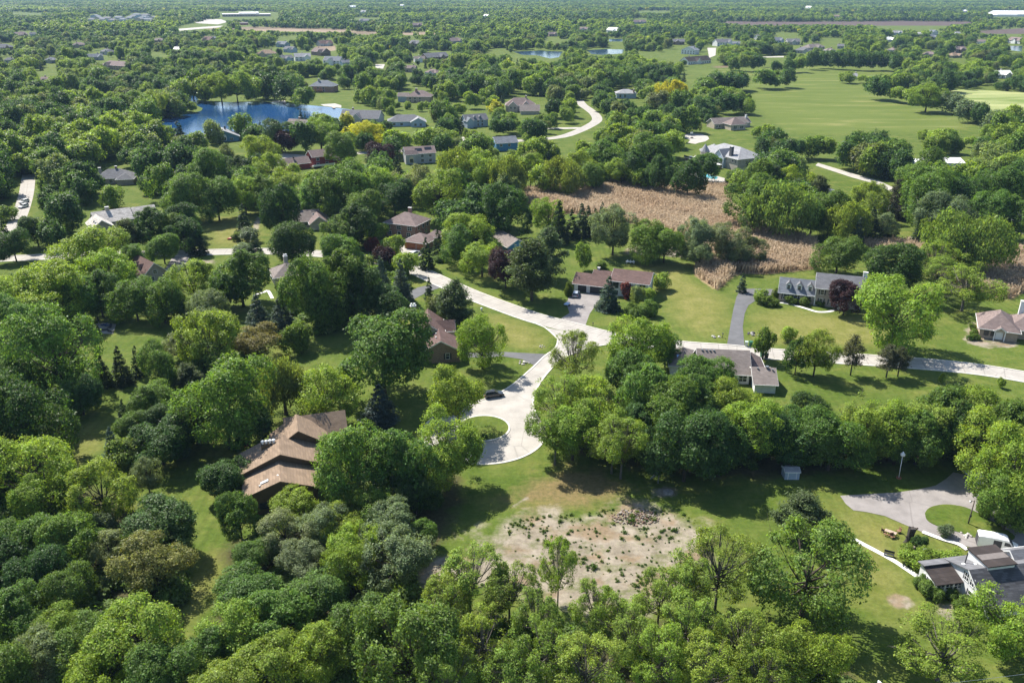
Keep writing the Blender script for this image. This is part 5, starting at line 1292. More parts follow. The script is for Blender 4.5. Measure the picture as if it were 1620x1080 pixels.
def car(px, py, head, label, mat, L=4.7, Wd=1.85, Hh=1.6, group=None, suv=True, name='car'):
    """heading in degrees in the ground plane, 0 = +x"""
    p = at(px, py)
    r = empty(name, (p.x, p.y, 0.03), RAD(head), label, 'car', group)
    h2 = L / 2; b = 0.30
    prof = [(-h2, b + .15), (-h2 + .05, 0.95), (-h2 + .18, 1.02), (h2 - 1.35, 1.0), (h2 - .25, .84), (h2 - .03, .62), (h2, b + .1), (h2 - .2, b), (-h2 + .2, b)]
    MB().prism(prof, -Wd / 2, Wd / 2, 'y').link('body', mat, r, None, False, .07)
    bk = -h2 + (.10 if suv else .75); ft = h2 - 1.25
    def tier(z0, z1, i0, i1, x):
        v = []
        for (a, c, w_, z) in ((x[0], x[1], i0, z0), (x[2], x[3], i1, z1)):
            v += [(a, -w_, z), (c, -w_, z), (c, w_, z), (a, w_, z)]
        return MB().solid(v, [(3, 2, 1, 0), (4, 5, 6, 7), (0, 1, 5, 4), (1, 2, 6, 5), (2, 3, 7, 6), (3, 0, 4, 7)])
    tier(.98, Hh - .08, Wd / 2 - .05, Wd / 2 - .22, (bk, ft, bk + .28, ft - .85)).link('glasshouse', glass(), r, None, False, .04)
    tier(Hh - .10, Hh, Wd / 2 - .19, Wd / 2 - .27, (bk + .2, ft - .78, bk + .36, ft - .95)).link('roof', mat, r, None, False, .03)
    for sy in (-1, 1):
        for a, c in ((bk + .02, bk + .27), (ft - .02, ft - .83), ((bk + ft) / 2 - .1, (bk + ft) / 2 - .1)):
            MB().tube([(a, sy * (Wd / 2 - .045), 1.0), (c, sy * (Wd / 2 - .2), Hh - .07)], .045, 5).link('pillar', mat, r)
        MB().box(ft - .15, ft + .02, sy * (Wd / 2 + .02), sy * (Wd / 2 + .2), .98, 1.12).link('mirror', mat, r, None, False, .03)
        MB().box(h2 - .16, h2 - .005, sy * Wd * .30 - .18, sy * Wd * .30 + .18, .64, .78).link('headlight', plain('lamp_glass', (.75, .76, .78), .1), r, None, False, .02)
        MB().box(-h2 - .02, -h2 + .1, sy * Wd * .38 - .14, sy * Wd * .38 + .14, .72, .96).link('taillight', plain('lamp_red', (.35, .015, .015), .2), r, None, False, .02)
        for x in (h2 - .88, -h2 + .85): wheel(r, x, sy * (Wd / 2 - .1))
    MB().box(-h2 - .03, -h2 - .004, -.26, .26, .55, .68).link('number_plate', WHITE, r)
    MB().box(h2 - .02, h2 + .03, -Wd * .36, Wd * .36, b + .02, b + .2).link('bumper', DARKPAINT, r)
    return r
car(781, 627, 18, 'dark grey parked car where the street widens into the turning circle', paint('car_charcoal', (.03, .032, .037)))
car(911, 468, 80, 'silver-blue parked car on the old asphalt drive below the garage doors', paint('car_silver', (.34, .38, .43)))
car(657, 403, 60, 'pale car parked before the red brick hipped house garage', paint('car_pale', (.6, .61, .62)), Hh=1.5)
car(38.5, 321, -105, 'upper white car parked on the narrow pale side street at left', paint('car_white', (.78, .78, .77)), group='white cars on the side street')
car(37.5, 328.5, -105, 'lower white car parked on the narrow pale side street at left', paint('car_white', (.78, .78, .77)), group='white cars on the side street')
# white delivery van, rear doors standing open
p = at(1576, 867.5)
van = empty('van', (p.x, p.y, .04), math.atan2(*(lambda a, b: (b.y - a.y, b.x - a.x))(at(1551, 862.5), at(1607, 873))), 'white high-roofed van with open rear doors on the loop driveway', 'van')
VW = paint('van_white', (.80, .80, .79))
Lv, Wv, Hv = 6.4, 2.05, 2.6
MB().prism([(-3.2, .4), (-3.2, 2.35), (-3.05, 2.55), (-1, 2.62), (.9, 2.55), (1.35, 2.38), (2.15, 1.45), (3.0, 1.15), (3.2, .8), (3.2, .4)], -Wv / 2, Wv / 2, 'y').link('body', VW, van, None, False, .08)
MB().solid([(1.42, -.86, 2.33), (1.42, .86, 2.33), (2.16, .92, 1.50), (2.16, -.92, 1.50), (1.47, -.86, 2.36), (1.47, .86, 2.36), (2.21, .92, 1.53), (2.21, -.92, 1.53)], [(0, 1, 2, 3), (7, 6, 5, 4), (0, 4, 5, 1), (1, 5, 6, 2), (2, 6, 7, 3), (3, 7, 4, 0)]).link('windscreen', glass(), van)
for sy in (-1, 1):
    y0, y1 = sorted((sy * (Wv / 2 + .004), sy * (Wv / 2 + .03)))
    MB().prism([(.75, 1.45), (1.95, 1.42), (1.5, 2.05), (.75, 2.15)], y0, y1, 'y').link('side_window', glass(), van)
    for x in (2.2, -2.0): wheel(van, x, sy * (Wv / 2 - .12), .36, .24)
    MB().box(1.9, 2.05, sy * (Wv / 2 + .05), sy * (Wv / 2 + .28), 1.35, 1.75).link('mirror', DARKPAINT, van)
    MB().box(3.02, 3.19, sy * .72 - .14, sy * .72 + .14, .85, 1.1).link('headlight', plain('lamp_glass', (.75, .76, .78), .1), van)
    M = Matrix.Translation((-3.22, sy * (Wv / 2 - .02), 0)) @ Matrix.Rotation(sy * RAD(70), 4, 'Z')
    d_ = MB().box(-.03, .03, *sorted((0, -sy * .95)), .5, 2.4, M).link('rear_door', paint('van_grey', (.45, .46, .48)), van)
    MB().box(-.045, -.033, *sorted((-sy * .2, -sy * .78)), 1.6, 2.2, M).link('pane', glass(), d_)
MB().box(-3.23, -3.204, -.9, .9, .55, 2.3).link('load_opening_shade', plain('cargo_dark', (.05, .05, .055)), van)  # dark sheet on the closed body, its colour standing for the shade inside
MB().box(-.9, .35, -Wv / 2 - .03, -Wv / 2 - .004, .6, 2.2).link('side_opening_shade', plain('cargo_dark', (.05, .05, .055)), van)  # likewise a dark sheet, cargo-space shade painted on the side
p = at(228, 278)
bt = empty('box_truck', (p.x, p.y, .03), RAD(12), 'white box truck parked beside the dark slate-roofed house', 'truck')
MB().box(-3.4, 1.6, -1.1, 1.1, .8, 3.1).link('box', VW, bt, None, False, .05)
MB().prism([(1.7, .5), (1.7, 2.2), (2.7, 2.15), (3.3, 1.3), (3.5, .5)], -1.0, 1.0, 'y').link('cab', VW, bt, None, False, .05)
MB().prism([(2.72, 2.1), (2.78, 2.1), (3.34, 1.35), (3.28, 1.35)], -.9, .9, 'y').link('windscreen', glass(), bt)
for x in (2.6, -2.0):
    for sy in (-1, 1): wheel(bt, x, sy * .95, .42, .25)
# ------------------------------------------------------------------ bins, posts, lamps, garden things
def bin_(px, py, label, m, sc=1.0, group=None):
    p = at(px, py)
    r = empty('wheelie_bin', (p.x, p.y, .03), random.Random(px).uniform(-.4, .4), label, 'bin', group); r.scale = (sc,) * 3
    MB().solid([(-.24, -.28, .08), (.24, -.28, .08), (.24, .28, .08), (-.24, .28, .08), (-.31, -.36, 1.0), (.31, -.36, 1.0), (.31, .36, 1.0), (-.31, .36, 1.0)], [(3, 2, 1, 0), (4, 5, 6, 7), (0, 1, 5, 4), (1, 2, 6, 5), (2, 3, 7, 6), (3, 0, 4, 7)]).link('bin_body', m, r, None, False, .02)
    MB().prism([(-.40, 1.005), (.40, 1.005), (.36, 1.09), (0, 1.13), (-.36, 1.09)], -.34, .34, 'x').link('lid', m, r)
    for x in (-.24, .24): MB().lathe([(.11, -.03), (.11, .03)], 10, Matrix.Translation((x, .3, .11)) @ Matrix.Rotation(math.pi / 2, 4, 'Y')).link('wheel', TYRE, r)
TEAL, GREEN, PALE = plain('bin_teal', (.03, .26, .23), .45), plain('bin_green', (.03, .13, .07), .45), plain('bin_pale', (.42, .50, .44), .45)
bin_(1180.5, 547.5, 'pale wheelie bin at the foot of the curving asphalt drive', PALE, 1.25)
bin_(1187.5, 547.5, 'green wheelie bin right of a pale one at the drive mouth', GREEN, 1.25)
bin_(1205, 566.5, 'green wheelie bin on the near kerb behind the ranch house roof', GREEN, 1.35)
bin_(1212, 567, 'dark wheelie bin beside the slim roadside tree', plain('bin_dark', (.05, .045, .045), .5), 1.25)
bin_(1558, 790, 'teal wheelie bin beside the white garage on the loop drive', TEAL, 1.5)
def post(px, py, h, label, name, cat, head=None, r=.09, lean=0, m=None):
    p = at(px, py); e = empty(name, (p.x, p.y, 0), 0, label, cat)
    MB().tube([(0, 0, -.3), (lean, 0, h)], [r, r * .75], 8).link('post', m or GREYMETAL, e, None, True)
    return e
WOODP = plain('pole_wood', (.16, .13, .105), .9, .25, 3)
e = post(1421.7, 756, 5.0, 'tall yard lamp on a white post in front of the tree belt', 'yard_lamp', 'lamp', lean=-.15, m=WHITE)
MB().lathe([(.12, 4.95), (.42, 5.05), (.46, 5.4), (.2, 5.7), (.05, 5.95)], 10, Matrix.Translation((-.15, 0, 0))).link('lantern', WHITE, e, None, True); MB().lathe([(.5, 0.001), (.45, .25)], 12).link('base', plain('terracotta', (.3, .12, .07)), e)
e = post(1531.5, 828.5, 5.0, 'dark wooden lamp pole on the grass island inside the loop driveway', 'lamp_pole', 'pole', r=.13, lean=.1, m=WOODP)
MB().tube([(.1, 0, 4.75), (-.55, 0, 4.85)], .05, 6).link('arm', GREYMETAL, e); MB().lathe([(.08, 4.9), (.22, 4.8), (.2, 4.6), (.06, 4.5)], 10, Matrix.Translation((-.6, 0, 0))).link('lamp', GREYMETAL, e)
MB().box(-.17, .17, -.22, -.1, 1.6, 2.0).link('meter_box', DARKPAINT, e)
e = post(1331, 880, 3.8, 'thin grey pole standing beside the white garden path', 'clothes_pole', 'pole', r=.06, m=GREYMETAL); MB().box(-.5, .5, -.03, .03, 3.55, 3.61).link('crossbar', GREYMETAL, e)
e = post(1442, 886, 2.3, 'bird house on a slim pole beside the farmhouse shrubs', 'bird_house', 'bird house', r=.05)
MB().prism([(-.2, 2.3), (.2, 2.3), (.2, 2.65), (0, 2.85), (-.2, 2.65)], -.18, .18, 'y').link('box', WOODP, e)
e = post(1459, 888, 2.0, 'small white satellite dish on a post by the farmhouse roof edge', 'satellite_dish', 'dish', r=.06)
MB().lathe([(.02, 0), (.32, .05), (.5, .15), (.48, .17), (.3, .075), (.02, .03)], 14, Matrix.Translation((0, -.05, 2.2)) @ Matrix.Rotation(RAD(70), 4, 'X')).link('reflector', WHITE, e, None, True)
# the old mesh satellite dish
p = at(1041, 764); e = empty('large_satellite_dish', (p.x, p.y, 0), 0, 'large old mesh satellite dish standing against the dark tree belt', 'dish')
MB().tube([(0, 0, -.2), (0, 0, 1.75)], .13, 8).link('mast', GREYMETAL, e)
Md = Matrix.Translation((0, 0, 2.0)) @ Matrix.Rotation(RAD(62), 4, Vector((-.55, -.85, 0)).normalized())
MESHM = plain('dish_mesh', (.42, .43, .46), .5, .15, 6, .4)
MB().lathe([(.05, 0)] + [(r_, .21 * r_ * r_) for r_ in (.5, 1, 1.4, 1.75)] + [(r_, .21 * r_ * r_ + .04) for r_ in (1.72, 1.38, .98, .48)] + [(.05, .04)], 24, Md).link('reflector', MESHM, e, None, True)
for k in range(12):
    a_ = k * math.pi / 6
    MB().tube([Md @ Vector((r_ * math.cos(a_), r_ * math.sin(a_), .21 * r_ * r_ + .05)) for r_ in (.1, .7, 1.3, 1.74)], .025, 4).link('rib', WHITE, e)
for k in range(3):
    a_ = k * 2.094
    MB().tube([Md @ Vector((1.3 * math.cos(a_), 1.3 * math.sin(a_), .4)), Md @ Vector((0, 0, 1.3))], .022, 5).link('feed_strut', GREYMETAL, e)
MB().lathe([(.1, 1.2), (.14, 1.4), (.05, 1.5)], 8, Md).link('feed_horn', GREYMETAL, e)
p = at(1057, 779); e = empty('manhole_cover', (p.x, p.y, 0), 0, 'round concrete well cover in a bare ring below the big dish', 'cover')
MB().lathe([(1.0, 0.001), (1.0, .22), (.9, .28), (.25, .3)], 20).link('ring', plain('old_concrete', (.30, .27, .235), .9, .25, 4), e); MB().lathe([(.24, .301), (.24, .36)], 12).link('lid', GREYMETAL, e)
# stump, picnic table, bench
p = at(1437, 859); e = empty('tree_stump', (p.x, p.y, 0), 0, 'tall dark cut-off tree trunk beside the loop driveway', 'stump')
rg = random.Random(4)
mb = MB(); n_ = 12
ring = [(.85, 0), (.62, .4), (.55, 1.4), (.58, 2.4), (.66, 3.1)]
for (r_, z_) in ring: mb.v += [(r_ * rg.uniform(.85, 1.15) * math.cos(6.283 * k / n_) + z_ * .06, r_ * rg.uniform(.85, 1.15) * math.sin(6.283 * k / n_), z_ + (rg.uniform(-.12, .25) if z_ > 3 else 0)) for k in range(n_)]
for i in range(len(ring) - 1): mb.f += [(i * n_ + k, i * n_ + (k + 1) % n_, (i + 1) * n_ + (k + 1) % n_, (i + 1) * n_ + k) for k in range(n_)]
mb.f.append(tuple(range((len(ring) - 1) * n_, len(ring) * n_)))
mb.link('trunk', plain('dead_bark', (.06, .052, .047), .95, .4, 5), e)
MB().tube([(.3, 0, 2.4), (.95, -.2, 3.3)], [.2, .13], 7).link('branch_stub', BARK, e); MB().tube([(-.35, .1, 1.3), (-.8, -.1, 1.5)], [.16, .12], 7).link('branch_stub', BARK, e)
CED = plain('cedar_wood', (.23, .125, .075), .8, .25, 4)
p = at(1408, 846); e = empty('picnic_table', (p.x, p.y, 0), RAD(-38), 'weathered wooden picnic table on the lawn left of the stump', 'table')
tp = MB()
for k in range(5): tp.box(-.95, .95, -.42 + k * .17, -.27 + k * .17, .72, .76)
tp.link('tabletop', plain('grey_wood', (.42, .33, .26), .8, .2, 4), e)
for sx in (-.65, .65):
    MB().tube([(sx, -.7, 0), (sx, .25, .72)], .05, 4).link('leg', CED, e); MB().tube([(sx + .11, .7, 0), (sx + .11, -.25, .72)], .05, 4).link('leg', CED, e)
for sy in (-.75, .75): MB().box(-.95, .95, sy - .13, sy + .13, .42, .46).link('bench_seat', CED, e)
for i, (px, py, rz) in enumerate(((1397, 841, 60), (1421, 842, -80), (1411, 851, 5))):
    p = at(px, py); e = empty('garden_chair', (p.x, p.y, 0), RAD(rz), ['reddish wooden chair left of the picnic table', 'reddish wooden chair right of the picnic table', 'reddish wooden chair in front of the picnic table'][i], 'chair', 'chairs round the picnic table')
    MB().box(-.32, .32, -.3, .3, .38, .43).link('seat', CED, e); MB().box(-.32, .32, .28, .34, .43, 1.0).link('backrest', CED, e)
    for sx in (-.28, .28):
        for sy in (-.26, .28): MB().box(sx - .03, sx + .03, sy - .03, sy + .03, 0, .378).link('leg', CED, e)
p = at(1406, 879); e = empty('garden_bench', (p.x, p.y, 0), RAD(-27), 'dark slatted bench beside the white garden path', 'bench')
MB().box(-.8, .8, -.25, .25, .42, .47).link('seat', DARKPAINT, e); MB().box(-.8, .8, .22, .28, .55, .95).link('backrest', DARKPAINT, e)
for sx in (-.72, .72): MB().box(sx - .04, sx + .04, -.24, .28, 0, .415).link('leg', DARKPAINT, e)
# rubble heap
def heap(px, py, n, sx, sy, label, name, cat, cols, smin, smax, hgt):
    p = at(px, py); rg = random.Random(int(px)); e = empty(name, (p.x, p.y, 0), 0, label, cat)
    for ci, col in enumerate(cols):
        mb = MB()
        for i in range(n // len(cols)):
            a_, q = rg.uniform(0, 6.28), rg.random() ** .6
            x, y = math.cos(a_) * q * sx, math.sin(a_) * q * sy
            vv, ff = blob(rg, rg.uniform(smin, smax), 1, .65)
            M = Matrix.Translation((x, y, .08 + hgt * (1 - q) * rg.random())) @ Matrix.Rotation(rg.uniform(0, 6), 4, 'Z')
            mb.solid([M @ Vector(v) for v in vv], ff)
        mb.link('stones', col, e)
    return e
heap(1005, 818, 260, 4.3, 2.6, 'heap of broken brick and rubble on the bare ground', 'rubble_heap', 'rubble', [plain('rubble_a', (.22, .165, .125), .95, .25, 3), plain('rubble_b', (.30, .26, .22), .95, .25, 3), plain('rubble_c', (.17, .105, .075), .95, .25, 3)], .08, .26, .7)
STONE = [plain('boulder', (.34, .32, .30), .9, .2, 2), plain('boulder_pale', (.52, .49, .45), .9, .2, 2)]
heap(855, 548.5, 7, 1.1, 1.0, 'small ring of pale boulders on the corner lawn', 'boulders', 'rocks', STONE, .15, .35, .2)
heap(829, 574, 12, 1.5, 1.2, 'rock-edged planting bed at the mouth of the dark drive', 'boulders', 'rocks', STONE, .2, .42, .3)
heap(1131, 533, 9, 1.6, .9, 'pale rocks on the roadside lawn left of the curving drive', 'boulders', 'rocks', STONE, .2, .45, .3)
heap(1192, 529, 10, 1.9, 1.5, 'dark rocks round a shrub on the front lawn right of the drive', 'boulders', 'rocks', [STONE[0], plain('boulder_dark', (.09, .085, .10), .9)], .25, .5, .4)
heap(1522, 846, 8, 1.9, 1.0, 'pale stones and edging on the tip of the loop island', 'boulders', 'rocks', STONE, .2, .4, .3)
heap(700, 905, 40, 3.0, 2.0, 'scattered leaf and brick debris at the shaded wood edge', 'debris_pile', 'debris', [plain('rubble_b', (.36, .32, .28)), plain('rubble_c', (.21, .12, .085))], .08, .2, .2)
heap(691, 413, 9, 2.2, 1.2, 'rocks edging the bed by the clipped bush near the street', 'boulders', 'rocks', STONE, .25, .5, .3)
# mailboxes
for px, py, lab in ((938, 517, 'dark mailbox on a post at the mouth of the old asphalt drive'), (1143, 534, 'mailbox on a post left of the curving asphalt drive')):
    e = post(px, py, 1.1, lab, 'mailbox', 'mailbox', r=.09, m=DARKPAINT)
    MB().prism([(-.14, 1.1), (.14, 1.1), (.14, 1.25), (.08, 1.35), (-.08, 1.35), (-.14, 1.25)], -.3, .3, 'y').link('box', DARKPAINT, e)
p = at(762, 492); e = empty('garden_ornament', (p.x, p.y, 0), 0, 'small white ball ornament on the verge beside the street', 'ornament')
MB().lathe([(.2, 0), (.14, .3), (.3, .45), (.38, .75), (.3, 1.02), (.05, 1.15)], 12).link('urn', WHITE, e, None, True)
# red parasol over the patio of the cedar house
def parasol(px, py, h, r_, m, label, closed=False):
    p = at(px, py, 0); e = empty('parasol', (p.x, p.y, 0), 0, label, 'parasol')
    MB().tube([(0, 0, 0), (0, 0, h)], .04, 6).link('pole', GREYMETAL, e)
    if closed: MB().lathe([(.1, h * .4), (.22, h * .55), (.12, h * .95), (.02, h)], 10).link('canopy', m, e)
    else: MB().lathe([(r_, h - .55), (r_, h - .5), (r_ * .5, h - .18), (.03, h), (.02, h - .1), (r_ * .5, h - .26)], 8).link('canopy', m, e)
    return e
parasol(386, 716, 2.6, 1.6, plain('red_cloth', (.50, .02, .03), .8), 'red parasol under the big tree beside the tan-roofed cedar house')
parasol(157, 514, 2.6, 1.2, DARKPAINT, 'closed dark parasol on the white lawn patio', True)
def lounger(px, py, rz, m, label):
    p = at(px, py); e = empty('lounge_chair', (p.x, p.y, .06), RAD(rz), label, 'lounger', 'loungers on the white lawn patio')
    MB().box(-.9, .4, -.35, .35, .28, .38).link('seat', m, e); MB().prism([(.4, .28), (1.0, .75), (.93, .84), (.36, .38)], -.35, .35, 'y').link('backrest', m, e)
    for sx in (-.8, .3):
        for sy in (-.3, .3): MB().box(sx - .03, sx + .03, sy - .03, sy + .03, 0, .278).link('leg', GREYMETAL, e)
NAVY = plain('navy_cushion', (.03, .07, .20), .8)
for px, py, rz, m, lab in ((165, 515.5, 20, NAVY, 'navy lounger nearest the closed parasol'), (170, 516.5, 200, NAVY, 'navy lounger in the middle of the patio'), (175, 518.5, 100, DARKPAINT, 'dark lounger at the right side of the patio'), (166, 523, 10, DARKPAINT, 'dark lounger at the front left of the patio'), (175, 525.5, 170, DARKPAINT, 'dark low table-like lounger at the front edge of the patio')): lounger(px, py, rz, m, lab)
p = at(368, 379); e = empty('kayak', (p.x, p.y, 0), RAD(8), 'red upturned kayak lying by the grey-green bush on the lawn', 'kayak')
MB().tube([(-2.1, 0, .25), (-1.3, 0, .32), (0, 0, .38), (1.3, 0, .32), (2.1, 0, .25)], [.05, .42, .55, .42, .05], 10).link('hull', plain('kayak_red', (.40, .05, .035), .4), e, None, True); MB().tube([(-.5, 0, .93), (.5, 0, .93)], .12, 6).link('cockpit_rim', DARKPAINT, e)
p = at(897, 483.5); e = empty('flatbed_trailer', (p.x, p.y, .04), RAD(60), 'small pale blue trailer at the left edge of the old asphalt drive', 'trailer')
MB().box(-1.0, 1.0, -.65, .65, .45, .75).link('bed', plain('trailer_blue', (.50, .60, .74), .4), e, None, False, .05); MB().tube([(1.0, 0, .5), (1.9, 0, .45)], .05, 6).link('drawbar', GREYMETAL, e)
for sy in (-1, 1): wheel(e, -.1, sy * .75, .28, .16)
p = at(997, 417); e = empty('patio_table', (p.x, p.y, 0), RAD(-12), 'white patio table with chairs behind the white garage house', 'table')
MB().box(-1.5, 1.5, -.6, .6, .7, .78).link('tabletop', WHITE, e)
for sx in (-1.3, 1.3):
    for sy in (-.5, .5): MB().box(sx - .05, sx + .05, sy - .05, sy + .05, 0, .698).link('leg', WHITE, e)
for k in range(3): MB().box(-1.2 + k, -.8 + k, .8, 1.2, 0, .9).link('chair', WHITE, e)
p = at(1094, 219); e = empty('basketball_hoop', (p.x, p.y, 0.1), RAD(20), 'dark basketball hoop stand at the edge of the round court', 'hoop')
MB().box(-.6, .6, -1.2, .4, .02, .5).tube([(0, -.6, .3), (0, .2, 3.0)], .1, 6).link('stand', DARKPAINT, e); MB().box(-.9, .9, .25, .32, 2.7, 3.8).link('backboard', WHITE, e); MB().tube([(.23 * math.cos(a_), .55 + .23 * math.sin(a_), 3.05) for a_ in np.linspace(0, 6.28, 13)], .02, 4).link('ring', plain('red_cloth', (.5, .02, .03)), e)
# boat dock bits at the lake
for px, py, lab in ((449, 163.5, 'small pier at the bare strip of lakeshore'), (527, 170.5, 'small pier below the lakeside brick house')):
    p = at(px, py); e = empty('pier', (p.x, p.y, 0), RAD(-70), lab, 'pier')
    MB().box(-.5, 7, -.9, .9, .5, .62).link('deck', plain('grey_wood', (.42, .33, .26)), e)
    for x in (.5, 3.5, 6.5):
        for y in (-.8, .8): MB().tube([(x, y, -.5), (x, y, .5)], .1, 6).link('pile', WOODP, e)
# utility pole whose head reaches the bottom edge, with its cables
p = at(1391, 1083, 9.2); e = empty('utility_pole', (p.x, p.y, 0), RAD(15), 'utility pole whose white bracket just shows at the bottom edge', 'pole')
MB().tube([(0, 0, -.5), (0, 0, 9.2)], [.17, .12], 8).link('post', WOODP, e); MB().box(-.9, .9, -.06, .06, 8.85, 9.0).link('crossarm', WOODP, e)
MB().box(-.14, .02, -.25, .25, 9.1, 9.75).box(.12, .2, -.2, .2, 9.1, 9.6).link('bracket', WHITE, e)
a_, b_ = at(1485, 1082, 8.3), at(1640, 1063, 7.6)
d_ = (b_ - a_)
cb = MB().tube([a_ - d_ * .62 + Vector((0, 0, .5)), a_, (a_ + b_) / 2 - Vector((0, 0, .05)), b_, b_ + d_ * .8 + Vector((0, 0, .5))], .022, 5).link('power_cable', GREYMETAL)
tag(cb, 'thin grey overhead cable crossing the bottom right corner', 'cable')
for i, (px, py, s_) in enumerate(((1101, 284, 1.1), (1108, 286.5, 1.0), (1115, 288, 1.1), (1122, 289, 1.0), (1130, 290, 1.1), (1136, 290.5, 1.0))):
    p = at(px, py); e = empty('garden_boulder', (p.x, p.y, 0), i, ['leftmost', 'second from left', 'third from left', 'third from right', 'second from right', 'rightmost'][i] + ' boulder of the row edging the near side of the swimming pool', 'boulder', 'boulders edging the pool')
    vv, ff = blob(random.Random(i), s_, 2, .8)
    MB().solid(vv, ff).link('stone', STONE[i % 2], e)
ns = at(1096, 262); e = parasol(1102, 259, 5.0, 1.4, DARKPAINT, 'closed dark parasol on the mansion terrace', True); e.location.z = .1
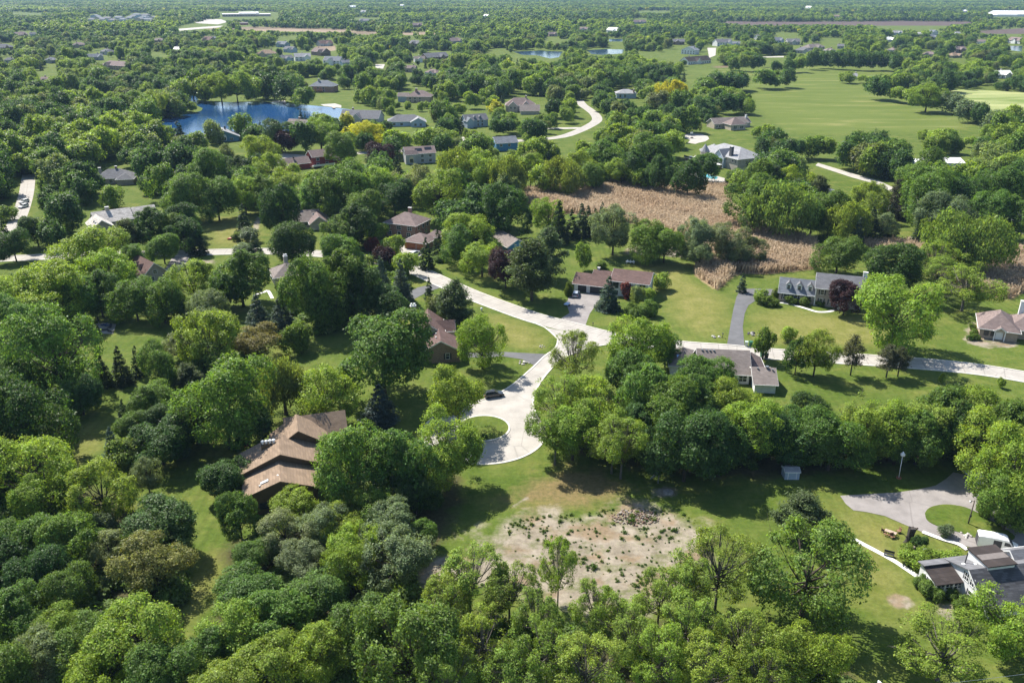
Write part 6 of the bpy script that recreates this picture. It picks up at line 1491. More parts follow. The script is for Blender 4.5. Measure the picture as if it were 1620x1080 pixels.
# ------------------------------------------------------------------ single trees: kind, px x, px top, px width[, height/width]
LIST = """
O 66 478 146 1.15;D 12 597 140 1.15;L 40 690 125;M 28 566 72;S 152 553 32;S 183 546 34;S 211 545 24 2.3;M 243 543 62 1.35;G 277 529 56 .9;L 322 490 100;S 329 546 42 1.4;N 292 573 46 1.2
M 226 610 66 1.1;S 191 630 27 2.2;B 171 674 36 1.9;H 192 697 58 .9;D 246 667 92 .85;O 342 565 150 1.1;W 442 566 78 1.3;L 512 582 100;L 60 748 92;L 150 736 100;G 226 724 52 1.3;D 302 638 86 .85;D 386 646 76 .9;D 262 640 66 .9;M 208 648 56 1.0;D 214 684 52 .9;M 244 602 60 1.0;D 284 680 52 .8;M 330 540 60 1.0;D 120 600 70 .9;D 96 556 60;M 66 640 70 .9
D 240 802 128 .75;G 160 811 34 1.4;M 108 816 96;M 28 820 92;K 236 855 116 .9;G 166 845 66;D 45 875 100;M 102 896 88;M 18 935 100;L 84 960 90;L 205 952 140;M 120 985 100;G 40 1012 100;L 150 1035 100;M 255 1022 110;M -25 700 90;D -30 860 110;M -20 1040 110
M 372 782 62 1.5;D 354 726 78 .9;L 455 782 80 .75;M 402 853 66 .9;G 447 816 86 .85;G 502 800 80 .9;M 384 903 100 .8;G 472 866 78 .8;L 532 806 74 .9;L 545 772 66;M 503 902 96 .8;L 548 862 84;M 438 948 104 .9;L 362 960 110 .9;M 322 1000 96 .9;L 345 1046 110 .9;L 425 1012 112 .9;L 506 990 104;M 560 955 110
O 552 664 132 1.15;M 632 684 110 1.2;L 702 655 112 1.15;L 668 716 84;O 592 776 74;G 606 800 92 .9;G 625 842 112 .9;M 662 822 52 1.1;L 560 832 84;D 655 752 70;L 690 700 90
T 742 860 112 1.3;T 806 888 96 1.3;T 885 850 66 2.1;T 945 915 84 1.4;T 1146 838 118 1.35;O 1292 836 165 1.05;T 985 935 96 1.3;T 1048 905 84 1.4;T 1095 945 96 1.5;T 1180 960 110 1.3;T 866 985 104 1.4;T 1050 1000 100 1.4;O 640 958 170 1.1;T 762 955 104 1.5;T 700 1030 100 1.4;T 930 1010 110 1.3;T 1128 1015 96 1.5;L 1238 1000 110;T 1215 1020 96 1.4;L 1306 1000 100;T 1506 984 150 .8;L 1630 938 124 1.0;T 812 1010 100 1.3;T 1008 970 96 1.3;T 700 905 90 1.3;T 852 930 84 1.5;T 1092 880 84 1.5
T 910 524 84 1.2;T 888 592 92 1.2;L 930 596 104 1.0;T 880 640 92 1.2;L 938 636 100 1.0;T 988 650 96 1.3;L 908 645 100 .95;T 972 662 84 1.2;L 1014 500 98 1.0;M 1056 524 48 1.3;M 1004 556 88;M 1034 574 112;M 1066 610 116 1.05;D 1092 650 118 1.1;M 1124 562 90 1.0;M 1104 592 92;L 1170 604 86 1.0;L 1202 630 116 1.0;D 1285 627 64 1.2;M 1255 652 80;M 1325 654 104 1.0;T 1366 628 92 1.1;L 1422 638 104 1.0;T 1462 630 92 1.1;M 1508 618 110 1.05;L 1562 616 104 1.05;M 1612 640 104;L 1592 660 126 1.05;D 1012 642 84;D 1096 642 80;D 1140 652 104;L 1388 640 96;D 1248 655 86;M 1466 648 90;D 1530 640 92;M 1612 750 96;L 1625 690 130 1.2;D 1190 668 70;M 1310 666 76;M 1430 655 84
M 1213 514 36 1.7;K 1250 516 26 1.0;D 1266 534 40 1.6;L 1298 522 62 1.3;Q 1357 526 44 1.7;Q 1412 544 42 1.4;Q 1430 546 38 1.45;T 1492 590 9 2;T 1586 597 12 1.5;L 1431 437 134 .98;P 1343 445 50 1.15;M 1332 374 72 .85;D 1426 380 92 .95;T 1540 408 100 .9;T 1490 404 66 1.0;W 1512 334 96 1.0;W 1572 344 104 .9;T 1487 376 64 1.1;G 1506 302 82 .95;M 1478 268 90;D 1530 272 84;M 1590 262 80;M 1570 300 70;M 1608 310 66
G 1104 344 66 1.1;G 1158 352 64 1.1;G 1190 376 48 .9;G 1110 380 54 .85;G 1162 379 52 .8;B 1177 430 18 1.9;H 1230 455 15 1.3;K 1205 458 26 .8
L 868 312 56 1.1;S 885 316 36 2.0;B 905 330 26 1.9;B 921 320 30 1.9;B 931 324 24 2.1;S 943 328 24 2;S 953 318 24 2.1;G 973 324 78 1.05;M 1024 351 66 1.0;M 1054 360 58 1.0;M 924 383 28 1.7;H 952 412 18
D 804 291 76 1.2;L 694 267 76 1.1;M 747 291 52 1.1;G 652 260 64;L 762 383 64 .9;P 800 392 58 1.15;N 842 374 86 1.25;N 868 356 60 1.5;M 724 356 62 1.05;L 744 334 84 .8;M 774 372 40 .9;S 673 374 28 1.9;S 692 360 22 2.3;B 567 349 20 2.2;R 588 375 24 .9;K 623 371 36 1.0;K 602 352 28;H 695 402 20 .6;M 530 343 52 1.15;D 458 349 76 1.0;D 438 290 64 1.3;S 381 320 28 1.9;D 286 318 54 1.1;M 272 336 54;S 308 356 32 1.5;G 392 361 34 .7;H 372 368 16 .8;G 384 384 36 .7;N 400 366 30 1.6
M 290 272 72;M 338 282 62;L 382 278 60 1.05;M 406 276 54 1.1;M 480 286 56;M 516 268 74 1.1;M 552 256 84;L 596 262 66;D 622 284 62 1.0;M 568 300 64;D 556 322 72;L 450 262 60;D 372 246 52;M 322 232 66 1.1;L 420 242 56;D 355 243 44
D 14 363 50 1.05;D 50 340 52 1.0;D 78 350 44 1.0;L 128 358 112 .85;L 165 394 84 1.05;L 184 406 46 1.2;L 58 420 116 .95;L 20 436 90;M 105 436 76;N 194 345 50 1.2;D 228 328 66 1.05;M 214 383 46 1.0;M 253 369 48 1.05;D 286 344 56;M 100 444 66;M 148 428 72;M 206 440 76 .95;M 250 444 66;M 15 470 80;D 8 540 70
L 298 412 74 1.0;M 374 398 88 1.05;G 322 462 66 .9;D 268 456 50;B 403 464 50 1.4;B 441 466 48 1.4;K 402 516 74 .75;H 462 512 44 1.1;M 492 408 84 1.5;M 528 396 90 1.3;D 560 416 76 1.3;K 458 440 46 .85;M 540 372 60 1.1;D 520 440 70;D 350 440 50
B 600 404 34 1.9;B 632 408 34 2.1;P 607 390 34 1.0;K 642 398 40 1.0;D 608 450 74 .95;M 600 494 146 1.0;N 718 440 66 1.4;B 678 437 18 2.2;M 692 462 40 1.1;L 762 497 76 1.25;K 717 509 32 1.0;L 724 580 92 1.28;B 598 606 56 1.25;H 766 687 13 .6;H 1008 484 26 .9;B 964 436 42 1.35;H 1027 476 27 .95;H 1000 480 22;L 1047 432 30 .9;R 995 446 26 1.0;M 1010 455 24 1.4;L 1025 452 24 1.2;R 1168 470 0.1;H 900 447 14 1.6
N 1276 777 86 1.05;K 1443 864 34 .8;D 1458 846 24;G 1498 831 24 .8;L 1510 872 44 .6;K 1450 870 40 .7;K 1470 868 34 .8;H 1461 911 27 .8;H 1473 920 30 .8;H 1484 931 26 .8;H 1508 932 24 .7;H 1528 947 32 .8;H 1562 792 26 1.0;D 1606 790 50
H 1540 512 12;H 1542 521 13;H 1536 529 12;H 1546 528 13;R 1320 400 0.1;H 1253 468 20 .6;H 1275 470 18;H 1298 472 16;H 1218 468 30 .5
M 1120 240 44;M 1210 250 70 1.05;L 1260 262 54 1.1;M 1196 278 84 1.05;W 1244 290 92 1.0;M 1290 312 60 1.1;M 1320 300 70 1.1;W 1345 318 70;N 1225 258 50;N 1265 280 46;N 1300 276 40 1.3;L 1380 288 58 1.1;J 1425 282 38 1.7;S 1384 326 34 1.7;S 1412 322 32 1.7;M 1445 258 64;S 1362 342 26 2;S 1453 354 20 1.7;M 1480 232 60;G 1400 335 46;D 1092 252 60
L 760 240 64 1.1;W 716 236 66 1.1;W 800 246 60 1.2;L 840 240 54 1.05;W 880 250 52 1.1;L 920 240 54 1.05;W 905 256 46 1.2;M 960 222 66 1.0;L 985 252 46 1.0;D 1000 238 56 1.05;D 1046 246 44 1.4;M 1030 212 66;G 788 268 44 1.0;G 810 266 40 1.0;L 1012 262 40 1.0;M 720 264 50;L 860 262 42 1.1;M 940 256 44 1.1
P 602 224 44 1.1;L 628 200 42;D 700 212 32;M 618 212 36;M 762 208 40;Y 556 190 44 .9;Y 580 190 48 .9;Y 548 172 28;Y 785 153 28 .95;Y 1064 126 50 .9;L 672 202 40 .8;L 704 203 40 .8;L 408 212 58;D 440 188 50;P 450 206 34;L 504 184 60 .9;M 540 206 54;D 478 196 40 1.2;N 280 190 34 1.4;M 334 182 30 1.5;M 376 172 34 1.3;S 386 186 12 3;S 475 172 10 2.2;S 482 178 10 2.2;D 402 196 40
"""
MORE = """
M 165 170 40;M 190 150 44;M 215 143 46;L 240 142 44;M 262 140 40;D 275 146 30;M 290 148 26;L 205 160 34;M 250 152 30;M 280 155 26;L 302 159 18;M 225 160 40
L 322 118 40;L 345 114 46;L 370 112 46;L 392 118 40;M 412 116 36;D 432 118 40;D 450 124 38;D 464 122 32;M 482 140 34 .9;M 300 112 42;M 280 118 40
M 1215 112 46 .6;D 1247 107 28 1.1;L 1227 121 18;D 1140 112 40 .8;D 1168 112 52 .6;M 1118 118 40 .8;L 1342 113 26 .7;L 1369 118 22 .6;D 1395 119 42 .9;L 1420 134 34 .8;L 1445 135 36 .8;L 1472 133 58 .75;G 1510 146 42 .8;G 1540 158 44 .8;D 1556 163 32;G 1582 172 42;L 1608 165 40
D 1286 83 22 1.2;D 1304 81 24 1.1;D 1322 82 24 1.1;D 1340 83 24 1.1;D 1358 82 26 1.1;D 1378 82 26 1.1;D 1398 82 26 1.1;D 1418 84 26 1.1;M 1163 87 20 1.2;D 1198 85 24 1.1;M 1180 88 22;D 1208 92 10 1.4;M 1230 95 18;M 1265 92 24 .9;M 1250 90 22
"""
kinds = [t_.split() for t_ in (LIST + MORE).replace('\n', ';').split(';') if len(t_.split()) > 3]
kinds = [(k[0], float(k[1]), float(k[2]), float(k[3]), float(k[4]) if len(k) > 4 else None) for k in kinds if float(k[3]) > 5]
shown = lambda k: k[3] * math.sqrt(k[4] or KIND[k[0]][1])
limit = sorted((shown(k) for k in kinds if k[0] not in 'HR'), reverse=True)[298]
EXTRA = []                                            # smaller ones: they go with the wider wood
for k in kinds:
    if shown(k) > limit or k[0] in 'HR': plant(*k)
    else: EXTRA.append(k)
# ------------------------------------------------------------------ labels: each tree told apart by what it stands by
MARKS = [(r, s, x, y) for r, s, x, y in HOUSES if s and y > 120] + [
 (None, 'turning circle', 790, 700), (None, 'bare rubble ground', 930, 870), (None, 'large satellite dish', 1041, 752), (None, 'grass path in the woods', 315, 880), (None, 'lower left corner', 40, 1040), (None, 'lower edge centre', 700, 1050), (None, 'lower right corner', 1560, 1050),
 (None, 'loop driveway', 1420, 795), (None, 'curving asphalt drive', 1165, 500), (None, 'lawn patio', 165, 518), (None, 'shaded lawn at left', 130, 650), (None, 'striped lawn', 350, 365), (None, 'reed marsh', 1040, 330), (None, 'marsh behind the colonial house', 1560, 430), (None, 'pale side street', 40, 300), (None, 'lake', 400, 180), (None, 'big green meadow', 1300, 160), (None, 'right-hand lane', 1400, 296), (None, 'street junction', 905, 530), (None, 'street bend by the pine', 770, 460), (None, 'right-hand street', 1450, 577), (None, 'curved far street', 935, 195), (None, 'dark corner drive', 820, 565), (None, 'bottom edge', 1130, 1060), (None, 'tree belt behind the dish', 1150, 690), (None, 'east end of the tree belt', 1440, 680), (None, 'spruce pair', 422, 500), (None, 'woods by the left edge', 20, 800), (None, 'far street', 590, 242)]
ORD = ['', 'second', 'third', 'fourth', 'fifth', 'sixth', 'seventh', 'eighth', 'ninth', 'tenth', 'eleventh', 'twelfth', 'thirteenth', 'fourteenth', 'fifteenth']
groups = {}
for o, kind, x, y, wp, look in TREES:
    b = min(MARKS, key=lambda m_: (m_[2] - x) ** 2 + 1.6 * (m_[3] - y) ** 2)
    dx, dy = x - b[2], y - b[3]
    d_ = ('left of' if dx < 0 else 'right of') if abs(dx) > 1.3 * abs(dy) else ('behind' if dy < 0 else 'in front of')
    if math.hypot(dx, dy) < 18: d_ = 'beside'
    groups.setdefault((look, d_, b[1]), []).append((x, y, wp, o))
for (look, d_, lm), L_ in groups.items():
    lm = lm if lm.startswith('bird') else 'the ' + lm
    base = '%s %s %s' % (look, d_, lm)
    L_.sort(key=lambda q: q[0])
    n_ = len(L_)
    for i, q in enumerate(L_):
        if n_ == 1: t_ = base
        elif n_ == 2: t_ = ('left one: ' if i == 0 else 'right one: ') + base
        else:
            w_ = 'leftmost' if i == 0 else 'rightmost' if i == n_ - 1 else ('middle' if n_ % 2 and i == n_ // 2 else (ORD[i] + ' from left' if i < n_ / 2 else ORD[n_ - 1 - i] + ' from right'))
            t_ = '%s: %s' % (w_, base)
        q[3]['label'] = t_
        if n_ > 1: q[3]['group'] = (look + 's ' + d_ + ' ' + lm)
    
# ------------------------------------------------------------------ the wider wood: one object of many trees
def scatter(name, protos, P, idx, scl, rot, label, cat):
    col = bpy.data.collections.new(name + ' sources')
    for i, (me_) in enumerate(protos):
        ob = bpy.data.objects.new('source_%02d' % i, me_); col.objects.link(ob)
    me = bpy.data.meshes.new(name)
    me.vertices.add(len(P)); me.vertices.foreach_set('co', P.astype(np.float32).ravel())
    for nm, ty, a in (('idx', 'INT', idx.astype(np.int32)), ('scl', 'FLOAT_VECTOR', scl.astype(np.float32).ravel()), ('rot', 'FLOAT_VECTOR', rot.astype(np.float32).ravel())):
        at_ = me.attributes.new(nm, ty, 'POINT'); at_.data.foreach_set('vector' if 'VEC' in ty else 'value', a)
    o = link(name, me)
    ng = bpy.data.node_groups.new(name, 'GeometryNodeTree')
    ng.interface.new_socket('Geometry', in_out='INPUT', socket_type='NodeSocketGeometry'); ng.interface.new_socket('Geometry', in_out='OUTPUT', socket_type='NodeSocketGeometry')
    gi, go = ng.nodes.new('NodeGroupInput'), ng.nodes.new('NodeGroupOutput')
    ip, ci = ng.nodes.new('GeometryNodeInstanceOnPoints'), ng.nodes.new('GeometryNodeCollectionInfo')
    ci.inputs['Collection'].default_value = col
    ci.inputs['Separate Children'].default_value = True; ci.inputs['Reset Children'].default_value = True
    def na(nm, ty):
        n = ng.nodes.new('GeometryNodeInputNamedAttribute'); n.data_type = ty; n.inputs['Name'].default_value = nm
        return [s for s in n.outputs if s.enabled and s.name == 'Attribute'][0]
    K = ng.links.new
    K(gi.outputs[0], ip.inputs['Points']); K(ci.outputs[0], ip.inputs['Instance'])
    ip.inputs['Pick Instance'].default_value = True
    K(na('idx', 'INT'), ip.inputs['Instance Index']); K(na('scl', 'FLOAT_VECTOR'), ip.inputs['Scale'])
    er = ng.nodes.new('FunctionNodeEulerToRotation'); K(na('rot', 'FLOAT_VECTOR'), er.inputs[0]); K(er.outputs[0], ip.inputs['Rotation'])
    K(ip.outputs[0], go.inputs[0])
    md = o.modifiers.new('scatter', 'NODES'); md.node_group = ng
    return tag(o, label, cat, None, 'stuff')
LM = leafmat('far_leaves', False, [(0.0, (0.052, 0.106, 0.026)), (0.2, (0.083, 0.152, 0.030)), (0.5, (0.120, 0.194, 0.033)), (0.75, (0.162, 0.240, 0.036)), (0.92, (0.150, 0.198, 0.075)), (1.0, (0.115, 0.135, 0.045))])
LD = leafmat('far_needles', False, [(0.0, (0.026, 0.050, 0.020)), (0.6, (0.038, 0.068, 0.030)), (1.0, (0.052, 0.082, 0.062))])
LY = leafmat('far_gold', False, [(0.0, (0.28, 0.30, 0.015)), (1.0, (0.34, 0.35, 0.02))])
def src(seed, W, Hh, kind, n, per, leaf, m):
    if kind == 'b': c, t_ = broad(seed, W, Hh, 0.06, 15, 0.2, 0.62, n, per, leaf, 0.55)
    else: c, t_ = conifer(seed, W, Hh, 20, 12, 24, leaf) if leaf < .8 else conifer(seed, W, Hh, 10, 8, 10, 1.5)
    bm = bmesh.new(); bm.from_mesh(c); 
    me = c; me.materials.clear(); me.materials.append(m); bm.free()
    return me
MIDP = [src(200 + i, 10, (9.5, 11, 8.5)[i % 3], 'b', 640, 8, 0.56, LM) for i in range(6)] + [src(220 + i, 6, 12, 's', 0, 0, 0.55, LD) for i in range(2)] + [src(230, 9, 8, 'b', 260, 7, 0.85, LY)]
MIDX = []
def one(c): return [(0.0, tuple(x * .85 for x in c)), (1.0, tuple(x * 1.15 for x in c))]
LL, LDK, LG, LP = leafmat('light_leaves', False, one((.168, .246, .035))), leafmat('dark_leaves', False, one((.052, .104, .027))), leafmat('grey_leaves', False, one((.11, .155, .078))), leafmat('purple_leaves', False, one((.036, .016, .022)))
NF = 15
FARP = [src(260, 10, 10, 'b', 560, 8, .58, LL), src(261, 10, 9, 'b', 560, 8, .58, LL), src(262, 10, 10, 'b', 560, 8, .58, LDK), src(263, 10, 11, 'b', 560, 8, .58, LDK), src(264, 10, 10, 'b', 560, 8, .58, LG), src(265, 10, 10, 'b', 560, 8, .58, LP)] + [src(240 + i, 10, (9, 10.5)[i % 2], 'b', 70, 5, 1.9, (LM, LM, LL, LDK)[i]) for i in range(4)] + [src(250, 6, 12, 's', 0, 0, 0.9, LD), src(251, 9, 8, 'b', 60, 5, 1.9, LY)]
# places where the picture shows open ground, roads, water or roofs
KEEP += [[(289, 146), (308, 146), (312, 160), (340, 163), (377, 163), (420, 162), (492, 168), (540, 173), (540, 186), (500, 176), (470, 182), (420, 192), (385, 185), (345, 190), (305, 203), (280, 200), (245, 193), (285, 185), (322, 174), (310, 166), (296, 155)], [(1060, 126), (1160, 119), (1085, 112), (1080, 108), (1250, 104.5), (1410, 103), (1414, 116), (1365, 132), (1360, 141), (1440, 153), (1505, 170), (1575, 193), (1500, 200), (1400, 202), (1300, 206), (1240, 203), (1200, 165), (1190, 140), (1160, 130)],
 [(1500, 142), (1560, 144), (1640, 149), (1640, 184), (1590, 182), (1540, 160)], [(350, 44.5), (400, 44), (560, 48), (540, 50), (450, 48.5)], [(555, 50), (640, 52.5), (740, 51), (650, 54), (560, 53)],
 [(1110, 34.5), (1190, 35), (1350, 35), (1430, 34), (1530, 35), (1540, 37), (1500, 38.5), (1300, 38.5), (1200, 38.5)], [(1550, 48.5), (1640, 44), (1640, 53), (1560, 53)],
 [(26, 280), (57, 280), (56, 330), (34, 335), (26, 300)], [(862, 212), (905, 206), (924, 196), (934, 187), (922, 167), (912, 158), (925, 160), (950, 178), (956, 192), (944, 206), (900, 219), (862, 224)], [(910, 180), (930, 180), (925, 198), (868, 205), (870, 215), (905, 210)],
 [(325, 152), (350, 160), (500, 170), (560, 174), (560, 168), (500, 160), (450, 148), (400, 148), (340, 148)], [(1080, 210), (1125, 210), (1190, 216), (1185, 230), (1125, 228), (1085, 228)],
 [(1292, 254), (1350, 272), (1400, 286), (1480, 318), (1475, 330), (1430, 345), (1415, 322), (1390, 300), (1360, 300), (1330, 290), (1292, 264)], [(1430, 318), (1475, 322), (1475, 350), (1440, 360)],
 [(309, 340), (330, 330), (408, 330), (412, 345), (412, 398), (320, 398), (308, 370)], [(280, 394), (420, 390), (480, 398), (480, 408), (360, 412), (280, 410)], [(-30, 396), (120, 396), (90, 414), (-30, 420)],
 [(180, 398), (300, 392), (300, 405), (265, 445), (230, 447), (240, 415)], [(590, 100), (612, 100), (612, 108), (590, 108)], [(812, 80), (890, 80), (890, 92), (812, 92)], [(926, 76), (990, 76), (988, 87), (930, 88)], [(963, 61), (986, 61), (986, 66), (963, 66)], [(1000, 80), (1080, 85), (1070, 95), (1030, 92)],
 [(650, 400), (700, 410), (780, 440), (900, 460), (900, 520), (800, 500), (700, 455), (650, 430)], [(1370, 97), (1420, 97), (1420, 102), (1370, 103)], [(282, 42), (352, 28), (360, 40), (320, 48), (284, 49)], [(1118, 72), (1134, 72), (1134, 92), (1118, 92)], [(1200, 88), (1245, 88), (1245, 100), (1205, 100)], [(1150, 104), (1100, 104), (1100, 109), (1168, 108)], [(412, 242), (490, 240), (452, 262), (425, 262)], [(728, 214), (750, 232), (742, 236), (728, 222)], [(496, 71), (532, 71), (532, 82), (496, 82)], [(1596, 72), (1620, 72), (1618, 83), (1598, 83)], [(775, 76), (800, 76), (800, 86), (770, 86)]] + REEDS
KEEP += [[(1226, 52), (1262, 52), (1262, 58), (1226, 58)], [(1298, 60), (1332, 60), (1332, 68), (1298, 68)], [(1380, 41), (1500, 42), (1470, 46), (1400, 45)], [(20, 20), (70, 21), (60, 24), (20, 23)], [(860, 62), (900, 62), (900, 66), (860, 66)], [(440, 58), (470, 58), (470, 62), (440, 62)], [(1500, 94), (1530, 94), (1530, 98), (1500, 98)], [(60, 112), (90, 112), (90, 117), (60, 117)], [(560, 28), (600, 28), (600, 30.5), (560, 30.5)], [(1010, 18), (1060, 18), (1060, 20), (1010, 20)], [(240, 84), (262, 84), (262, 89), (240, 89)]]
KEEPN = [np.array(k, float) for k in KEEP]
def clear_of(P3, W, Hh):
    """True where a tree of this width and height neither stands on nor hides an open place of the picture"""
    ok = np.ones(len(P3), bool)
    pts = []
    for fz, fx in ((0, 0), (.15, -.3), (.15, .3), (.35, -.45), (.35, .45), (.35, 0), (.55, -.48), (.55, .48), (.75, -.4), (.75, .4), (.75, 0), (.93, -.2), (.93, .2), (1, 0)):
        Q = P3.copy(); Q[:, 2] = Hh * fz; Q[:, 0] += W * fx
        x, y = projn(Q); pts.append(np.stack([x, y], 1))
    for k in KEEPN:
        lo, hi = k.min(0), k.max(0)
        for q in pts:
            sel = np.flatnonzero(ok & (q[:, 0] > lo[0]) & (q[:, 0] < hi[0]) & (q[:, 1] > lo[1]) & (q[:, 1] < hi[1]))
            if len(sel): ok[sel[inside(q[sel], k)]] = False
    return ok
def hashn(x, y, s):
    return 0.5 + 0.25 * (np.sin(x / s + 1.7 * np.sin(y / s * 0.8)) + np.sin(y / s * 1.1 + 1.3 * np.sin(x / s * 0.7 + 2)))
RN = np.random.default_rng(11)
def spread(y0, y1, area, keep):
    """even random ground points seen by the camera (and a margin beside it) between two distances"""
    n = int((y1 ** 2 - y0 ** 2) * 0.66 / area)
    y = np.sqrt(RN.random(n) * (y1 ** 2 - y0 ** 2) + y0 ** 2)
    x = (RN.random(n) * 2 - 1) * (0.66 * y + 60)
    return np.stack([x, y, np.zeros(n)], 1)
foot = np.array(FOOT + [(lambda p: (p.x, p.y, k[3] * depth(p) / F / 2))(at(k[1], k[2], 8)) for k in EXTRA])
def build_wood():
    out = []
    for (y0, y1, area, far) in ((255, 620, 76, 0), (620, 1500, 92, 0), (1500, 3200, 108, 1), (3200, 7500, 420, 2)):
        P = spread(y0, y1, area, None)
        px, py = projn(P)
        n = len(P)
        W = np.clip((.78 + .5 * hashn(P[:, 0], P[:, 1] + 700, 90)) * RN.lognormal(2.33 if far == 0 else 2.12 if far < 2 else 2.8, .27, n), 5, 16 if far < 2 else 30)
        Hh = W * RN.uniform(.9, 1.25, n) if far < 2 else RN.uniform(10, 15, n)
        ok = (hashn(P[:, 0], P[:, 1], 46) + .22 * RN.normal(size=n) > .2) & (py < 452)
        if y0 < 620:
            ok &= ~((px > 860) & (py > 352)) & ~((px > 640) & (py > 400)) & ~((px > 280) & (px < 640) & (py > 405))
        P, W, Hh = P[ok], W[ok], Hh[ok]
        con = RN.random(len(P)) < (.07 if far < 2 else .03)
        W = np.where(con, W * .55, W); Hh = np.where(con, Hh * 1.05, Hh)
        if y0 < 900:
            for c in range(0, len(foot)):
                d = np.hypot(P[:, 0] - foot[c, 0], P[:, 1] - foot[c, 1])
                k = d > .62 * (foot[c, 2] + W / 2) + .8
                P, W, Hh, con = P[k], W[k], Hh[k], con[k]
        k = clear_of(P, W, Hh)
        P, W, Hh, con = P[k], W[k], Hh[k], con[k]
        gold = (RN.random(len(P)) < .009) & (P[:, 1] > 950)
        sp = hashn(P[:, 0] + 300, P[:, 1], 38 if far == 0 else 150) + .24 * RN.normal(size=len(P))
        if far == 0:
            idx = np.where(con, 6 + RN.integers(0, 2, len(P)), np.where(gold, 8, RN.integers(0, 6, len(P)))); w0 = np.where(con, 6., 10.); h0 = np.where(con, 12., 10.)
            idx = np.where(~con & ~gold & (sp > .78), 9 + RN.integers(0, 2, len(P)), np.where(~con & ~gold & (sp < .2), 11 + RN.integers(0, 2, len(P)), idx))
        else:
            idx = np.where(con, 4, np.where(gold, 5, np.where(sp > .72, 2, np.where(sp < .25, 3, RN.integers(0, 2, len(P)))))) + 15; w0 = np.where(con, 6., 10.); h0 = np.where(con, 12., 10.)
        s = W / w0
        out.append((P, idx, np.stack([s, s * RN.uniform(.9, 1.1, len(P)), Hh / h0], 1)))
    for kind, px_, top, wp, hr in EXTRA:
        hr = hr or KIND[kind][1]; z = 8.0
        for _ in range(12):
            p = at(px_, top, z); z = .5 * z + .5 * hr * wp * depth(p) / F
        p = at(px_, top, z); wm = wp * depth(p) / F
        i_ = {'D': 11 + TR.randrange(2), 'L': 9 + TR.randrange(2), 'T': 9, 'W': 10, 'K': 9, 'G': 13, 'P': 14, 'Y': 8, 'S': 6, 'B': 7, 'N': 6, 'J': 6, 'Q': 6}.get(kind, TR.randrange(6))
        w0, h0 = (6., 12.) if i_ in (6, 7) else (10., 10.)
        out.append((np.array([[p.x, p.y, 0.]]), np.array([i_]), np.array([[wm / w0, wm / w0, z / h0]])))
    P, idx, scl = (np.concatenate([o[i] for o in out]) for i in range(3))
    rot = np.zeros((len(P), 3)); rot[:, 2] = RN.random(len(P)) * 6.283
    print('wood trees', len(P))
    scatter('woodland', MIDP + FARP, P, idx, scl, rot, 'distant green woodland of mixed trees spreading to the horizon', 'woodland')
build_wood()
# ------------------------------------------------------------------ undergrowth of the near woods, weeds of the vacant lot
def region_points(px, spacing, seed, jitter=1.0):
    poly = gpoly(px); rng = np.random.default_rng(seed)
    lo, hi = poly.min(0), poly.max(0)
    n = int((hi - lo).prod() / spacing ** 2)
    p = rng.random((n, 2)) * (hi - lo) + lo
    return p[inside(p, poly)]
LU = leafmat('undergrowth_leaves', False, [(0.0, (0.062, 0.115, 0.021)), (0.5, (0.102, 0.165, 0.028)), (1.0, (0.132, 0.185, 0.060))])
UND = [[(-60, 760), (60, 775), (180, 830), (290, 870), (285, 950), (268, 1010), (240, 1100), (-60, 1100)], [(365, 872), (420, 838), (520, 822), (620, 862), (672, 930), (720, 980), (960, 1000), (1180, 990), (1330, 1040), (1345, 1100), (330, 1100), (350, 960)], [(560, 770), (640, 770), (650, 850), (560, 860)],
       [(900, 660), (1000, 650), (1160, 655), (1360, 668), (1560, 660), (1600, 700), (1580, 725), (1420, 722), (1250, 738), (1120, 745), (1020, 730), (935, 712)], [(-60, 440), (150, 450), (260, 470), (250, 490), (120, 490), (-60, 520)], [(-60, 560), (80, 600), (60, 660), (-60, 680)], [(440, 470), (540, 450), (600, 470), (560, 520), (450, 540)], [(280, 520), (350, 520), (420, 570), (300, 600)], [(560, 400), (640, 430), (650, 470), (560, 470)]]
pts = np.concatenate([region_points(u, 2.6, i) for i, u in enumerate(UND)])
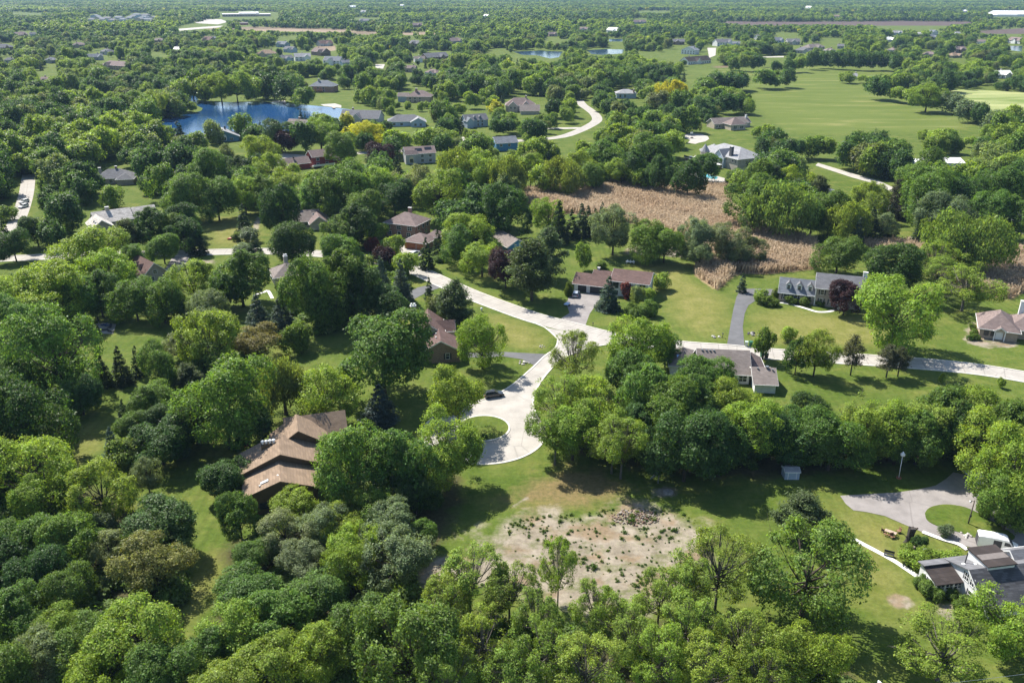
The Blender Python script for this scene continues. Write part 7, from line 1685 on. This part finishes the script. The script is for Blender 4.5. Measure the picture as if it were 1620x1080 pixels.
cl = np.array([p for p in pts], float); n = len(cl)
USRC = [src(270 + i, 4, 2.6, 'b', 130, 7, .5, LU) for i in range(3)]
s = RN.uniform(.5, 1.15, n)
rot = np.zeros((n, 3)); rot[:, 2] = RN.random(n) * 6.283
scatter('undergrowth', USRC, np.column_stack([cl, np.zeros(n)]), RN.integers(0, 3, n), np.stack([s, s, s * RN.uniform(.6, 1.2, n)], 1), rot, 'leafy undergrowth filling the floor of the nearby woods', 'undergrowth')
LW = leafmat('weed_leaves', False, [(0.0, (0.055, 0.115, 0.022)), (0.6, (0.085, 0.145, 0.026)), (1.0, (0.15, 0.19, 0.04))])
WSRC = [src(280 + i, 1.0, .6, 'b', 26, 5, .2, LW) for i in range(2)]
for me_ in WSRC:
    pass
soil = AREAS[0][2]
p = region_points(soil, .75, 77)
hn = hashn(p[:, 0], p[:, 1], 3.1) * .6 + hashn(p[:, 0] + 40, p[:, 1], 7.3) * .5
p = p[(hn * .9 + .22 * RN.normal(size=len(p))) > .56]; n = len(p)
s = np.clip(RN.lognormal(-.85, .5, n), .2, 1.5); rot = np.zeros((n, 3)); rot[:, 2] = RN.random(n) * 6.283
scatter('weeds', WSRC, np.column_stack([p, np.zeros(n)]), RN.integers(0, 2, n), np.stack([s, s, s], 1), rot, 'tufts of green weeds scattered over the bare rubble ground', 'weeds')
# ------------------------------------------------------------------ air
hb = MB().box(-9500, 9500, -400, 10800, -1.5, CH + 30)
m = bpy.data.materials.new('haze_air'); m.use_nodes = True
t = m.node_tree; t.nodes.clear()
pv = t.nodes.new("ShaderNodeVolumePrincipled"); out = t.nodes.new("ShaderNodeOutputMaterial")
pv.inputs["Color"].default_value = (0.45, 0.68, 1.0, 1); pv.inputs["Density"].default_value = HAZE; pv.inputs["Anisotropy"].default_value = 0.0
t.links.new(pv.outputs[0], out.inputs["Volume"])
if HAZE > 0: tag(hb.link('haze', m), 'faint blue haze veiling the far woods', 'haze', None, 'stuff')
print('objects', len(bpy.data.objects), 'single trees', len(TREES))
